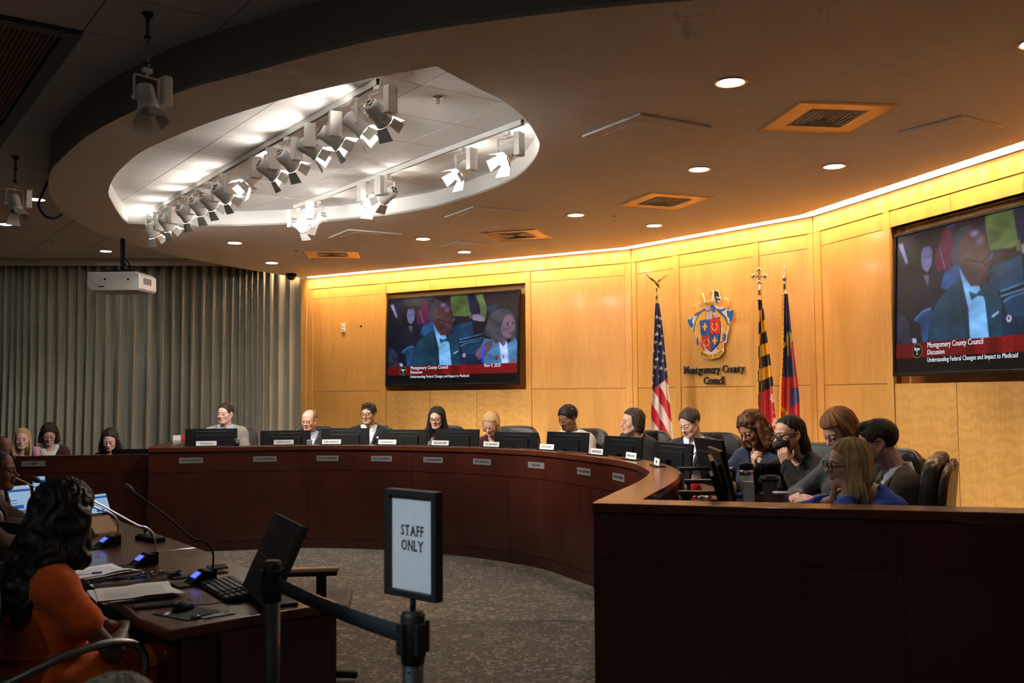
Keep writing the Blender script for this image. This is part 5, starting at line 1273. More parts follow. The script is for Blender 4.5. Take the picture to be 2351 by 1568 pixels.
# ---------------------------------------------------------------- leather chairs
def chair_proto(ml, name='leather_chair'):
    r = empty(name)
    def cushion(nm, w, h, t, y, z, cr=0.08, curve=0.03):
        u = np.linspace(0, 2 * pi, 41); rows = []
        prof = [(-t / 2, 0.80), (-t / 2 + 0.010, 0.93), (-t / 4, 0.99), (0, 1.0), (t / 4, 0.99), (t / 2 - 0.010, 0.93), (t / 2, 0.80)]
        mb = MB(); P = []
        for yy, k in prof:
            row = []
            for a in u:
                ca, sa = cos(a), sin(a); e = 0.42
                x = np.sign(ca) * abs(ca) ** e * w / 2 * (1 - (1 - k) * 0.35); zz = np.sign(sa) * abs(sa) ** e * h / 2 * (1 - (1 - k) * 0.35)
                row.append((x, y + yy + curve * ((x / (w / 2)) ** 2) * -1 + 0.05 * (zz / h), z + zz))
            P.append(row)
        mb.grid(P, None, True, True)
        for row, yy in ((P[0], -1), (P[-1], 1)):
            c = np.mean(np.array(row), 0); c[1] -= 0.012 * -yy
            b = len(mb.v); mb.add([tuple(c)] + row, [((0, i + 1, i + 2) if yy > 0 else (0, i + 2, i + 1)) for i in range(len(row) - 1)], None, True)
        return mb.build(nm, ml, r)
    cushion('backrest', 0.54, 0.68, 0.085, 0.24, 0.74); cushion('back_shell', 0.56, 0.64, 0.05, 0.305, 0.72)
    st = MB().box((0, -0.02, 0.46), (0.52, 0.50, 0.10)); o = st.build('seat', ml, r, bevel=0.035, seg=4)
    for s in (-1, 1):
        MB().box((s * 0.30, -0.02, 0.665), (0.06, 0.30, 0.03)).build('armrest', m_black, r, bevel=0.012, seg=3); MB().tube([(s * 0.30, 0.02, 0.655), (s * 0.30, 0.03, 0.46), (s * 0.2, 0.03, 0.42)], 0.016, 8).build('arm_post', m_black, r)
    MB().tube([(0, 0, 0.07), (0, 0, 0.42)], 0.03, 12).build('pedestal', m_black, r)
    for k in range(5):
        a = k * 2 * pi / 5 + 0.3; MB().tube([(0, 0, 0.09), (0.30 * cos(a), 0.30 * sin(a), 0.065)], [0.028, 0.018], 8).build('foot', m_black, r)
        MB().lathe([(0.0001, -0.012), (0.027, -0.012), (0.027, 0.012), (0.0001, 0.012)], 12, TM((0.30 * cos(a), 0.30 * sin(a), 0.0275), pi / 2, 0, a)).build('caster', m_black, r)
    return r
ch0 = chair_proto(m_leather)
WHO = ['grey-suited man', 'balding man in glasses', 'striped-tie man', 'woman with long black hair', 'blonde woman in burgundy', 'man in the beige suit', 'dark-bobbed woman in black', 'man with the blue tie', 'woman with curly auburn hair', 'masked person', 'woman with reddish-brown hair', 'man in brown tweed', 'woman in royal blue']
SHIFT = {0: (0.10, 0.2), 4: (0.17, 0.0), 5: (0.05, 0.25), 6: (0.03, 0.5), 7: (0.12, 0.35), 8: (0.0, 0.2), 11: (0.05, 0.25), 12: (-0.05, -0.1)}
for i, (rt, rz) in enumerate(SEAT):
    c = ch0 if i == 0 else copy_tree(ch0)
    dx, dr = SHIFT.get(i, (0.02, 0.05))
    ax = Vector((cos(rz), sin(rz))); bk = Vector((-sin(rz), cos(rz)))
    c.location = (rt[0] + ax.x * dx + bk.x * 0.04, rt[1] + ax.y * dx + bk.y * 0.04, PLAT); c.rotation_euler = (0, 0, rz + dr)
    tag(c, 'black leather swivel chair of the ' + WHO[i], 'chair', 'leather swivel chairs behind the dais')
for k in ch0.children: pass
for i, dx, dy in ((11, 0.06, 0.42), (12, 0.07, 0.22)):
    c = [o for o in C.objects if o.get('label') == 'black leather swivel chair of the ' + WHO[i]][0]
    c['label'] = 'dark brown leather swivel chair pushed back behind the ' + WHO[i]
    c.location.x += dx; c.location.y += dy; c.location.z = PLAT - 0.0; c.rotation_euler = (0, 0, -2.02)
    for k in c.children:
        if k.name.startswith(('backrest', 'back_shell', 'seat')): k.data = k.data.copy(); k.data.materials.clear(); k.data.materials.append(m_brownleather)
# ================================================================ screens
def lin(c):
    c = np.array(c, float) / 255.0
    return np.where(c <= 0.04045, c / 12.92, ((c + 0.055) / 1.055) ** 2.4)
def broadcast_picture(W=432, Hh=243):
    """the meeting broadcast: flat print on the glass, painted in its own drawing frame"""
    ss = 2; W2, H2 = W * ss, Hh * ss
    img = np.tile(lin((16, 22, 38)), (H2, W2, 1))
    yy, xx = np.mgrid[0:H2, 0:W2]
    def uv(P):
        out = []
        for x, y in P:
            u = (x - 150) / 1722.0; t = 262 - 133 * u; b = 1394 - 32 * u; out.append((u * W2, (y - t) / (b - t) * H2))
        return out
    def mask(P):
        P = uv(P); m = np.zeros((H2, W2), bool); n = len(P); px, py = xx + 0.5, yy + 0.5
        for i in range(n):
            (x1, y1), (x2, y2) = P[i], P[i - 1]
            if y1 == y2: continue
            m ^= ((y1 > py) != (y2 > py)) & (px < (x2 - x1) * (py - y1) / (y2 - y1) + x1)
        return m
    def poly(c, *P, tex=None):
        m = mask(P); col = lin(c); img[m] = col if tex is None else col * tex[m][:, None]
    def disc(c, x, y, r, ry=None, soft=None, a=1.0):
        (cx, cy), = uv([(x, y)]); rx = r / 1722.0 * W2; ryy = (ry or r) / 1133.0 * H2 if ry else rx
        d = np.sqrt(((xx - cx) / rx) ** 2 + ((yy - cy) / ryy) ** 2)
        k = (np.clip((1 - d) / (soft or 0.02), 0, 1) * a)[..., None]; img[:] = img * (1 - k) + lin(c) * k
    def stroke(c, w, *P):
        for (x1, y1), (x2, y2) in zip(P[:-1], P[1:]):
            L = hypot(x2 - x1, y2 - y1); nx, ny = -(y2 - y1) / L * w, (x2 - x1) / L * w
            poly(c, (x1 + nx, y1 + ny), (x2 + nx, y2 + ny), (x2 - nx, y2 - ny), (x1 - nx, y1 - ny))
    r = np.random.default_rng(3)
    grain = 0.8 + 0.4 * r.random((H2, W2))
    curls = 0.55 + 0.9 * (0.5 + 0.5 * np.sin(xx * 0.9 + 3 * np.sin(yy * 0.35)) * np.sin(yy * 0.8 + 2.5 * np.sin(xx * 0.3)))
    pin = 0.85 + 0.35 * (np.sin((xx + yy * 0.15) * 1.05) > 0.7); chk = 0.9 + 0.25 * ((np.sin(xx * 0.55 + yy * 0.1) > 0.85) | (np.sin(yy * 0.5 - xx * 0.06) > 0.85))
    poly((44, 20, 30), (690, 200), (1900, 120), (1900, 460), (1480, 480), (690, 330)); poly((22, 44, 74), (690, 300), (1000, 270), (1000, 420), (720, 430))
    poly((40, 58, 110), (660, 232), (740, 225), (740, 240), (660, 250)); poly((28, 55, 85), (1480, 330), (1620, 310), (1620, 420), (1480, 420)); poly((20, 12, 20), (1620, 210), (1790, 205), (1770, 440), (1600, 420))
    poly((14, 20, 34), (150, 280), (330, 260), (330, 560), (160, 640)); poly((165, 165, 195), (170, 330), (215, 320), (275, 490), (255, 500)); poly((24, 30, 50), (230, 280), (340, 270), (330, 420), (280, 470))
    poly((112, 16, 62), (540, 390), (600, 255), (690, 255), (722, 400), (705, 570), (560, 590)); poly((15, 14, 24), (560, 250), (620, 245), (590, 380), (545, 400)); stroke((90, 140, 170), 3, (590, 400), (640, 560))
    poly((58, 64, 78), (705, 470), (740, 330), (800, 250), (875, 255), (880, 320), (800, 560), (720, 580)); poly((36, 82, 130), (600, 720), (640, 600), (770, 545), (820, 620), (760, 760))
    poly((18, 22, 36), (175, 930), (220, 620), (290, 555), (410, 530), (570, 560), (610, 700), (560, 860), (330, 1000), (200, 960)); poly((100, 92, 118), (415, 520), (500, 520), (480, 700), (440, 620))
    poly((9, 11, 22), (320, 560), (330, 380), (380, 300), (460, 275), (530, 310), (550, 430), (540, 580), (480, 610), (400, 600)); poly((118, 112, 145), (410, 420), (430, 380), (500, 375), (522, 420), (515, 520), (475, 585), (435, 560), (412, 500))
    stroke((50, 44, 66), 4, (432, 452), (460, 456)); stroke((50, 44, 66), 4, (488, 456), (512, 450)); stroke((88, 60, 80), 4, (455, 535), (490, 535))
    poly((112, 132, 66), (1000, 205), (1230, 185), (1275, 400), (1240, 470), (1040, 470), (1010, 330)); poly((126, 146, 76), (1325, 180), (1420, 175), (1475, 340), (1468, 520), (1400, 500), (1390, 330)); poly((112, 132, 66), (1060, 370), (1280, 420), (1290, 500), (1240, 500)); poly((20, 30, 66), (1225, 185), (1330, 180), (1398, 440), (1265, 420))
    poly((190, 160, 182), (1290, 455), (1360, 440), (1440, 470), (1455, 535), (1400, 540), (1300, 520)); poly((40, 16, 22), (1050, 520), (1250, 460), (1270, 530), (1070, 570)); poly((8, 10, 18), (1280, 560), (1500, 530), (1500, 640), (1330, 700), (1290, 640))
    poly((24, 66, 92), (1030, 610), (1290, 535), (1320, 730), (1120, 790), (1040, 740)); poly((12, 22, 38), (1320, 700), (1460, 600), (1460, 700), (1340, 760)); stroke((110, 165, 200), 3, (1130, 790), (1440, 705)); stroke((110, 165, 200), 3, (1130, 826), (1440, 760)); poly((22, 60, 84), (1150, 860), (1420, 795), (1440, 1000), (1190, 1000)); stroke((80, 140, 175), 4, (1150, 870), (1210, 835), (1420, 792))
    poly((46, 50, 66), (165, 880), (250, 930), (300, 1010), (318, 1160), (165, 1160)); poly((190, 200, 215), (320, 1110), (365, 1110), (370, 1150), (335, 1150)); poly((30, 72, 108), (345, 960), (430, 890), (510, 875), (520, 910), (480, 1140), (430, 1140), (405, 1000)); stroke((70, 130, 175), 5, (345, 965), (430, 895), (512, 876))
    # man with bow tie
    poly((16, 36, 56), (1130, 970), (1350, 985), (1430, 1060), (1300, 1120), (1130, 1125)); poly((22, 62, 78), (490, 1145), (520, 900), (600, 790), (770, 650), (880, 760), (900, 1145), tex=pin); poly((22, 62, 78), (980, 690), (1090, 750), (1140, 890), (1140, 1140), (1020, 1140), tex=pin)
    poly((14, 44, 58), (770, 740), (800, 640), (880, 1140), (840, 1140)); poly((132, 190, 226), (775, 580), (880, 730), (950, 730), (1000, 850), (1035, 1135), (875, 1140), (860, 900)); poly((24, 70, 84), (860, 765), (925, 790), (985, 745), (985, 815), (935, 810), (885, 840)); stroke((190, 220, 240), 5, (1060, 975), (1115, 940))
    poly((98, 58, 56), (775, 420), (790, 350), (830, 305), (890, 283), (950, 300), (1000, 345), (1025, 425), (1030, 510), (1046, 575), (1022, 605), (1034, 655), (1000, 705), (935, 735), (860, 700), (800, 600), (780, 520)); disc((62, 36, 40), 870, 620, 110, 120, .9, .75); disc((180, 150, 190), 905, 325, 50, 34, .9, .8); disc((160, 130, 175), 955, 385, 46, 40, .9, .7); disc((120, 74, 72), 980, 560, 60, 60, .9, .6)
    disc((78, 44, 44), 828, 560, 34, 52); disc((46, 44, 52), 985, 685, 34, 30, .7, .8); stroke((10, 14, 22), 7, (820, 512), (985, 560)); stroke((10, 14, 22), 6, (985, 545), (1072, 480), (1060, 535), (1005, 592), (985, 545)); poly((70, 100, 150), (1045, 500), (1070, 485), (1058, 530), (1035, 550)); stroke((58, 30, 34), 5, (985, 640), (1030, 632))
    # woman with curly hair
    poly((86, 138, 172), (1385, 960), (1450, 770), (1620, 790), (1700, 900), (1690, 1110), (1450, 1120), (1440, 1000), tex=chk); poly((92, 146, 178), (1730, 860), (1840, 760), (1872, 830), (1885, 1070), (1760, 1100), tex=chk); poly((202, 216, 236), (1635, 790), (1690, 880), (1735, 800), (1765, 1095), (1680, 1100)); poly((120, 82, 92), (1660, 760), (1730, 770), (1720, 850), (1690, 880)); poly((14, 16, 28), (1690, 960), (1708, 1030), (1690, 1050)); disc((150, 60, 70), 1615, 1025, 26)
    poly((82, 78, 84), (1450, 700), (1470, 600), (1500, 500), (1540, 420), (1640, 366), (1750, 378), (1830, 460), (1850, 640), (1850, 740), (1800, 820), (1770, 760), (1600, 840), (1560, 780), (1480, 740), tex=curls)
    poly((158, 116, 128), (1660, 640), (1690, 520), (1720, 455), (1790, 450), (1826, 540), (1822, 650), (1800, 715), (1760, 770), (1700, 745), (1665, 690)); stroke((60, 34, 40), 5, (1705, 548), (1760, 556)); stroke((60, 34, 40), 5, (1795, 552), (1820, 545)); disc((30, 22, 28), 1742, 580, 13); disc((30, 22, 28), 1806, 572, 11); poly((150, 70, 84), (1752, 690), (1805, 680), (1800, 700), (1765, 712)); disc((120, 80, 92), 1795, 630, 22, 26, .8, .7); poly((150, 106, 112), (1740, 1100), (1820, 1055), (1885, 1045), (1885, 1100))
    # hand with pen, microphone
    poly((112, 80, 96), (1345, 990), (1375, 905), (1440, 870), (1500, 805), (1570, 805), (1565, 860), (1500, 960), (1440, 1045), (1380, 1055)); poly((28, 78, 235), (1434, 870), (1452, 870), (1446, 1090), (1418, 1085)); stroke((30, 34, 44), 4, (1195, 1000), (1215, 1130)); disc((220, 190, 205), 1195, 995, 20); disc((26, 26, 36), 1195, 993, 11)
    lowf = 0.78 + 0.30 * np.sin(xx / W2 * 17 + 2 * np.sin(yy / H2 * 9)) * np.sin(yy / H2 * 14 + 1.5 * np.sin(xx / W2 * 11)) + 0.10 * np.sin(xx / W2 * 60 + 3 * np.sin(yy / H2 * 31)); shade = lowf * (0.62 + 0.55 * yy / H2) * (0.9 + 0.2 * r.random((H2, W2)))
    img *= np.clip(shade, 0.25, 1.3)[..., None]; img *= np.array((0.82, 0.92, 1.18))
    k = 3; pad = np.pad(img, ((k, k), (k, k), (0, 0)), 'edge'); img = sum(pad[i:i + H2, j:j + W2] for i in range(1, 2 * k, 2) for j in range(1, 2 * k, 2)) / 9.0
    # lower third
    y0, y1 = int(H2 * 0.790), int(H2 * 0.893); g = 0.55 + 0.55 * (xx[y0:y1] / W2)
    img[y0:y1] = lin((112, 10, 14)) * g[..., None]
    for k_, cx in enumerate((0.42, 0.475, 0.535, 0.60)):
        m = (np.abs(xx - cx * W2) < W2 * 0.022) & (yy > y0) & (yy < y1); img[m] = img[m] * (1.5 if k_ % 2 else 0.75)
        d = np.hypot(xx - cx * W2, yy - (y0 + y1) / 2); m = (np.abs(d - W2 * 0.013) < 3) & m; img[m] *= 0.6
    img[y1:] = lin((5, 5, 8))
    d = np.hypot((xx - 0.131 * W2), (yy - 0.842 * H2)); img[d < W2 * 0.028] = lin((150, 110, 60)); img[d < W2 * 0.0262] = lin((10, 8, 10))
    return img.reshape(Hh, ss, W, ss, 3).mean((1, 3))
def picture_mesh(w, h):
    pic = broadcast_picture(); n, m = pic.shape[:2]
    X, Z = np.meshgrid(np.linspace(-w / 2, w / 2, m), np.linspace(h / 2, -h / 2, n))
    V = np.stack([X, np.zeros_like(X), Z], -1).reshape(-1, 3); i = np.arange((n - 1) * (m - 1)); a = (i // (m - 1)) * m + i % (m - 1)
    F = np.stack([a, a + m, a + m + 1, a + 1], 1)
    return npmesh('screen', V, F, m_pic, pic.reshape(-1, 3))
m_pic = mat('lit_picture', (0, 0, 0), 0.25, vcol=True, emit='vcol', estr=PICTURE, spec=0.3)
_b = m_pic.node_tree.nodes['Principled BSDF']
for l in list(m_pic.node_tree.links):
    if l.to_socket == _b.inputs['Base Color']: m_pic.node_tree.links.remove(l)
_b.inputs['Base Color'].default_value = (0.004, 0.004, 0.005, 1)
TVW, TVH = 2.17, 1.245
pic_me = picture_mesh(TVW - 0.05, TVH - 0.05)
m_cap = glow('caption_white', (0.80, 0.86, 0.95), 0.42)
def tv(parent_name, wall, a, ang, s, z, label):
    x = a[0] + cos(ang) * s; y = a[1] + sin(ang) * s
    r = empty('wall_screen', (x + sin(ang) * 0.00, y - cos(ang) * 0.00, z), ang, label=label, cat='television', group='broadcast screens on the maple wall')
    r.rotation_euler = (radians(-2.6), 0, ang)
    MB().box((0, 0.045, 0), (TVW - 0.1, 0.06, TVH - 0.1)).build('housing', m_black, r)
    w, h, t = TVW, TVH, 0.026
    for c, d in (((0, 0.0, h / 2 - t / 2), (w, 0.04, t)), ((0, 0.0, -h / 2 + t / 2), (w, 0.04, t)), ((-w / 2 + t / 2, 0, 0), (t, 0.04, h - 2 * t)), ((w / 2 - t / 2, 0, 0), (t, 0.04, h - 2 * t))): MB().box(c, d).build('bezel', m_black, r, bevel=0.002, seg=1)
    sc = obj('screen', pic_me, r, (0, -0.008, 0))
    pw, ph = TVW - 0.05, TVH - 0.05
    U = lambda u, v: (-pw / 2 + u * pw, -0.0095, ph / 2 - v * ph)
    for s_, u, v, size, al in (('Montgomery County Council', 0.190, 0.812, 0.066, 'LEFT'), ('Discussion', 0.190, 0.862, 0.060, 'LEFT'), ('Understanding Federal Changes and Impact to Medicaid', 0.190, 0.914, 0.054, 'LEFT'), ('Nov 4, 2025', 0.760, 0.806, 0.064, 'LEFT'), ('Item', 0.131, 0.832, 0.046, 'CENTER'), ('2', 0.131, 0.861, 0.046, 'CENTER')):
        text('caption', s_, m_cap, sc, TM((U(u, v)[0], -0.0016, U(u, v)[2])) @ STAND, size, extrude=0.0002, align=al, sx=0.80, bold=0.0)
    return r
zc = (ZM + ZF0) / 2
tv('L', wallL, W0, angL, 2.60, zc - 0.006, 'wide screen showing the meeting broadcast in the niche by the curtain')
tv('R', wallR, W2, angR, 1.185 + 1.14, zc - 0.006, 'wide screen showing the meeting broadcast in the niche over the empty chairs')

# ================================================================ crest and lettering
CR = empty('county_crest', (W1[0] + cos(angC) * 1.272, W1[1] + sin(angC) * 1.272, 2.355), angC, label='painted coat of arms with quartered shield standing off the maple wall', cat='crest')
RED, BLU, GLD, WHT, GRY, INK = [mat('crest_' + n, c, 0.4) for n, c in (('red', (.70, .035, .03)), ('blue', (.012, .10, .42)), ('gold', (.80, .40, .035)), ('white', (.80, .76, .68)), ('grey', (.50, .47, .46)), ('black', (.02, .015, .015)))]
def cz(x, y): return ((x - 620) / 6.03 * 0.00612, -(y - 600) / 6.03 * 0.00482)
CY = 0.0
def piece(nm, m, pts, layer=1, smooth=2, closed=True):
    P = [cz(*q) for q in pts]
    if smooth > 1: P = spline(P, smooth, True)
    y0 = -0.030 - 0.0035 * layer; M = Matrix(((1, 0, 0, 0), (0, 0, 1, 0), (0, 1, 0, 0), (0, 0, 0, 1)))
    mb = MB(); mb.prism(P, y0, y0 + 0.006, M)
    return mb.build(nm, m, CR)
piece('backing', WHT, [(515, 170), (548, 296), (598, 288), (606, 190), (636, 140), (660, 165), (672, 240), (690, 155), (735, 172), (755, 250), (780, 285), (742, 345), (702, 335), (676, 300), (672, 355), (740, 402), (790, 400), (798, 300), (835, 268), (866, 300), (876, 380), (848, 446), (900, 450), (946, 440), (925, 560), (890, 612), (866, 640), (872, 700), (838, 800), (830, 882), (795, 892), (792, 960), (794, 1012), (730, 1084), (620, 1110), (520, 1084), (462, 1014), (478, 960), (448, 902), (434, 916), (408, 840), (395, 760), (368, 690), (330, 652), (300, 592), (285, 515), (340, 508), (364, 490), (352, 350), (376, 328), (432, 380), (442, 440), (500, 420), (540, 388), (536, 310), (516, 292), (498, 378), (428, 332), (466, 280), (478, 186)], 0, 1)
piece('shield_rim', INK, [(464, 552), (612, 545), (760, 526), (760, 735), (744, 862), (696, 938), (616, 1005), (552, 956), (498, 872), (476, 755)], 1, 1)
piece('shield_quarter', BLU, [(472, 560), (610, 553), (612, 748), (484, 753)], 2, 1); piece('shield_quarter', RED, [(614, 553), (752, 535), (752, 735), (616, 748)], 2, 1)
piece('shield_quarter', RED, [(484, 757), (612, 752), (614, 995), (560, 950), (506, 868)], 2, 1); piece('shield_quarter', BLU, [(616, 752), (752, 739), (736, 858), (690, 930), (618, 995)], 2, 1)
for x0, y0, m in ((500, 752, BLU), (548, 750, BLU), (590, 748, BLU), (636, 746, RED), (684, 742, RED), (726, 738, RED)): piece('battlement', m, [(x0, y0 - 2), (x0 + 24, y0 - 2), (x0 + 24, y0 + 22), (x0, y0 + 22)], 3, 1)
def ringp(cx, cy, rx, ry):
    A = np.linspace(0, 2 * pi, 29); mb = MB(); M = Matrix(((1, 0, 0, 0), (0, 0, 1, 0), (0, 1, 0, 0), (0, 0, 0, 1)))
    P = [[(*cz(cx + (rx - d) * cos(a), cy + (ry - d) * sin(a)), -0.0405 - e) for a in A] for d, e in ((0, 0), (2, 0.003), (10, 0.003), (12, 0))]
    mb.grid(P, M); mb.build('ring', GLD, CR)
    piece('gem', BLU, [(cx - 14, cy - ry - 18), (cx + 14, cy - ry - 18), (cx + 22, cy - ry - 6), (cx + 12, cy - ry + 6), (cx - 12, cy - ry + 6), (cx - 22, cy - ry - 6)], 4, 1)
ringp(683, 662, 44, 55); ringp(562, 872, 43, 53)
def fleur(cx, cy, s=1.0):
    g = lambda P: [(cx + x * s, cy + y * s) for x, y in P]
    piece('fleur_petal', GLD, g([(0, -62), (13, -30), (9, 10), (-9, 10), (-13, -30)]), 3, 3); piece('fleur_petal', GLD, g([(-8, 12), (-14, -14), (-30, -18), (-36, 4), (-26, 14), (-24, -2), (-14, 4)]), 3, 2); piece('fleur_petal', GLD, g([(8, 12), (14, -14), (30, -18), (36, 4), (26, 14), (24, -2), (14, 4)]), 3, 2)
    piece('fleur_band', GLD, g([(-20, 10), (20, 10), (20, 20), (-20, 20)]), 4, 1); piece('fleur_foot', GLD, g([(-8, 20), (8, 20), (14, 44), (0, 60), (-14, 44)]), 3, 1)
fleur(543, 655); fleur(680, 852)
for m, P in ((GRY, [(552, 385), (590, 358), (640, 365), (655, 430), (652, 480), (690, 488), (684, 520), (650, 515), (640, 555), (604, 545), (570, 565), (562, 470)]), (BLU, [(616, 362), (660, 356), (690, 400), (694, 470), (674, 440), (664, 462), (640, 420)]), (GLD, [(536, 312), (556, 312), (558, 296), (580, 296), (582, 308), (600, 308), (602, 290), (626, 290), (628, 304), (646, 304), (648, 292), (668, 298), (662, 350), (604, 358), (546, 366)]),
             (GLD, [(516, 182), (480, 196), (460, 284), (500, 262), (498, 292), (440, 332), (492, 356), (512, 300), (528, 250)]), (INK, [(690, 162), (716, 176), (738, 186), (750, 258), (718, 236), (700, 262), (768, 286), (740, 300), (712, 290), (720, 326), (744, 336), (716, 338), (696, 290), (682, 220)]), (GLD, [(600, 290), (610, 190), (640, 150), (668, 190), (650, 172), (628, 200), (624, 290)]),
             (GLD, [(360, 340), (374, 362), (388, 332), (412, 352), (430, 430), (408, 468), (380, 468), (356, 400)]), (GLD, [(804, 296), (826, 316), (834, 280), (858, 300), (868, 372), (836, 432), (806, 404), (800, 350)]), (BLU, [(290, 518), (330, 532), (364, 500), (346, 560), (372, 604), (344, 646), (308, 602)]), (BLU, [(852, 450), (896, 466), (940, 448), (920, 580), (884, 604), (888, 560), (862, 540)]),
             (GLD, [(470, 456), (540, 420), (548, 545), (468, 556), (462, 600), (384, 660), (402, 560)]), (GLD, [(692, 420), (768, 470), (842, 580), (852, 650), (762, 610), (758, 524), (706, 508)]), (BLU, [(544, 392), (480, 424), (392, 456), (398, 486), (446, 478), (400, 560), (372, 690), (386, 690), (414, 570), (470, 470), (536, 430)]), (BLU, [(690, 402), (760, 428), (808, 420), (832, 400), (822, 436), (768, 462), (832, 530), (866, 640), (852, 640), (806, 540), (700, 430)]),
             (GLD, [(386, 664), (440, 640), (462, 690), (440, 726), (478, 820), (456, 868), (424, 800)]), (GLD, [(770, 640), (840, 636), (842, 720), (812, 730), (806, 800), (770, 836), (758, 770), (790, 720)]), (BLU, [(416, 800), (446, 806), (440, 902), (420, 880)]), (BLU, [(792, 772), (826, 768), (820, 852), (796, 872), (788, 830)]), (GLD, [(458, 902), (490, 940), (524, 944), (524, 980), (474, 986), (456, 940)]), (GLD, [(716, 924), (776, 882), (786, 930), (760, 968), (716, 966)]),
             (RED, [(462, 890), (490, 862), (528, 960), (522, 992), (496, 930)]), (RED, [(738, 886), (778, 858), (776, 880), (722, 920), (718, 976), (706, 960)]), (RED, [(552, 416), (594, 424), (636, 416), (622, 440), (568, 440)]), (RED, [(650, 500), (668, 482), (678, 520), (656, 532)])):
    piece('charge', m, P, 2 if m is not RED else 3, 2)
for (xa, ya), (xb, yb) in (((508, 178), (556, 300)), ((676, 200), (656, 300))): piece('staff', WHT, [(xa - 5, ya), (xa + 5, ya), (xb + 5, yb), (xb - 5, yb)], 3, 1)
for i in range(3):
    for j in range(5): piece('masonry', INK, [(548 + j * 24 + (i % 2) * 10, 318 + i * 14), (566 + j * 22 + (i % 2) * 10, 317 + i * 14), (566 + j * 22 + (i % 2) * 10, 320 + i * 14), (548 + j * 24 + (i % 2) * 10, 321 + i * 14)], 4, 1)
sc_t = [(484, 984), (540, 1020), (622, 1038), (705, 1015), (772, 972)]; sc_b = [(790, 1014), (715, 1074), (620, 1100), (530, 1076), (466, 1032)]
piece('motto_scroll', GLD, spline(sc_t, 4) + spline(sc_b, 4), 2, 1)
mid = spline([(478, 1010), (535, 1048), (620, 1069), (710, 1044), (780, 994)], 12)
for k, chh in enumerate('GARDEZ BIEN'):
    if chh == ' ': continue
    t = 0.08 + 0.84 * k / 10; i = t * (len(mid) - 1); i0 = int(i); q = mid[i0]; q2 = mid[min(i0 + 1, len(mid) - 1)]; X, Y = cz(*q); X2, Y2 = cz(*q2)
    text('motto_letter', chh, INK, CR, TM((X, -0.0378, Y)) @ STAND @ Matrix.Rotation(atan2(Y2 - Y, X2 - X), 4, 'Z'), 0.043, extrude=0.0006, sx=0.85, bold=0.0004)
for x in (-0.15, 0.15): MB().tube([(x, 0.02, 0), (x, -0.028, 0)], 0.01, 8).build('standoff', m_chrome, CR)

SERIF = {'M': 'bl br tl tr', 'n': 'bl br tl', 't': '', 'g': '', 'o': '', 'm': 'bl bc br tl', 'e': '', 'r': 'bl tl', 'y': 'tl tr', 'C': '', 'u': 'tl Tr br', 'c': '', 'i': 'bc Tl', 'l': 'bc Ul', 'S': '', 'T': 'bc', 'A': 'bl br', 'F': 'bl Ul', 'O': '', 'N': 'bl tl tr', 'L': 'bl tc', 'Y': 'bc tl tr'}
def serif_text(name, s, size, m, parent, M, sx=0.8, bold=0.012, depth=0.004, gap=0.08):
    """roman capitals and small letters with foot and head serifs, one object per letter"""
    items = []; x = 0.0
    for chh in s:
        if chh == ' ': x += size * 0.26; items.append(None); continue
        me = text_mesh(chh, size, depth, 'LEFT', sx, bold * size); co = np.array([v.co[:] for v in me.vertices]); lo, hi = co.min(0), co.max(0)
        mb = MB(); st = size * 0.085 * sx + 2 * bold * size * sx; w = st * 2.5; hh = size * 0.05
        for k in SERIF.get(chh, '').split():
            cx = {'l': lo[0] + st / 2, 'r': hi[0] - st / 2, 'c': (lo[0] + hi[0]) / 2}[k[1]]
            if chh in 'AYy' and k[1] != 'c': cx = lo[0] + st * 0.45 if k[1] == 'l' else hi[0] - st * 0.45
            if chh == 'r' or chh == 'F' or chh == 'L': cx = lo[0] + st / 2
            cy = lo[1] + hh / 2 if k[0] == 'b' else hi[1] - hh / 2
            if chh == 'i' and k[0] == 'T': cy = lo[1] + (hi[1] - lo[1]) * 0.73; cx -= st * 0.3
            mb.box((cx, cy, 0), (w if k[0] in 'bt' else w * 0.8, hh, depth * 2))
        items.append((me, mb, x - lo[0], chh)); x += hi[0] - lo[0] + size * gap * sx
    tot = x
    for it in items:
        if it is None: continue
        me, mb, ox, chh = it
        bm = bmesh.new(); bm.from_mesh(me)
        if mb.v:
            t = mb.mesh('t'); bm.from_mesh(t)
        bmesh.ops.translate(bm, verts=bm.verts, vec=(ox - tot / 2, 0, 0)); bm.to_mesh(me); bm.free()
        me.transform(M); me.materials.clear(); me.materials.append(m); me.name = 'letter'
        link(bpy.data.objects.new('letter', me), parent)
LT = empty('wall_lettering', (W1[0] + cos(angC) * 1.292, W1[1] + sin(angC) * 1.292, 1.775), angC, label='two lines of raised black serif letters under the crest', cat='lettering')
serif_text('letter', 'Montgomery County', 0.118, m_ink, LT, TM((0, -0.020, 0.060)) @ STAND, sx=0.84, bold=0.010, depth=0.008, gap=0.055)
serif_text('letter', 'Council', 0.118, m_ink, LT, TM((0, -0.020, -0.062)) @ STAND, sx=0.84, bold=0.010, depth=0.008, gap=0.055)

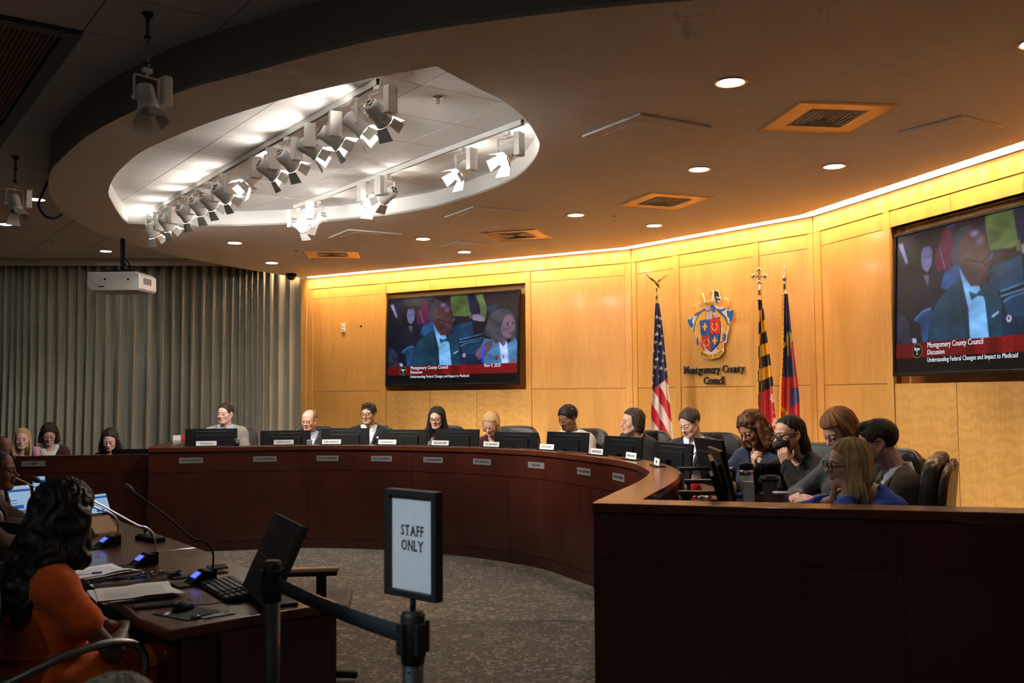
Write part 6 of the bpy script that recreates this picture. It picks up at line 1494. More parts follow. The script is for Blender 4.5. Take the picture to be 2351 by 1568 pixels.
# ================================================================ flags on poles
def star(d2x, d2y, r):
    a = np.arctan2(d2x, d2y); rr = np.hypot(d2x, d2y); k = np.cos(np.arccos(np.clip(np.cos(2.5 * (a)) * 0 + 1, -1, 1)))
    t = (a % (2 * pi / 5)) - pi / 5; lim = r * 0.42 / np.cos(np.abs(np.abs(t) - pi / 5) * 0 + 0) if False else r * (0.40 + 0.60 * (np.abs(t) / (pi / 5)) ** 1.6)
    return rr < lim
def flag(label, x, y, ztop, depth, outline, paint, finial, fringe=False, ax=0.0):
    """outline rows: drawing y, left x, right x (drawing px); hung from a pole and pleated"""
    sc = depth / 2205.0 / 3.409
    r = empty('flag', (x, y, PLAT), 0.0, label=label, cat='flag', group='flags on poles in front of the crest wall')
    h = ztop - PLAT
    MB().lathe([(0.0001, 0), (0.15, 0), (0.15, 0.02), (0.05, 0.05), (0.03, 0.09), (0.0001, 0.09)], 24).build('base', m_gold, r)
    MB().tube([(0, 0, 0.05), (0, 0, h + 0.05)], 0.014, 10).build('pole', mat('pole_wood', (.35, .20, .07), .3), r)
    oy = np.array([o[0] for o in outline], float); ol = np.array([o[1] for o in outline], float); orr = np.array([o[2] for o in outline], float)
    n, m = 190, 64; Y = np.linspace(oy[0], oy[-1], n); u = np.linspace(0, 1, m); x0 = ol[0] * 0.5 + orr[0] * 0.5
    P = np.zeros((n, m, 3)); Cc = np.zeros((n, m, 3))
    for i, yv in enumerate(Y):
        l, rt = np.interp(yv, oy, ol), np.interp(yv, oy, orr); X = l + (rt - l) * u; t = (yv - oy[0]) / (oy[-1] - oy[0])
        wd = (rt - l) * sc
        P[i, :, 0] = (X - x0) * sc + 0.006 * np.sin(u * 2 * pi * 3 + t * 3); P[i, :, 1] = -0.022 - wd * (0.10 * np.sin(u * 2 * pi * 2.6 + 1.2 * t + 0.5) + 0.05 * np.sin(u * 2 * pi * 5.1 + 2 * t)); P[i, :, 2] = h - (yv - oy[0]) * sc
        Cc[i] = paint(X, np.full(m, yv), u)
    me = MB().grid(P, None, True, True).mesh('cloth', m_flag); setcol(me, Cc.reshape(-1, 3)); o = obj('cloth', me, r)
    s = o.modifiers.new('thickness', 'SOLIDIFY'); s.thickness = 0.003
    if fringe:
        fp = [(P[i, 0, 0] - 0.006 + 0.004 * sin(i * 2.1), P[i, 0, 1] - 0.008, P[i, 0, 2]) for i in range(0, n, 2)]
        MB().tube(fp, 0.011, 6).build('gold_fringe', mat('fringe_gold', (.80, .42, .04), .6, noise=.35, nscale=120, bump=.6), r)
    finial(r, h)
    return r
m_flag = mat('flag_satin', (.5, .5, .5), 0.55, vcol=True, sheen=0.2, bump=0.06, noise=0.03)
def pick(*pairs):
    """last matching mask wins"""
    out = np.zeros((len(pairs[0][1]) if hasattr(pairs[0][1], '__len__') else 1, 3))
    return out
NAVY, FRED, FWHT, FYEL, FBLK, FBLU = [np.array(c) for c in ((.012, .016, .085), (.55, .012, .035), (.78, .72, .70), (.82, .46, .015), (.012, .012, .014), (.030, .055, .24))]
STARS = [(385, 660), (368, 722), (408, 735), (354, 786), (396, 796), (378, 857), (420, 870), (343, 850), (366, 918), (410, 930), (349, 980), (396, 990), (437, 1002), (336, 1045), (381, 1051), (325, 1108), (370, 590), (398, 600)]
def us(X, Y, u):
    c = np.tile(NAVY, (len(X), 1)); edge = 1165 - (X - 318) * 0.75
    st = ((X - 330) * 1.0 - (Y - 1150) * 0.53) / 66.0; low = Y > edge
    c[low] = np.where((np.floor(st[low]) % 2 == 0)[:, None], FRED, FWHT)
    for sx, sy in STARS: c[star(X - sx, -(Y - sy), 17) & ~low] = FWHT
    return c
def md(X, Y, u):
    c = np.tile(FYEL, (len(X), 1)); yy = Y + (X - 1200) * 0.40
    col = X > np.interp(Y, (480, 900, 1568), (1195, 1172, 1150)); k = np.floor((yy - 500) / 92.0) % 2
    c[(k == 0) & col] = FBLK; c[(k == 1) & ~col] = FBLK
    low = (Y > 1165 - (X - 1165) * 0.62) & col; c[low] = FRED
    for bx, by, rr in ((1262, 1180, 15), (1252, 1200, 13), (1268, 1215, 15), (1278, 1370, 17), (1268, 1400, 15), (1270, 1310, 4), (1258, 1460, 24), (1240, 1480, 14)): c[low & ((X - bx) ** 2 + (Y - by) ** 2 < rr * rr)] = FWHT
    c[low & (X > np.interp(Y, (1085, 1568), (1262, 1300)))] = FWHT
    return c
def county(X, Y, u):
    c = np.tile(NAVY * 1.2, (len(X), 1)); bl = (X > np.interp(Y, (390, 1500), (1385, 1400))); c[bl & (Y > 760)] = FBLU * 0.8
    c[(X > np.interp(Y, (780, 1200), (1412, 1452))) & (Y > 780)] = FRED
    low = Y > 1040; c[low] = FRED * 0.85
    c[low & (X > 1395) & (np.floor((Y + (X - 1400) * 0.6 - 1120) / 150) % 2 == 0) & (Y > 1120)] = FBLU
    rg = np.hypot((X - 1312), (Y - 1330) * 0.8); c[low & (np.abs(rg - 40) < 9)] = FYEL * 0.8
    f = ((X - 1392) / 26) ** 2 + ((Y - 740) / 58) ** 2 < 1; f |= (np.abs(np.hypot((X - 1378) / 1.0, (Y - 810) / 1.2) - 30) < 9) & (Y < 815) & (X < 1412); f |= (np.abs(X - 1388) < 12) & (Y > 780) & (Y < 868)
    c[f & ~low] = np.array((.42, .36, .06)); c[f & ~low & (np.abs(X - 1392) < 4)] = np.array((.08, .08, .10))
    return c
def eagle(r, h):
    M = TM((0, 0, h + 0.05))
    MB().lathe([(0.0001, 0), (0.016, 0), (0.010, 0.03), (0.018, 0.045), (0.008, 0.06), (0.008, 0.11), (0.020, 0.118), (0.0001, 0.125)], 14, M).build('ferrule', m_gold, r)
    b = MB(); b.tube([(0.03, 0.0, 0.12), (0.015, 0, 0.155), (0, 0, 0.18), (-0.012, 0, 0.205), (-0.026, 0, 0.20)], [0.008, 0.020, 0.022, 0.014, 0.004], 10, M); b.build('eagle_body', m_gold, r)
    for s, tip in ((-1, (-0.115, 0.0, 0.275)), (1, (0.125, 0.0, 0.262))):
        w = MB(); w.tube([(0, 0, 0.175), (s * 0.035, 0, 0.205), (s * 0.07, 0, 0.235), tip], [0.018, 0.034, 0.030, 0.004], 8, M, flat=0.5)
        w.build('eagle_wing', m_gold, r)
def crossf(r, h):
    M = TM((0, 0, h + 0.05)); MB().lathe([(0.0001, 0), (0.016, 0), (0.012, 0.04), (0.02, 0.05), (0.009, 0.06), (0.008, 0.115), (0.0001, 0.12)], 14, M).build('ferrule', m_chrome, r)
    b = MB(); b.box((0, 0, 0.185), (0.026, 0.010, 0.13), M); b.box((0, 0, 0.19), (0.11, 0.0098, 0.026), M)
    for cx, cz_ in ((0, 0.255), (-0.058, 0.19), (0.058, 0.19), (0, 0.125)):
        for dx, dz in ((0, 0), (0.016, 0), (-0.016, 0), (0, 0.016), (0, -0.016)): b.lathe([(0.0001, -0.006), (0.012, -0.006), (0.012, 0.006), (0.0001, 0.006)], 12, M @ TM((cx + dx, 0, cz_ + dz), pi / 2))
    b.build('cross_finial', mat('silver_gilt', (.72, .62, .48), .25, metal=1.0), r)
def spear(r, h):
    M = TM((0, 0, h + 0.05)); MB().lathe([(0.0001, 0), (0.016, 0), (0.011, 0.04), (0.020, 0.055), (0.012, 0.07), (0.020, 0.085), (0.024, 0.10), (0.014, 0.18), (0.0001, 0.25)], 14, M).build('spear_finial', mat('silver_gilt', (.72, .62, .48), .25, metal=1.0), r)
flag('flag of stars and stripes on a pole topped by a gold eagle', 1.585, 10.45, 2.56, 10.45, [(480, 360, 390), (560, 352, 402), (700, 344, 416), (900, 330, 432), (1070, 322, 445), (1165, 317, 450), (1300, 306, 463), (1480, 300, 478), (1750, 296, 486)], us, eagle)
flag('yellow, black and red quartered flag on a pole topped by a cross', 2.545, 9.82, 2.53, 9.82, [(425, 1165, 1205), (520, 1168, 1212), (700, 1160, 1228), (900, 1150, 1252), (1100, 1143, 1270), (1300, 1142, 1284), (1480, 1148, 1292), (1700, 1150, 1296)], md, crossf)
flag('navy and red county flag with gold fringe on a pole topped by a spear point', 2.70, 9.45, 2.55, 9.45, [(385, 1355, 1392), (500, 1348, 1400), (700, 1340, 1412), (900, 1326, 1432), (1100, 1310, 1452), (1200, 1305, 1460), (1400, 1298, 1462), (1600, 1296, 1466)], county, spear, fringe=True)

# ================================================================ small fittings on walls and ceiling
def on_wall(a, ang, s, z, off=0.0): return (a[0] + cos(ang) * s + sin(ang) * off, a[1] + sin(ang) * s - cos(ang) * off, z)
x, y, z = on_wall(W0, angL, 0.70, 2.55)
r = empty('wall_outlet', (x, y, 2.575), angL, label='white wall socket plate high on the maple panel beside the curtain', cat='socket')
MB().box((0, 0.008, 0), (0.075, 0.008, 0.125)).build('plate', m_white, r, bevel=0.002)
for dz in (-0.022, 0.022): MB().lathe([(0.0001, 0), (0.017, 0), (0.017, 0.003), (0.0001, 0.003)], 16, TM((0, 0.005, dz), pi / 2)).build('receptacle', mat('socket_face', (.5, .5, .48), .5), r)
r = empty('bare_bracket', (W0[0] + cos(angL) * 1.03, W0[1] + sin(angL) * 1.03, 2.585), angL, label='leftover cable hole and screw stubs beside the wall socket', cat='bracket')
MB().lathe([(0.0001, 0), (0.017, 0), (0.017, 0.003), (0.0001, 0.003)], 14, TM((0, 0.012, 0), pi / 2)).build('cable_hole', m_ink, r)
for dx, dz in ((-.025, .02), (-.02, -.022), (.10, .028), (.10, 0), (.10, -.028)): MB().lathe([(0.0001, 0), (0.006, 0), (0.005, 0.006), (0.0001, 0.006)], 8, TM((dx, 0.012, dz), pi / 2)).build('screw', m_white, r)
# projector hung from the dim ceiling
r = empty('projector', (-4.32, 10.6, 2.74), radians(-4), label='white projector hanging from a black pole before the curtain', cat='projector')
PW, PD, PH = 0.60, 0.42, 0.20
q = [(-PW / 2, 0.06), (-PW / 2 + 0.01, 0.205), (PW / 2 - 0.05, 0.205), (PW / 2 - 0.002, 0.17), (PW / 2, 0.02), (PW / 2 - 0.03, 0), (-PW / 2 + 0.05, 0.0)]
MB().prism(q, -PD / 2, PD / 2, Matrix(((1, 0, 0, 0), (0, 0, 1, 0), (0, 1, 0, 0), (0, 0, 0, 1)))).build('housing', mat('projector_white', (.36, .345, .33), .45), r, bevel=0.012, seg=3)
for dx, dz in ((-0.09, 0.125), (0.17, 0.12)): MB().box((dx, -PD / 2 - 0.001, dz), (0.022, 0.004, 0.022)).build('sensor', m_black, r)
MB().box((-0.13, -PD / 2 - 0.001, 0.045), (0.07, 0.004, 0.012)).build('badge', m_black, r)
for k in range(5): MB().box((PW / 2 - 0.001, -0.1 + k * 0.04, 0.11), (0.004, 0.022, 0.07)).build('side_vent', m_black_soft, r)
MB().box((0.02, 0.0, 0.222), (0.40, 0.26, 0.02)).build('mount_plate', m_black, r, bevel=0.003)
MB().tube([(0.02, 0, 0.23), (0.02, 0, 0.30), (0.0, 0, 0.34), (0.0, 0, ZU - 2.74)], [0.05, 0.035, 0.026, 0.026], 12).build('pole', m_black, r)
MB().tube([(0.06, 0.02, 0.24), (0.10, 0.02, 0.27), (0.06, 0.02, 0.33), (0.03, 0, 0.38)], 0.008, 6).build('cable', m_black, r)
MB().lathe([(0.0001, 0), (0.08, 0), (0.08, -0.012), (0.0001, -0.012)], 20, TM((0, 0, ZU - 2.74))).build('ceiling_flange', m_black, r)
# dome camera
r = empty('dome_camera', (-3.17, 13.75, ZC), 0, label='black dome camera under the soffit corner by the curtain', cat='camera')
MB().lathe([(0.0001, 0), (0.075, 0), (0.078, -0.025), (0.07, -0.035)], 24).build('ring', m_black, r); MB().lathe([(0.066, -0.03), (0.06, -0.06), (0.04, -0.085), (0.0001, -0.097)], 24).build('dome', mat('smoked_dome', (.01, .01, .012), .08), r)
# blue cable coil peeking past the soffit edge
MB().tube(spline([(-4.36, 8.95, ZU - 0.002), (-4.42, 8.97, 3.50), (-4.47, 9.0, 3.40), (-4.42, 9.03, 3.30), (-4.34, 9.06, 3.285), (-4.28, 9.08, 3.33)], 5), 0.012, 8).build('cable_loop', mat('blue_cable', (.02, .03, .12), .5), label='loop of dark blue cable hanging behind the soffit edge', cat='cable')
# pendant spotlights outside the soffit
def pendant(x, y, drop, target, label):
    z0 = ZU - drop
    r = spotlight((x, y, z0), target, False, 1, 0, -1, label, 'pendant spotlights in the dim ceiling')
    MB().tube([(0, 0, 0), (0, 0, drop)], 0.010, 8).build('stem', m_steel_dark, r); MB().lathe([(0.0001, drop), (0.03, drop), (0.022, drop - 0.02), (0.0001, drop - 0.02)], 14).build('canopy', m_black, r)
    for zz in (0.02, drop * 0.55): MB().lathe([(0.0001, zz), (0.018, zz), (0.018, zz + 0.008), (0.0001, zz + 0.008)], 12).build('clamp', m_black, r)
    return r
pendant(-1.93, 5.02, 0.30, (-1.2, 4.4, 0.5), 'unlit barn-door spotlight with red status light on a stem by the air grille')
pendant(-4.19, 8.03, 0.24, (-3.2, 7.2, 0.5), 'unlit barn-door spotlight on a short stem past the soffit edge')
# ================================================================ witness table and the public side
ZW = 0.74
m_table = wood('table_mahogany', (0.060, 0.016, 0.008), (0.125, 0.036, 0.016), 0.28, grain=(5, 45, 45), coat=0.4)
wt = empty('witness_table', (-1.6, 4.9, 0), label='long mahogany witness table with a straight far edge and end drawers', cat='table')
def wpart(nm, mb, m, bevel=0.0):
    me = mb.mesh(nm, m); me.transform(Matrix.Translation((1.6, -4.9, 0))); o = obj(nm, me, wt)
    if bevel: add_bevel(o, bevel, 2)
    return o
# outline: far edge runs from the clerk side to the public end
far = [(-3.55, 7.75), (-2.849, 6.811), (-1.757, 5.385), (-1.316, 4.769), (-0.703, 3.93)]
nearE = [(-0.95, 3.75), (-1.234, 3.49), (-1.42, 3.68), (-1.62, 3.98), (-2.05, 4.55), (-2.75, 5.55), (-4.1, 7.4)]
split = [(-1.757, 5.385), (-2.06, 5.20), (-2.36, 5.0)]
wpart('table_top', MB().prism([(-1.757, 5.385), (-1.316, 4.769), (-0.703, 3.93), (-0.95, 3.75), (-1.234, 3.49), (-1.42, 3.68), (-1.62, 3.98), (-2.05, 4.55), (-2.33, 4.96)], ZW - 0.04, ZW), m_table, 0.006)
wpart('table_top', MB().prism([(-3.55, 7.75), (-2.849, 6.811), (-1.759, 5.388), (-2.332, 4.963), (-2.75, 5.55), (-4.1, 7.4)], ZW - 0.04, ZW), m_table, 0.006)
fe = [(-3.50, 7.70), (-2.80, 6.76), (-1.80, 5.36), (-1.36, 4.73)]
wpart('modesty_panel', band(fe, -0.03, 0.0, 0.06, ZW - 0.042), m_mahog)
# pedestal under the public end, its drawers facing the seats
d_ = Vector((-1.234 + 0.703, 3.49 - 3.93)).normalized(); n_ = Vector((-d_.y, d_.x))
def end_box(s0, s1, t0, t1, z0, z1): 
    a = Vector((-0.715, 3.915)); P = [a + d_ * s0 + n_ * t0, a + d_ * s1 + n_ * t0, a + d_ * s1 + n_ * t1, a + d_ * s0 + n_ * t1]; return MB().prism([(p.x, p.y) for p in P], z0, z1)
wpart('pedestal', end_box(0.0, 0.62, -0.50, -0.02, 0.0, ZW - 0.042), m_mahog, 0.003)
wpart('end_panel', end_box(0.0, 0.48, -0.018, 0.004, 0.02, ZW - 0.045), m_mahog, 0.002)
for k, (z0, z1) in enumerate(((0.46, 0.66), (0.25, 0.45), (0.03, 0.24))):
    o = wpart('drawer', end_box(0.622, 0.642, -0.46, -0.04, z0, z1), m_mahog, 0.002)
    P = [Vector((-0.715, 3.915)) + d_ * q + n_ * t for q, t in ((0.64, -0.32), (0.68, -0.32), (0.68, -0.18), (0.64, -0.18))]
    hm = MB().tube([(p.x + 1.6, p.y - 4.9, (z0 + z1) / 2 + 0.02) for p in P], 0.006, 8).build('handle', m_chrome, o)
lk = Vector((-0.715, 3.915)) + d_ * 0.643 + n_ * -0.12
wpart('lock', MB().lathe([(0.0001, 0), (0.010, 0), (0.010, 0.004), (0.0001, 0.004)], 12, TM((lk.x, lk.y, 0.63), 0, radians(-90), atan2(d_.y, d_.x))), m_chrome)
for k, (s, t) in enumerate(((0.10, 0.006), (0.10, 0.006))): wpart('vent_slot', end_box(0.06, 0.20, 0.0042, 0.008, 0.30 - k * 0.05, 0.312 - k * 0.05), m_black_soft)

def on_table(x, y): return (x, y, ZW + 0.001)
# --- gooseneck microphones
m_lcd = glow('blue_display', (0.06, 0.09, 1.0), 1.1)
def mic(x, y, a, reach, rise, label, silver=True):
    r = empty('microphone', on_table(x, y), a, label=label, cat='microphone', group='gooseneck microphones on the witness table')
    MB().box((0, -0.05, 0.003), (0.13, 0.15, 0.006)).build('flush_plate', m_black, r, bevel=0.002)
    MB().prism([(-0.075, 0.004), (0.02, 0.004), (0.035, 0.055), (0.0, 0.06)], -0.045, 0.045, Matrix(((0, 0, 1, 0), (1, 0, 0, 0), (0, 1, 0, 0), (0, 0, 0, 1)))).build('console', m_black, r, bevel=0.003)
    sl = atan2(0.056, 0.075)
    MB().box((0, 0, 0), (0.058, 0.034, 0.002), TM((0, -0.032, 0.040), sl)).build('display', m_lcd, r)
    MB().box((0.0, 0.045, 0.03), (0.03, 0.03, 0.06)).build('mic_socket', m_black, r, bevel=0.003)
    P = [(0, 0.045, 0.05), (0, 0.045, 0.13), (0, 0.02, 0.17), (0, -0.01, 0.19)]; E = (0, -reach, rise)
    P2 = spline(P + [(0, -0.05, 0.205), (0, -reach * 0.6, 0.205 + (rise - 0.205) * 0.55), E], 6)
    MB().tube(P2, 0.0045, 8).build('gooseneck', m_chrome if silver else m_black, r)
    d = Vector(E) - Vector((0, -reach * 0.6, 0.205 + (rise - 0.205) * 0.55)); d.normalize(); e = Vector(E)
    MB().tube([e, e + d * 0.012, e + d * 0.02, e + d * 0.05, e + d * 0.062], [0.006, 0.010, 0.015, 0.015, 0.006], 12).build('capsule', m_black_soft, r)
# --- placements are plan positions on the table
mic(-1.395, 4.36, radians(-54), 0.30, 0.42, 'black gooseneck microphone next to the keyboard', False)
mic(-1.83, 4.83, radians(-50), 0.36, 0.40, 'silver gooseneck microphone beside the loose paper sheet')
mic(-2.27, 5.45, radians(-50), 0.36, 0.38, 'silver gooseneck microphone beside the tablet stand')
mic(-3.12, 6.55, radians(-50), 0.36, 0.38, 'gooseneck microphone in front of the man in the brown suit')
# --- stacks of paper
def sheet_stack(x, y, a, n, w, l, label, jit=0.012, spread=0.006, name='paper_stack'):
    r = empty(name, on_table(x, y), a, label=label, cat='papers', group='papers on the witness table'); rr = random.Random(int(abs(x * 1000)))
    for k in range(n):
        m = MB(); nx = 10; P = []
        curl = 0.010 if k == n - 1 else 0.004
        for i in range(nx + 1):
            u = i / nx; P.append([(-w / 2 + w * u, -l / 2 + l * v, 0.0016 * k + 0.001 + curl * (abs(u - 0.5) * 2) ** 3 * (1 if v > 0.4 else 0.4)) for v in np.linspace(0, 1, 6)])
        o = m.grid(P, None, True, True).build('sheet', m_printed if k == n - 1 else m_paper, r); o.location = (rr.uniform(-jit, jit), rr.uniform(-jit, jit), 0); o.rotation_euler = (0, 0, rr.uniform(-spread, spread) * 6)
    return r
def printed():
    m, nt, b = _new('printed_page'); N, L = nt.nodes, nt.links
    tc = N.new('ShaderNodeTexCoord'); sp = N.new('ShaderNodeSeparateXYZ'); L.new(tc.outputs['Generated'], sp.inputs[0])
    wv = N.new('ShaderNodeMath'); wv.operation = 'MULTIPLY'; wv.inputs[1].default_value = 46; L.new(sp.outputs[1], wv.inputs[0])
    fr = N.new('ShaderNodeMath'); fr.operation = 'FRACT'; L.new(wv.outputs[0], fr.inputs[0])
    gt = N.new('ShaderNodeMath'); gt.operation = 'GREATER_THAN'; gt.inputs[1].default_value = 0.5; L.new(fr.outputs[0], gt.inputs[0])
    def band_(sock, lo, hi):
        a = N.new('ShaderNodeMath'); a.operation = 'GREATER_THAN'; a.inputs[1].default_value = lo; L.new(sock, a.inputs[0])
        c = N.new('ShaderNodeMath'); c.operation = 'LESS_THAN'; c.inputs[1].default_value = hi; L.new(sock, c.inputs[0])
        d = N.new('ShaderNodeMath'); d.operation = 'MULTIPLY'; L.new(a.outputs[0], d.inputs[0]); L.new(c.outputs[0], d.inputs[1]); return d.outputs[0]
    nz = N.new('ShaderNodeTexNoise'); nz.inputs['Scale'].default_value = 60; L.new(tc.outputs['Generated'], nz.inputs['Vector'])
    wd = N.new('ShaderNodeMath'); wd.operation = 'GREATER_THAN'; wd.inputs[1].default_value = 0.45; L.new(nz.outputs[0], wd.inputs[0])
    pr = N.new('ShaderNodeMath'); pr.operation = 'MULTIPLY'; L.new(gt.outputs[0], pr.inputs[0]); L.new(wd.outputs[0], pr.inputs[1])
    for s_ in (band_(sp.outputs[0], 0.12, 0.88), band_(sp.outputs[1], 0.1, 0.9)):
        q = N.new('ShaderNodeMath'); q.operation = 'MULTIPLY'; L.new(pr.outputs[0], q.inputs[0]); L.new(s_, q.inputs[1]); pr = q
    mx = N.new('ShaderNodeMix'); mx.data_type = 'RGBA'; mx.inputs[6].default_value = (.80, .80, .80, 1); mx.inputs[7].default_value = (.38, .38, .39, 1)
    L.new(pr.outputs[0], mx.inputs[0]); L.new(mx.outputs[2], b.inputs['Base Color']); b.inputs['Roughness'].default_value = 0.8
    return m
m_printed = printed()
sheet_stack(-1.60, 4.10, radians(-58), 9, 0.28, 0.30, 'thick stack of printed pages in front of the keyboard', 0.016, 0.02)
sheet_stack(-1.97, 4.62, radians(-40), 4, 0.22, 0.28, 'loose white sheet with a blue pen beside the lanyards', 0.01, 0.01)
r = empty('pen', (-1.985, 4.50, ZW + 0.018), radians(38), label='clear pen with blue cap lying on the loose sheet', cat='pen')
MB().tube([(-0.07, 0, 0), (0.045, 0, 0)], 0.004, 8).build('barrel', mat('clear_barrel', (.55, .55, .65), .2), r); MB().tube([(0.03, 0, 0), (0.075, 0, 0)], [0.0055, 0.005], 8).build('cap', mat('blue_cap', (.02, .05, .4), .35), r)
# --- tangle of lanyards
r = empty('lanyard_bundle', on_table(-1.72, 4.42), radians(38), label='bundle of patterned lanyards lying between the papers', cat='lanyard')
rr = random.Random(5)
for k in range(9):
    P = spline([(-0.20 + 0.05 * i + rr.uniform(-.02, .02), rr.uniform(-.025, .025), 0.008 + rr.uniform(0, .018)) for i in range(9)], 4)
    MB().tube(P, 0.005, 6, flat=0.4).build('strap', mat('lanyard_%d' % (k % 3), ((.02, .025, .06), (.05, .02, .07), (.02, .06, .06))[k % 3], .4), r)
for k in range(3): MB().tube([(0.02 + k * 0.04, -0.01, 0.03), (0.035 + k * 0.04, 0.0, 0.034), (0.03 + k * 0.04, 0.012, 0.03)], 0.003, 6).build('clip', m_chrome, r)
# --- keyboard, mouse, phone, pad, card
r = empty('keyboard', on_table(-1.215, 4.15), radians(-58), label='black keyboard beside the paper stack on the witness table', cat='keyboard')
MB().prism([(-0.075, 0.003), (0.075, 0.003), (0.075, 0.028), (-0.075, 0.012)], -0.215, 0.215, Matrix(((0, 0, 1, 0), (1, 0, 0, 0), (0, 1, 0, 0), (0, 0, 0, 1)))).build('case', m_black, r, bevel=0.003)
key_me = MB().box((0, 0, 0), (0.0165, 0.0165, 0.007)).mesh('key', mat('key_cap', (.028, .029, .032), .38))
tl = atan2(0.016, 0.15)
for row in range(6):
    for col in range(21):
        if col in (14, 17) : continue
        if row == 5 and 4 <= col <= 8: continue
        k = obj('key', key_me, r, (-0.198 + col * 0.0198, 0.058 - row * 0.0235, 0.030 - row * 0.0026), rot=(tl, 0, 0))
MB().box((-0.07, -0.0595, 0.0172), (0.095, 0.0165, 0.007), None).build('space_bar', MATS['key_cap'], r)
r = empty('computer_mouse', on_table(-1.29, 3.80), radians(-20), label='black computer mouse on the pad at the table end', cat='mouse')
MB().lathe([(0.0001, 0.036), (0.012, 0.035), (0.022, 0.029), (0.029, 0.016), (0.031, 0.004), (0.0001, 0.004)], 20, Matrix.Diagonal((1.0, 1.75, 1.0, 1.0))).build('shell', m_black, r); MB().tube([(0, 0.03, 0.036), (0, 0.042, 0.030)], 0.004, 8).build('wheel', m_steel_dark, r)
MB().tube(spline([(0, 0.05, 0.01), (0.05, 0.14, 0.004), (0.02, 0.26, 0.004), (0.10, 0.36, 0.004)], 6), 0.0022, 6).build('cord', m_black, r)
r = empty('mouse_pad', (-1.255, 3.755, ZW + 0.0005), radians(-35), label='black mouse pad with a pale logo strip under the mouse', cat='mouse pad')
MB().box((0, 0, 0.0015), (0.21, 0.17, 0.003)).build('mat', m_black_soft, r, bevel=0.001); MB().box((-0.055, -0.055, 0.0034), (0.018, 0.05, 0.0006), None, radians(40)).build('logo_strip', m_paper, r)
r = empty('phone', on_table(-1.435, 3.885), radians(-62), label='dark smartphone lying beside the paper stack', cat='phone')
MB().box((0, 0, 0.005), (0.076, 0.16, 0.009)).build('case', mat('phone_case', (.05, .05, .06), .3), r, bevel=0.004, seg=3); MB().box((0, 0, 0.0098), (0.068, 0.15, 0.0008)).build('glass', mat('screen_glass', (.01, .011, .013), .12), r)
r = empty('badge_card', (-1.135, 3.72, ZW + 0.001), radians(-48), label='blue and tan badge card with a clip at the table corner', cat='badge')
MB().box((0, 0, 0.0015), (0.055, 0.13, 0.002)).build('card', mat('badge_blue', (.10, .20, .36), .3), r, bevel=0.0008); MB().box((0, 0.045, 0.0028), (0.05, 0.03, 0.0006)).build('badge_band', mat('badge_tan', (.45, .28, .12), .4), r); MB().tube([(0, -0.065, 0.004), (0.01, -0.085, 0.01), (-0.005, -0.10, 0.006)], 0.005, 6).build('clip', m_chrome, r)
# --- black monitor seen from its back at the table end
def table_monitor(x, y, a, w, h, tilt, label, z0=0.04):
    r = empty('monitor', (x, y, ZW + 0.001), a, label=label, cat='monitor')
    T = Matrix.Rotation(radians(tilt), 4, 'X')
    MB().box((0, 0, z0 + h / 2), (w, 0.03, h), T).build('panel_housing', m_black_soft, r, bevel=0.003); MB().box((0, 0.0155, z0 + h / 2), (w - 0.016, 0.002, h - 0.02), T).build('screen', m_black_soft, r)
    MB().box((0, 0.0168, z0 + h * 0.48), (w - 0.01, 0.0012, 0.002), T).build('seam', m_steel_dark, r)
    MB().box((0, -0.07, 0.006), (0.24, 0.16, 0.012)).build('stand_base', m_black, r, bevel=0.003); MB().tube([(0, -0.09, 0.01), (0, -0.095, z0 + h * 0.42)], 0.018, 10).build('stand_neck', m_black, r)
    return r
table_monitor(-1.045, 3.92, radians(116), 0.50, 0.335, 24, 'black monitor tilted back at the end of the witness table', 0.02)
# --- tablet on a tan stand, laptops further along
def device(x, y, a, w, h, tilt, label, name, cat, lift=0.0, deck=True, case=None):
    r = empty(name, (x, y, ZW + 0.001 + lift), a, label=label, cat=cat)
    T = TM((0, 0, 0.012), radians(-tilt))
    MB().box((0, 0.004, h / 2), (w, 0.008, h), T).build('lid', case or m_steel_dark, r, bevel=0.002); MB().box((0, -0.001, h / 2), (w - 0.012, 0.002, h - 0.012), T).build('display', m_page, r)
    MB().box((0, -0.0024, h * 0.80), (w - 0.012, 0.0008, h * 0.09), T).build('page_banner', m_page_blue, r)
    for dx, dz, sx_, sz_ in ((-0.22, .55, .10, .16), (-0.05, .42, .22, .03), (-0.08, .30, .3, .02), (0.10, .16, .28, .14)): MB().box((dx * w, -0.0024, dz * h), (sx_ * w, 0.0008, sz_ * h), T).build('page_block', m_page_blue if sz_ > .1 else m_page_dark, r)
    if deck: MB().box((0, -0.115, 0.006), (w, 0.23, 0.012)).build('deck', case or m_steel_dark, r, bevel=0.002)
    return r
m_page = glow('lit_page', (.30, .45, .62), 0.36); m_page_blue = glow('lit_page_blue', (.03, .10, .42), 0.30); m_page_dark = glow('lit_page_dark', (.08, .14, .25), 0.2)
device(-2.56, 5.98, radians(66), 0.20, 0.13, 22, 'tablet showing a blue and white page on a tan stand', 'tablet', 'tablet', 0.105, False, m_black)
r = empty('tablet_stand', on_table(-2.535, 5.945), radians(66), label='tan wedge stand holding the tablet', cat='stand')
MB().prism([(-0.07, 0.0), (0.11, 0.0), (0.045, 0.104), (0.02, 0.104)], -0.09, 0.09, Matrix(((0, 0, 1, 0), (1, 0, 0, 0), (0, 1, 0, 0), (0, 0, 0, 1)))).build('wedge', mat('tan_board', (.30, .17, .08), .6), r, bevel=0.003); MB().box((0, -0.075, 0.008), (0.19, 0.03, 0.016)).build('lip', mat('tan_board', (.30, .17, .08), .6), r)
device(-3.62, 7.05, radians(56), 0.26, 0.19, 18, 'open laptop in front of the man in the brown suit', 'laptop', 'laptop')
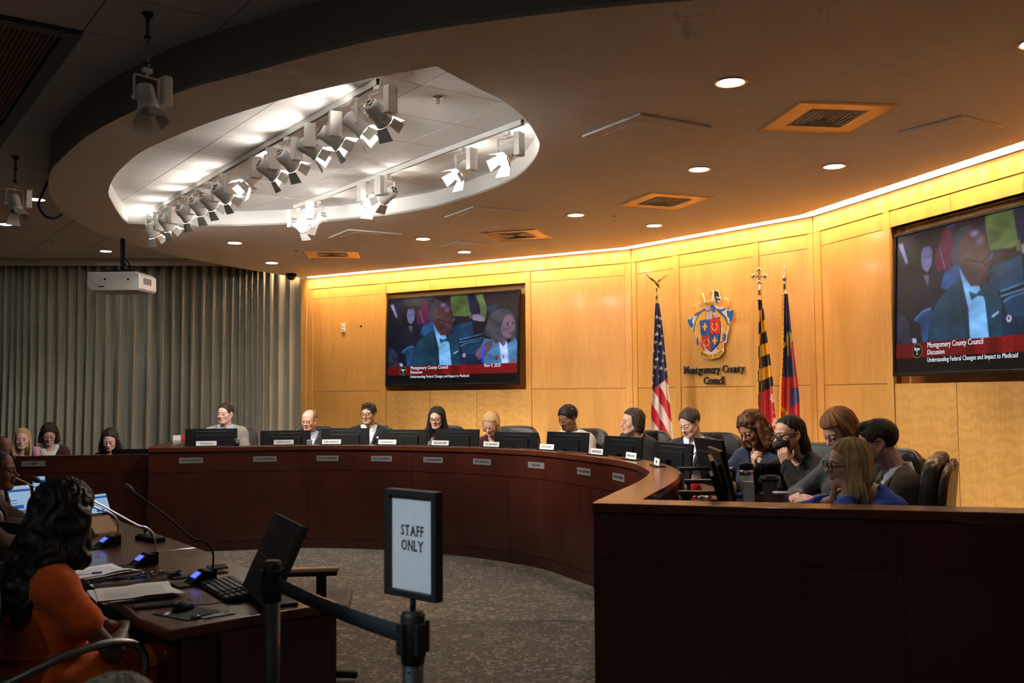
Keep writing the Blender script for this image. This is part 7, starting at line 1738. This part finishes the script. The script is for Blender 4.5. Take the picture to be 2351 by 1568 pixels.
device(-3.22, 6.62, radians(52), 0.10, 0.20, 20, 'small upright phone screen beside the laptop', 'phone', 'phone', 0.10, False, m_black)
r = empty('cable_box', on_table(-2.12, 5.66), radians(-40), label='black cable pocket lying open on the far table edge', cat='cable box')
MB().box((0, 0, 0.012), (0.22, 0.07, 0.024)).build('box', m_black, r, bevel=0.003); MB().tube(spline([(-.08, 0, .02), (-.03, .01, .09), (.0, 0, .05), (.03, 0, .02)], 5), 0.006, 6).build('cable', m_black, r); MB().box((-0.08, -0.01, 0.03), (0.05, 0.02, 0.01)).build('plug', m_chrome, r)
r = empty('table_port', on_table(-1.48, 4.56), radians(38), label='open black cable port flap set in the table top', cat='cable port')
MB().box((0, 0, 0.002), (0.26, 0.09, 0.004)).build('frame', m_black, r); MB().box((0.10, 0.03, 0.014), (0.09, 0.05, 0.006), TM((0, 0, 0.0), 0.25)).build('flap', m_black, r)

# ---------------------------------------------------------------- stanchions, belt and sign
PA, PB = Vector((-0.850, 3.42)), Vector((-0.276, 2.66))
m_post = mat('black_post', (0.007, 0.008, 0.009), 0.55)
def post(p, h, a, label):
    r = empty('stanchion', (p.x, p.y, 0), a, label=label, cat='stanchion', group='crowd barrier posts')
    MB().lathe([(0.0001, 0), (0.17, 0), (0.17, 0.02), (0.05, 0.035), (0.0001, 0.035)], 28).build('base', m_post, r); MB().lathe([(0.0001, 0.03), (0.029, 0.03), (0.029, h - 0.13), (0.0001, h - 0.13)], 24).build('post', m_post, r)
    MB().lathe([(0.0001, h - 0.14), (0.032, h - 0.14), (0.033, h - 0.012), (0.028, h), (0.0001, h)], 24).build('belt_head', m_post, r)
    for k in range(4):
        an = k * pi / 2; MB().box((0.036 * cos(an), 0.036 * sin(an), h - 0.072), (0.018, 0.030, 0.085), None, an).build('belt_clip', m_post, r, bevel=0.003)
    for k in range(4): MB().lathe([(0.0001, 0), (0.003, 0), (0.003, 0.003), (0.0001, 0.003)], 8, TM((0.030 * cos(k * pi / 2 + .6), 0.030 * sin(k * pi / 2 + .6), h - 0.155), 0, pi / 2, k * pi / 2 + .6)).build('screw', m_chrome, r)
    return r
bd = (PB - PA); ba = atan2(bd.y, bd.x)
post(PA, 0.995, ba, 'plain black barrier post standing beside the table monitor'); post(PB, 0.985, ba, 'black barrier post carrying the staff only sign')
a_, b_ = PA + bd.normalized() * 0.05, PB - bd.normalized() * 0.05; rows = []
for t in np.linspace(0, 1, 24):
    q = a_.lerp(b_, t); sag = -0.018 * 4 * t * (1 - t) * 0.6; tw = 0.012 * sin(t * pi)
    rows.append([(q.x + tw * (k - 0.5), q.y, 0.945 - 0.008 * t + sag - 0.050 * k) for k in (0, 0.5, 1)])
o = MB().grid(rows).build('barrier_belt', mat('navy_webbing', (0.010, 0.020, 0.030), 0.75, noise=.2, nscale=400), label='dark retractable belt stretched between the two barrier posts', cat='belt')
s = o.modifiers.new('thickness', 'SOLIDIFY'); s.thickness = 0.002
sg = empty('staff_sign', (PB.x, PB.y, 0.985), radians(-41), label='black framed portrait sign reading STAFF ONLY on top of a barrier post', cat='sign')
SWD, SHH, SZ = 0.205, 0.292, 0.035
MB().tube([(0, 0, 0.001), (0, 0, SZ + 0.01)], 0.008, 10).build('stem', m_post, sg)
for c, d in (((0, 0, SZ + SHH - 0.009), (SWD, 0.030, 0.018)), ((0, 0, SZ + 0.009), (SWD, 0.030, 0.018)), ((-SWD / 2 + 0.009, 0, SZ + SHH / 2), (0.018, 0.030, SHH - 0.036)), ((SWD / 2 - 0.009, 0, SZ + SHH / 2), (0.018, 0.030, SHH - 0.036))): MB().box(c, d).build('frame_bar', m_post, sg, bevel=0.002)
MB().box((0, 0.006, SZ + SHH / 2), (SWD - 0.03, 0.006, SHH - 0.03)).build('back_board', m_post, sg)
pp = MB().box((0, 0.001, SZ + SHH / 2), (SWD - 0.034, 0.002, SHH - 0.034)).build('paper', mat('sign_paper', (.62, .68, .74), .75, noise=.03, nscale=30), sg)
serif_text('letter', 'STAFF', 0.040, m_ink, pp, TM((0, -0.0008, SZ + SHH * 0.615)) @ STAND, sx=0.74, bold=0.015, depth=0.0004, gap=0.13)
serif_text('letter', 'ONLY', 0.040, m_ink, pp, TM((0, -0.0008, SZ + SHH * 0.475)) @ STAND, sx=0.74, bold=0.015, depth=0.0004, gap=0.13)

# ---------------------------------------------------------------- witnesses and their chairs
orange = cloth_mat('orange_dress', (.62, .10, .012), .8, .10)
def dress_woman():
    hw = (-1.665, 3.60, 1.135); rz = radians(132); lean = 0.05
    p = dict(skin=(.13, .062, .036), fem=True, hrot=(22, 4, 0), lid=.5, build=1.0, legs=False, res=.006, head=(0, -lean, hw[2]), pelvis=(0, 0.03, .54),
             hair=dict(style='wavy', len=.50, color=(.006, .0055, .0055), color2=(.022, .019, .018), thick=.026, line=.072, temple=-.035, amp=.005, rough=.36, res=.008, locks=[((-.075, .0, .02), (-.10, .02, -.14), .036, .05), ((.075, .0, .02), (.10, .02, -.14), .036, .05)],
                       blobs=[((0, .06, -.04), (.10, .07, .13))], hang=[((0, .085, -.06), (0, .07, -.20), .085, .080), ((-.06, .10, -.14), (-.01, .10, -.20), .06, .035), ((.05, .11, -.14), (.02, .11, -.22), .06, .03)]),
             jacket=(.62, .10, .012), jacket_n='orange', closed=True, sleeve=0.52, shirt=None, jacket_cut=lambda x, y, z: np.maximum(np.maximum(np.abs(x) - .07 - (z + .05) * .3, -.07 - z), -1.0),
             armR=dict(elbow=(-.225, -.15, .66), wrist=(-.04, -.27, .70), dir=(.9, -.4, 0), palm=(0, 0, -1), curl=.3, show=True), armL=dict(elbow=(.23, -.05, .68), wrist=(.08, -.24, .69), dir=(-.8, -.5, 0), palm=(0, 0, -1), curl=.3))
    d = Vector((sin(rz), -cos(rz))); root = (hw[0] - d.x * lean, hw[1] - d.y * lean, 0)
    r, TF = person('woman in an orange dress with long black hair seen from behind', root, rz, p)
    f = Field([np.arange(-.36, .36, .012), np.arange(-.66, .28, .012), np.arange(.20, .78, .012)])
    f.ell((0, .03, .56), (.185, .15, .13), .04)
    for s in (-1, 1): f.cap((s * .09, .02, .545), (s * .095, -.46, .54), .105, .080, .05); f.cap((s * .095, -.46, .54), (s * .09, -.47, .28), .082, .075, .04)
    f.ell((0, -.22, .545), (.15, .28, .085), .05)
    V, F = f.mesh(); V = relax(V, F, 2); Nn = normals(V, F)
    V = V + Nn * (.006 * np.sin(V[:, 1] * 38 + 5 * V[:, 2] * 6 + 2 * np.sin(V[:, 0] * 20)) * sstep(.46, .60, V[:, 2]) + .004 * vnoise(V, 30, 3))[:, None]
    obj('skirt', npmesh('skirt', V, F, MATS['cloth_jacket_orange']), r)
    MB().tube([np.array((.175 * cos(t), .02 + .14 * sin(t), .665 + .006 * sin(3 * t))) for t in np.linspace(0, 2 * pi, 30)], .010, 8).build('waistband', MATS['cloth_jacket_orange'], r)
    lg = MB()
    for s in (-1, 1): lg.tube([(s * .09, -.47, .30), (s * .09, -.46, .10)], [.048, .032], 12)
    lg.build('lower_legs', mat('leg_skin', (.13, .062, .036), .5), r)
    for s in (-1, 1): MB().tube([(s * .09, -.42, .035), (s * .09, -.54, .035), (s * .09, -.62, .025)], [.035, .040, .022], 10).build('shoe', m_black, r)
    return root, rz
rw, rzw = dress_woman()
def witness_chair(x, y, rz, label):
    """black task chair with looped steel arms"""
    r = empty('task_chair', (x, y, 0), rz, label=label, cat='chair', group='task chairs at the witness table')
    q = []
    for k in range(4):
        for t in range(6):
            an = k * pi / 2 + t / 5 * pi / 2; sx = (1, -1, -1, 1)[k]; sy = (1, 1, -1, -1)[k]; q.append((sx * 0.15 + 0.09 * cos(an), sy * 0.20 + 0.09 * sin(an)))
    bk = MB(); M = TM((0, 0.27, 0.69), radians(96)); bk.prism(q, -0.035, 0.035, M, True); bk.build('backrest', m_black_soft, r, bevel=0.02, seg=3)
    MB().box((0, -0.01, 0.445), (0.48, 0.48, 0.075)).build('seat', m_black_soft, r, bevel=0.03, seg=3)
    for s in (-1, 1):
        P = spline([(s * 0.25, 0.29, 0.62), (s * 0.28, 0.20, 0.655), (s * 0.29, 0.02, 0.70), (s * 0.29, -0.16, 0.705), (s * 0.285, -0.26, 0.66), (s * 0.28, -0.28, 0.57), (s * 0.27, -0.23, 0.46), (s * 0.20, -0.12, 0.41)], 6)
        MB().tube(P, 0.015, 10).build('loop_arm', m_steel_dark, r); MB().tube([(s * 0.25, 0.305, 0.615), (s * 0.27, 0.24, 0.64)], [0.024, 0.022], 12).build('arm_end', m_steel_dark, r)
    MB().tube([(0, 0, 0.07), (0, 0, 0.42)], 0.028, 12).build('pedestal', m_black, r)
    for k in range(5):
        a = k * 2 * pi / 5; MB().tube([(0, 0, 0.09), (0.28 * cos(a), 0.28 * sin(a), 0.065)], [0.026, 0.017], 8).build('foot', m_black, r); MB().lathe([(0.0001, -0.012), (0.027, -0.012), (0.027, 0.012), (0.0001, 0.012)], 12, TM((0.28 * cos(a), 0.28 * sin(a), 0.0275), pi / 2, 0, a)).build('caster', m_black, r)
    return r
witness_chair(rw[0] - 0.04, rw[1] - 0.06, rzw + radians(12), 'black task chair with looped steel arms under the woman in orange')
put('man in a brown suit in profile at the witness table', (-3.00, 5.62, 1.155), radians(100), dict(skin=(.15, .065, .036), hrot=(0, 2, 0), lid=.3, hair=dict(style='curly', color=(.010, .008, .007), color2=(.03, .024, .02), thick=.006, line=.082, amp=.0012, freq=260), lips=(.13, .05, .04), nose=1.25, jacket=(.050, .028, .022), jacket_n='brown_suit', shirt=(.6, .6, .62), shirt_n='white_collar', tie=tie_mat('dark', (.02, .02, .03), (.03, .03, .04), 30), build=1.08, res=.0048,
     armL=dict(elbow=(.26, -.24, .76), wrist=(.10, -.42, .80), dir=(-.3, -.9, .3), palm=(-.5, .1, .3), curl=.6, show=True), armR=dict(elbow=(-.26, -.24, .74), wrist=(-.10, -.40, .79), dir=(.3, -.9, .2), palm=(0, 0, -1), curl=.5)), lean=.10, floor=0)
witness_chair(-3.12, 5.60, radians(100), 'black task chair under the man in the brown suit')
put('bald man behind the man in the brown suit', (-3.37, 6.30, 1.225), radians(95), dict(skin=(.17, .070, .038), hrot=(0, 5, 0), lid=.5, hair=None, beard=.4, jacket=(.02, .02, .024), jacket_n='dark_suit', shirt=(.5, .5, .55), shirt_n='white', tie=tie_mat('plain', (.02, .02, .05), (.03, .03, .06), 30)), lean=.08, floor=0)
witness_chair(-3.47, 6.30, radians(95), 'black task chair under the bald man')
# someone in the public seats: only the crown of the head is in view
put('grey-haired person in the public seats, only the top of the head showing', (-.70, 1.72, 0.955), radians(175), dict(skin=(.5, .32, .25), hrot=(0, 10, 0), lid=.5, hair=dict(style='wavy', len=.08, color=(.07, .06, .05), color2=(.20, .18, .16), thick=.014, line=.075, temple=-.03, amp=.003), jacket=(.03, .03, .035), jacket_n='public_dark', closed=True, shirt=None), lean=.05, floor=0)
# side chair arm past the table end
r = empty('side_chair', (-1.13, 5.30, 0), radians(97), label='empty chair with tan-topped arm beyond the end of the witness table', cat='chair')
MB().box((0, 0, 0.45), (0.50, 0.48, 0.07)).build('seat', mat('grey_upholstery', (.16, .14, .13), .8, noise=.15), r, bevel=0.025, seg=3); MB().box((0, 0.24, 0.58), (0.44, 0.06, 0.18), None).build('backrest', m_black_soft, r, bevel=0.025, seg=3)
for s in (-1,):
    MB().box((s * 0.27, -0.02, 0.675), (0.06, 0.34, 0.022)).build('arm_pad', mat('tan_pad', (.38, .22, .13), .55), r, bevel=0.010, seg=3); MB().box((s * 0.27, -0.02, 0.655), (0.05, 0.32, 0.02)).build('arm_rail', m_black, r); MB().box((s * 0.27, -0.10, 0.55), (0.03, 0.05, 0.20)).build('arm_post', m_black, r)
MB().tube([(0, 0, 0.06), (0, 0, 0.42)], 0.03, 12).build('pedestal', m_black, r)
for k in range(5): a = k * 2 * pi / 5; MB().tube([(0, 0, 0.08), (0.28 * cos(a), 0.28 * sin(a), 0.03)], [0.026, 0.02], 8).build('foot', m_black, r)

# unseen pendant spotlight added over the aisle to brighten the sign
pl = spotlight((-2.35, 0.75, ZU - 0.25), (PB.x, PB.y, 1.12), True, 0, 0.80, -1, 'unseen pendant spotlight added over the aisle to light the staff sign', 'pendant spotlights in the dim ceiling', cone=15)
for o in pl.children_recursive:
    if o.type == 'LIGHT': o.data.color = (0.80, 0.92, 1.0)
MB().tube([(0, 0, 0), (0, 0, 0.25)], 0.010, 8).build('stem', m_steel_dark, pl); MB().lathe([(0.0001, 0.25), (0.03, 0.25), (0.022, 0.23), (0.0001, 0.23)], 14).build('canopy', m_black, pl)
# ================================================================ things on and around the near end of the dais desk
def lathe_obj(name, prof, m, loc, label, cat, n=24, parts=(), group=None):
    r = empty(name, loc, label=label, cat=cat, group=group)
    MB().lathe(prof, n).build('body', m, r)
    for nm, pr, mm in parts: MB().lathe(pr, n).build(nm, mm, r)
    return r
m_arm = mat('monitor_arm', (0.035, 0.030, 0.027), 0.4)
def side_monitor(x, y, z, a, tilt, label, w=0.53, h=0.32, arm=None):
    """monitor turned to the members, on a flat swing arm from the ledge"""
    r = empty('monitor', (x, y, z), a, label=label, cat='monitor', group='monitors at the turn of the dais')
    T = Matrix.Rotation(radians(tilt), 4, 'X')
    MB().box((0, 0, h / 2), (w, 0.020, h), T).build('panel_housing', m_black, r, bevel=0.003); MB().box((0, 0.0112, h / 2), (w - 0.016, 0.002, h - 0.018), T).build('screen', MATS['screen_glass'], r)
    MB().box((0, -0.02, h * 0.5), (w * 0.6, 0.022, h * 0.5), T).build('rear_bulge', m_black, r, bevel=0.005)
    MB().box((0, -0.14, h * 0.38), (0.05, 0.24, 0.022)).build('swing_arm', m_arm, r, bevel=0.004); MB().tube([(0, -0.24, h * 0.38), (0, -0.24, DESK - z + 0.001)], 0.018, 10).build('arm_post', m_arm, r)
    MB().lathe([(0.0001, 0), (0.06, 0), (0.06, 0.012), (0.0001, 0.012)], 18, TM((0, -0.24, DESK - z + 0.001))).build('arm_foot', m_arm, r)
    return r
side_monitor(1.325, 6.28, 0.965, radians(-82), 10, 'monitor on a swing arm before the woman with curly auburn hair')
side_monitor(1.255, 5.62, 0.940, radians(-94), 14, 'large monitor on a swing arm before the masked person')
side_monitor(1.135, 5.10, 0.925, radians(-100), 16, 'monitor on a swing arm closest to the end partition')
# work top the members share near the partition, then what stands on it
D = DESK + 0.001
tb = empty('inner_table', (1.30, 5.17, PLAT), radians(-15.5), label='dark work table inside the near end of the dais', cat='table')
MB().box((0.12, 0.10, DESK - PLAT - 0.018), (1.15, 0.62, 0.034)).build('table_top', m_mahog_top, tb, bevel=0.004)
for sx in (-0.38, 0.62):
    for sy in (-0.14, 0.34): MB().box((sx, sy, (DESK - PLAT - 0.035) / 2), (0.05, 0.05, DESK - PLAT - 0.036)).build('leg', m_mahog, tb)
r = empty('desk_riser', (1.285, 5.02, D), radians(-15.5), label='low dark riser shelf carrying the cups inside the dais end', cat='shelf')
MB().box((0, 0, 0.058), (0.26, 0.50, 0.014)).build('shelf_board', m_mahog_top, r, bevel=0.002)
for sx_ in (-0.12, 0.12): MB().box((sx_, 0, 0.0255), (0.016, 0.48, 0.051)).build('side_board', m_mahog, r)
DR = D + 0.066
m_cream = mat('cream_enamel', (.60, .56, .48), .4); m_smoke = mat('smoked_plastic', (.10, .10, .11), .15)
lathe_obj('tumbler', [(0.0001, 0), (0.034, 0), (0.037, 0.02), (0.037, 0.16), (0.034, 0.165), (0.0001, 0.165)], m_cream, (1.255, 5.20, DR), 'cream insulated bottle with a black sipping lid', 'bottle', parts=(('steel_band', [(0.0345, 0.1655), (0.0365, 0.166), (0.0365, 0.192), (0.0345, 0.193)], m_chrome), ('lid', [(0.0001, 0.19), (0.036, 0.194), (0.036, 0.222), (0.024, 0.232), (0.0001, 0.235)], m_black)))
r = empty('tissue_pack', (1.215, 4.99, DR), radians(-15), label='upright white printed pack beside the clear cup', cat='pack')
MB().box((0, 0, 0.075), (0.055, 0.03, 0.15)).build('carton', mat('pack_white', (.62, .62, .66), .4, noise=.3, nscale=60), r, bevel=0.003); MB().box((0, -0.0155, 0.03), (0.04, 0.001, 0.03)).build('printed_label', mat('pack_blue', (.25, .28, .45), .5), r)
lathe_obj('clear_cup', [(0.030, 0), (0.032, 0.002), (0.042, 0.15), (0.044, 0.15), (0.0435, 0.152), (0.040, 0.15), (0.030, 0.004)], mat('frosted_plastic', (.30, .30, .31), .2, alpha=.75), (1.335, 5.02, DR), 'clear drinking cup with a black flat lid', 'cup', parts=(('lid', [(0.0001, 0.15), (0.047, 0.15), (0.047, 0.162), (0.032, 0.166), (0.030, 0.178), (0.0001, 0.178)], m_black),))
cup = lathe_obj('steel_cup', [(0.033, 0), (0.035, 0.003), (0.040, 0.10), (0.041, 0.108), (0.039, 0.108), (0.036, 0.01), (0.0001, 0.008)], m_chrome, (1.345, 4.87, DR), 'brushed steel cup with engraved lettering next to the partition', 'cup')
for k, chh in enumerate('KARA'):
    an = radians(-120 + k * 15); text('engraving', chh, m_steel_dark, cup, TM((0.0392 * cos(an), 0.0392 * sin(an), 0.055), 0, 0, an + pi / 2) @ STAND, 0.026, extrude=0.0005)
lathe_obj('water_bottle', [(0.0001, 0), (0.030, 0), (0.031, 0.01), (0.031, 0.10), (0.014, 0.135), (0.014, 0.150), (0.0001, 0.150)], mat('bottle_plastic', (.30, .36, .48), .12, alpha=.7), (1.130, 4.83, D), 'small water bottle with a blue cap by the partition ledge', 'bottle', parts=(('cap', [(0.0001, 0.149), (0.0175, 0.149), (0.0175, 0.172), (0.0001, 0.173)], mat('cap_blue', (.01, .05, .45), .35)),))
def papers(x, y, a, n, label, w=.216, l=.279):
    r = empty('notes', (x, y, D), a, label=label, cat='papers', group='notes on the inner work table')
    for k in range(n): MB().box((0.004 * (k % 3), 0.003 * (k % 2), 0.0006 + 0.0016 * k), (w, l, 0.0014), None, 0.03 * (k % 3)).build('sheet', m_paper if k < n - 1 else m_printed, r)
papers(1.50, 4.80, radians(-70), 6, 'white notes in front of the woman in royal blue'); papers(1.42, 5.30, radians(-80), 4, 'white notes under the masked person')
r = empty('red_plush_toy', (1.10, 5.98, DESK + 0.001), radians(-70), label='round red plush toy on the desk behind the ledge', cat='toy')
MB().lathe([(0.0001, 0), (0.05, 0.01), (0.068, 0.05), (0.062, 0.10), (0.035, 0.135), (0.0001, 0.145)], 20).build('body', mat('red_plush', (.55, .015, .012), .9), r)
for s in (-1, 1): MB().lathe([(0.0001, 0), (0.018, 0.01), (0.014, 0.03), (0.0001, 0.036)], 12, TM((s * 0.045, -0.03, 0.02), radians(70))).build('paw', mat('yellow_plush', (.70, .42, .03), .9), r)
MB().lathe([(0.0001, 0), (0.022, 0.004), (0.012, 0.05), (0.0001, 0.056)], 12, TM((0.055, -0.05, 0.005), radians(60), 0, 0.5)).build('tail_tip', m_paper, r)
r = empty('candy_tin', (1.12, 5.72, DESK + 0.001), 0.3, label='small box of wrapped sweets beside the plush toy', cat='box')
MB().box((0, 0, 0.025), (0.13, 0.10, 0.05)).build('tin', mat('tin_red', (.20, .02, .03), .5), r, bevel=0.004)
for k, c in enumerate(((.6, .02, .03), (.1, .35, .6), (.7, .5, .05), (.6, .6, .62), (.65, .05, .2))): MB().lathe([(0.0001, 0), (0.014, 0.004), (0.014, 0.016), (0.0001, 0.02)], 10, TM((-.045 + .023 * k, .01 * (-1) ** k, .05))).build('sweet', mat('sweet_%d' % k, c, .3), r)
# microphone on the ledge by the beige-suited man, small items on the far ledge
for s, off, lab in ((4.78, 0.30, 'thin gooseneck microphone beside the man in the beige suit'), (6.25, 0.34, 'thin gooseneck microphone before the blue-tie man')):
    x, y, a = dais(s, off); r = empty('desk_microphone', (x, y, DESK + 0.001), a, label=lab, cat='microphone', group='microphones on the dais desk')
    MB().box((0, 0, 0.012), (0.10, 0.12, 0.024)).build('base', m_black, r, bevel=0.003); MB().tube(spline([(0, 0, .02), (0, 0, .12), (0.04, 0.05, .20), (0.10, 0.13, .275)], 5), 0.004, 8).build('gooseneck', m_black, r); MB().tube([(0.10, 0.13, .275), (0.118, 0.153, .297)], [0.009, 0.012], 10).build('capsule', m_black_soft, r)
x, y, a = dais(0.86, 0.11)
lathe_obj('dark_cup', [(0.0001, 0), (0.026, 0), (0.028, 0.004), (0.028, 0.068), (0.0001, 0.068)], mat('dark_navy_glaze', (.012, .015, .03), .25), (x, y, ZL + 0.001), 'small dark cup on the ledge beside the grey-suited man', 'cup', parts=(('rim', [(0.0275, 0.066), (0.0290, 0.067), (0.0290, 0.073), (0.026, 0.074)], m_chrome),))
x, y, a = dais(1.585, 0.11); r = empty('card_holder', (x, y, ZL + 0.001), a, label='small grey card holder on the ledge before the balding man', cat='holder'); MB().box((0, 0, 0.026), (0.055, 0.03, 0.052)).build('block', m_plaque, r, bevel=0.003); MB().box((0, -0.004, 0.054), (0.045, 0.012, 0.004)).build('slot', m_black, r)
# clerk desk things
r = empty('monitor', (-6.02, 10.36, 0.83), radians(8), label='black monitor on the clerk desk before the blonde clerk', cat='monitor')
MB().box((0, 0, 0.16), (0.52, 0.022, 0.31)).build('panel_housing', m_black, r, bevel=0.003); MB().box((0, -0.018, 0.16), (0.3, 0.016, 0.16)).build('rear_bulge', m_black, r); MB().box((0, 0.06, -0.048), (0.22, 0.16, 0.012)).build('stand_base', m_black, r); MB().tube([(0, 0.04, -0.05), (0, 0.015, 0.12)], 0.018, 10).build('stand_neck', m_black, r)
r = empty('monitor', (-4.05, 10.42, 0.80), radians(6), label='low black monitor lying along the clerk desk end', cat='monitor')
MB().box((0, 0, 0.105), (0.54, 0.022, 0.235)).build('panel_housing', m_black, r, bevel=0.003); MB().box((0, 0.06, -0.018), (0.22, 0.16, 0.012)).build('stand_base', m_black, r); MB().tube([(0, 0.04, -0.02), (0, 0.015, 0.10)], 0.018, 10).build('stand_neck', m_black, r)
lathe_obj('pink_mug', [(0.0001, 0), (0.036, 0), (0.040, 0.01), (0.041, 0.105), (0.037, 0.105), (0.036, 0.01)], mat('pink_glaze', (.50, .26, .36), .4, noise=.2, nscale=40), (-5.02, 10.16, 0.962), 'pink patterned mug on the clerk desk beside the burgundy blazer', 'mug')
# a riser carries the mug at the counter edge
MB().box((-5.02, 10.16, 0.868), (0.30, 0.16, 0.186), None, radians(6)).build('desk_riser', m_mahog, label='low mahogany shelf box on the clerk desk under the pink mug', cat='shelf')
r = empty('tissue_box', (-3.98, 11.6, ZL), 0.2, label='red and white tissue box on the side wing ledge', cat='box'); MB().box((0, 0, 0.03), (0.20, 0.10, 0.06)).build('carton', mat('tissue_red', (.45, .03, .03), .5), r, bevel=0.003); MB().box((-0.05, -0.0505, 0.03), (0.09, 0.002, 0.06)).build('white_band', m_paper, r)

# ================================================================ things worn and held
def head_of(root): return root
def local_head(S): return S
# black face mask and raised sunglasses are parts of their wearers
def wear(label, fn):
    o = [q for q in C.objects if q.get('label') == label][0]; fn(o)
def mask_on(o):
    H = Vector((0, -0.12, 1.300 - PLAT)); R = Matrix(rot3(-14, 8, 0).tolist()).to_4x4(); M = Matrix.Translation(H) @ R
    P = []
    for z in np.linspace(-0.012, -0.100, 9):
        row = []
        for t in np.linspace(-1, 1, 15):
            b = 1 - t * t; k = sin((z + 0.112) / 0.112 * pi * 0.9 + 0.2)
            row.append((0.066 * t * (1 - 0.25 * ((z + 0.05) / 0.05) ** 2), -0.050 - 0.084 * b ** 0.8 * max(0.55, k), z + 0.008 * abs(t) - 0.006 * b * (z < -0.09)))
        P.append(row)
    m = MB().grid(P, M, True, True); ob = m.build('face_mask', mat('mask_black', (.014, .014, .016), .8), o); s = ob.modifiers.new('thickness', 'SOLIDIFY'); s.thickness = 0.003
    for s_ in (-1, 1):
        for z0, z1 in ((-0.020, 0.012), (-0.075, -0.030)): MB().tube([(s_ * 0.062, -0.050, z0), (s_ * 0.074, -0.015, (z0 + z1) / 2), (s_ * 0.079, 0.022, z1)], 0.0018, 6, M).build('mask_loop', m_black, o)
wear('person in a black face mask and glasses with long black hair, hands raised', mask_on)
def shades_on(o):
    H = Vector((0, -0.06, 1.314 - PLAT)); M = Matrix.Translation(H) @ Matrix(rot3(-34, 2, 0).tolist()).to_4x4() @ TM((0, 0.035, 0.030), radians(-46)); mb = MB()
    for s_ in (-1, 1):
        mb.lathe([(0.0001, 0.002), (0.024, 0.0), (0.024, -0.003), (0.0001, -0.003)], 16, M @ TM((s_ * 0.032, -0.095, 0), radians(90))); mb.tube([(s_ * 0.056, -0.09, 0.004), (s_ * 0.082, -0.03, 0.0), (s_ * 0.082, 0.03, -0.01)], 0.003, 6, M)
    mb.tube([(-0.010, -0.096, 0.004), (0.010, -0.096, 0.004)], 0.003, 6, M); mb.build('sunglasses', m_black, o)
wear('woman with dark bobbed hair in a black jacket turned in profile', shades_on)
def emblem_on(o):
    ja = [c for c in o.children if c.name.startswith('jacket')][0]; bv = BVHTree.FromPolygons([v.co[:] for v in ja.data.vertices], [tuple(p.vertices) for p in ja.data.polygons])
    d = Vector((0, 1, 0)); h = bv.ray_cast(Vector((0.085, -0.8, 1.315 - PLAT - 0.155 - 0.155)), d)
    if h[0] is None: return
    n = h[1] if h[1].y < 0 else -h[1]; M = Matrix.Translation(h[0] + n * 0.003) @ n.to_track_quat('Z', 'Y').to_matrix().to_4x4()
    MB().lathe([(0.026, 0), (0.030, 0.0016), (0.034, 0)], 28, M).build('emblem_ring', mat('emblem_thread', (.42, .44, .50), .7), o); MB().lathe([(0.0001, 0.0012), (0.024, 0.0008)], 24, M).build('emblem_field', mat('emblem_navy', (.03, .05, .12), .7), o)
    for k in range(7): a = k * 2 * pi / 7; MB().box((0.013 * cos(a), 0.013 * sin(a), 0.0018), (0.010, 0.004, 0.0012), M, a).build('emblem_ray', mat('emblem_gold', (.50, .38, .12), .6), o)
wear('woman with long curly auburn hair in a navy sweater with an emblem', emblem_on)
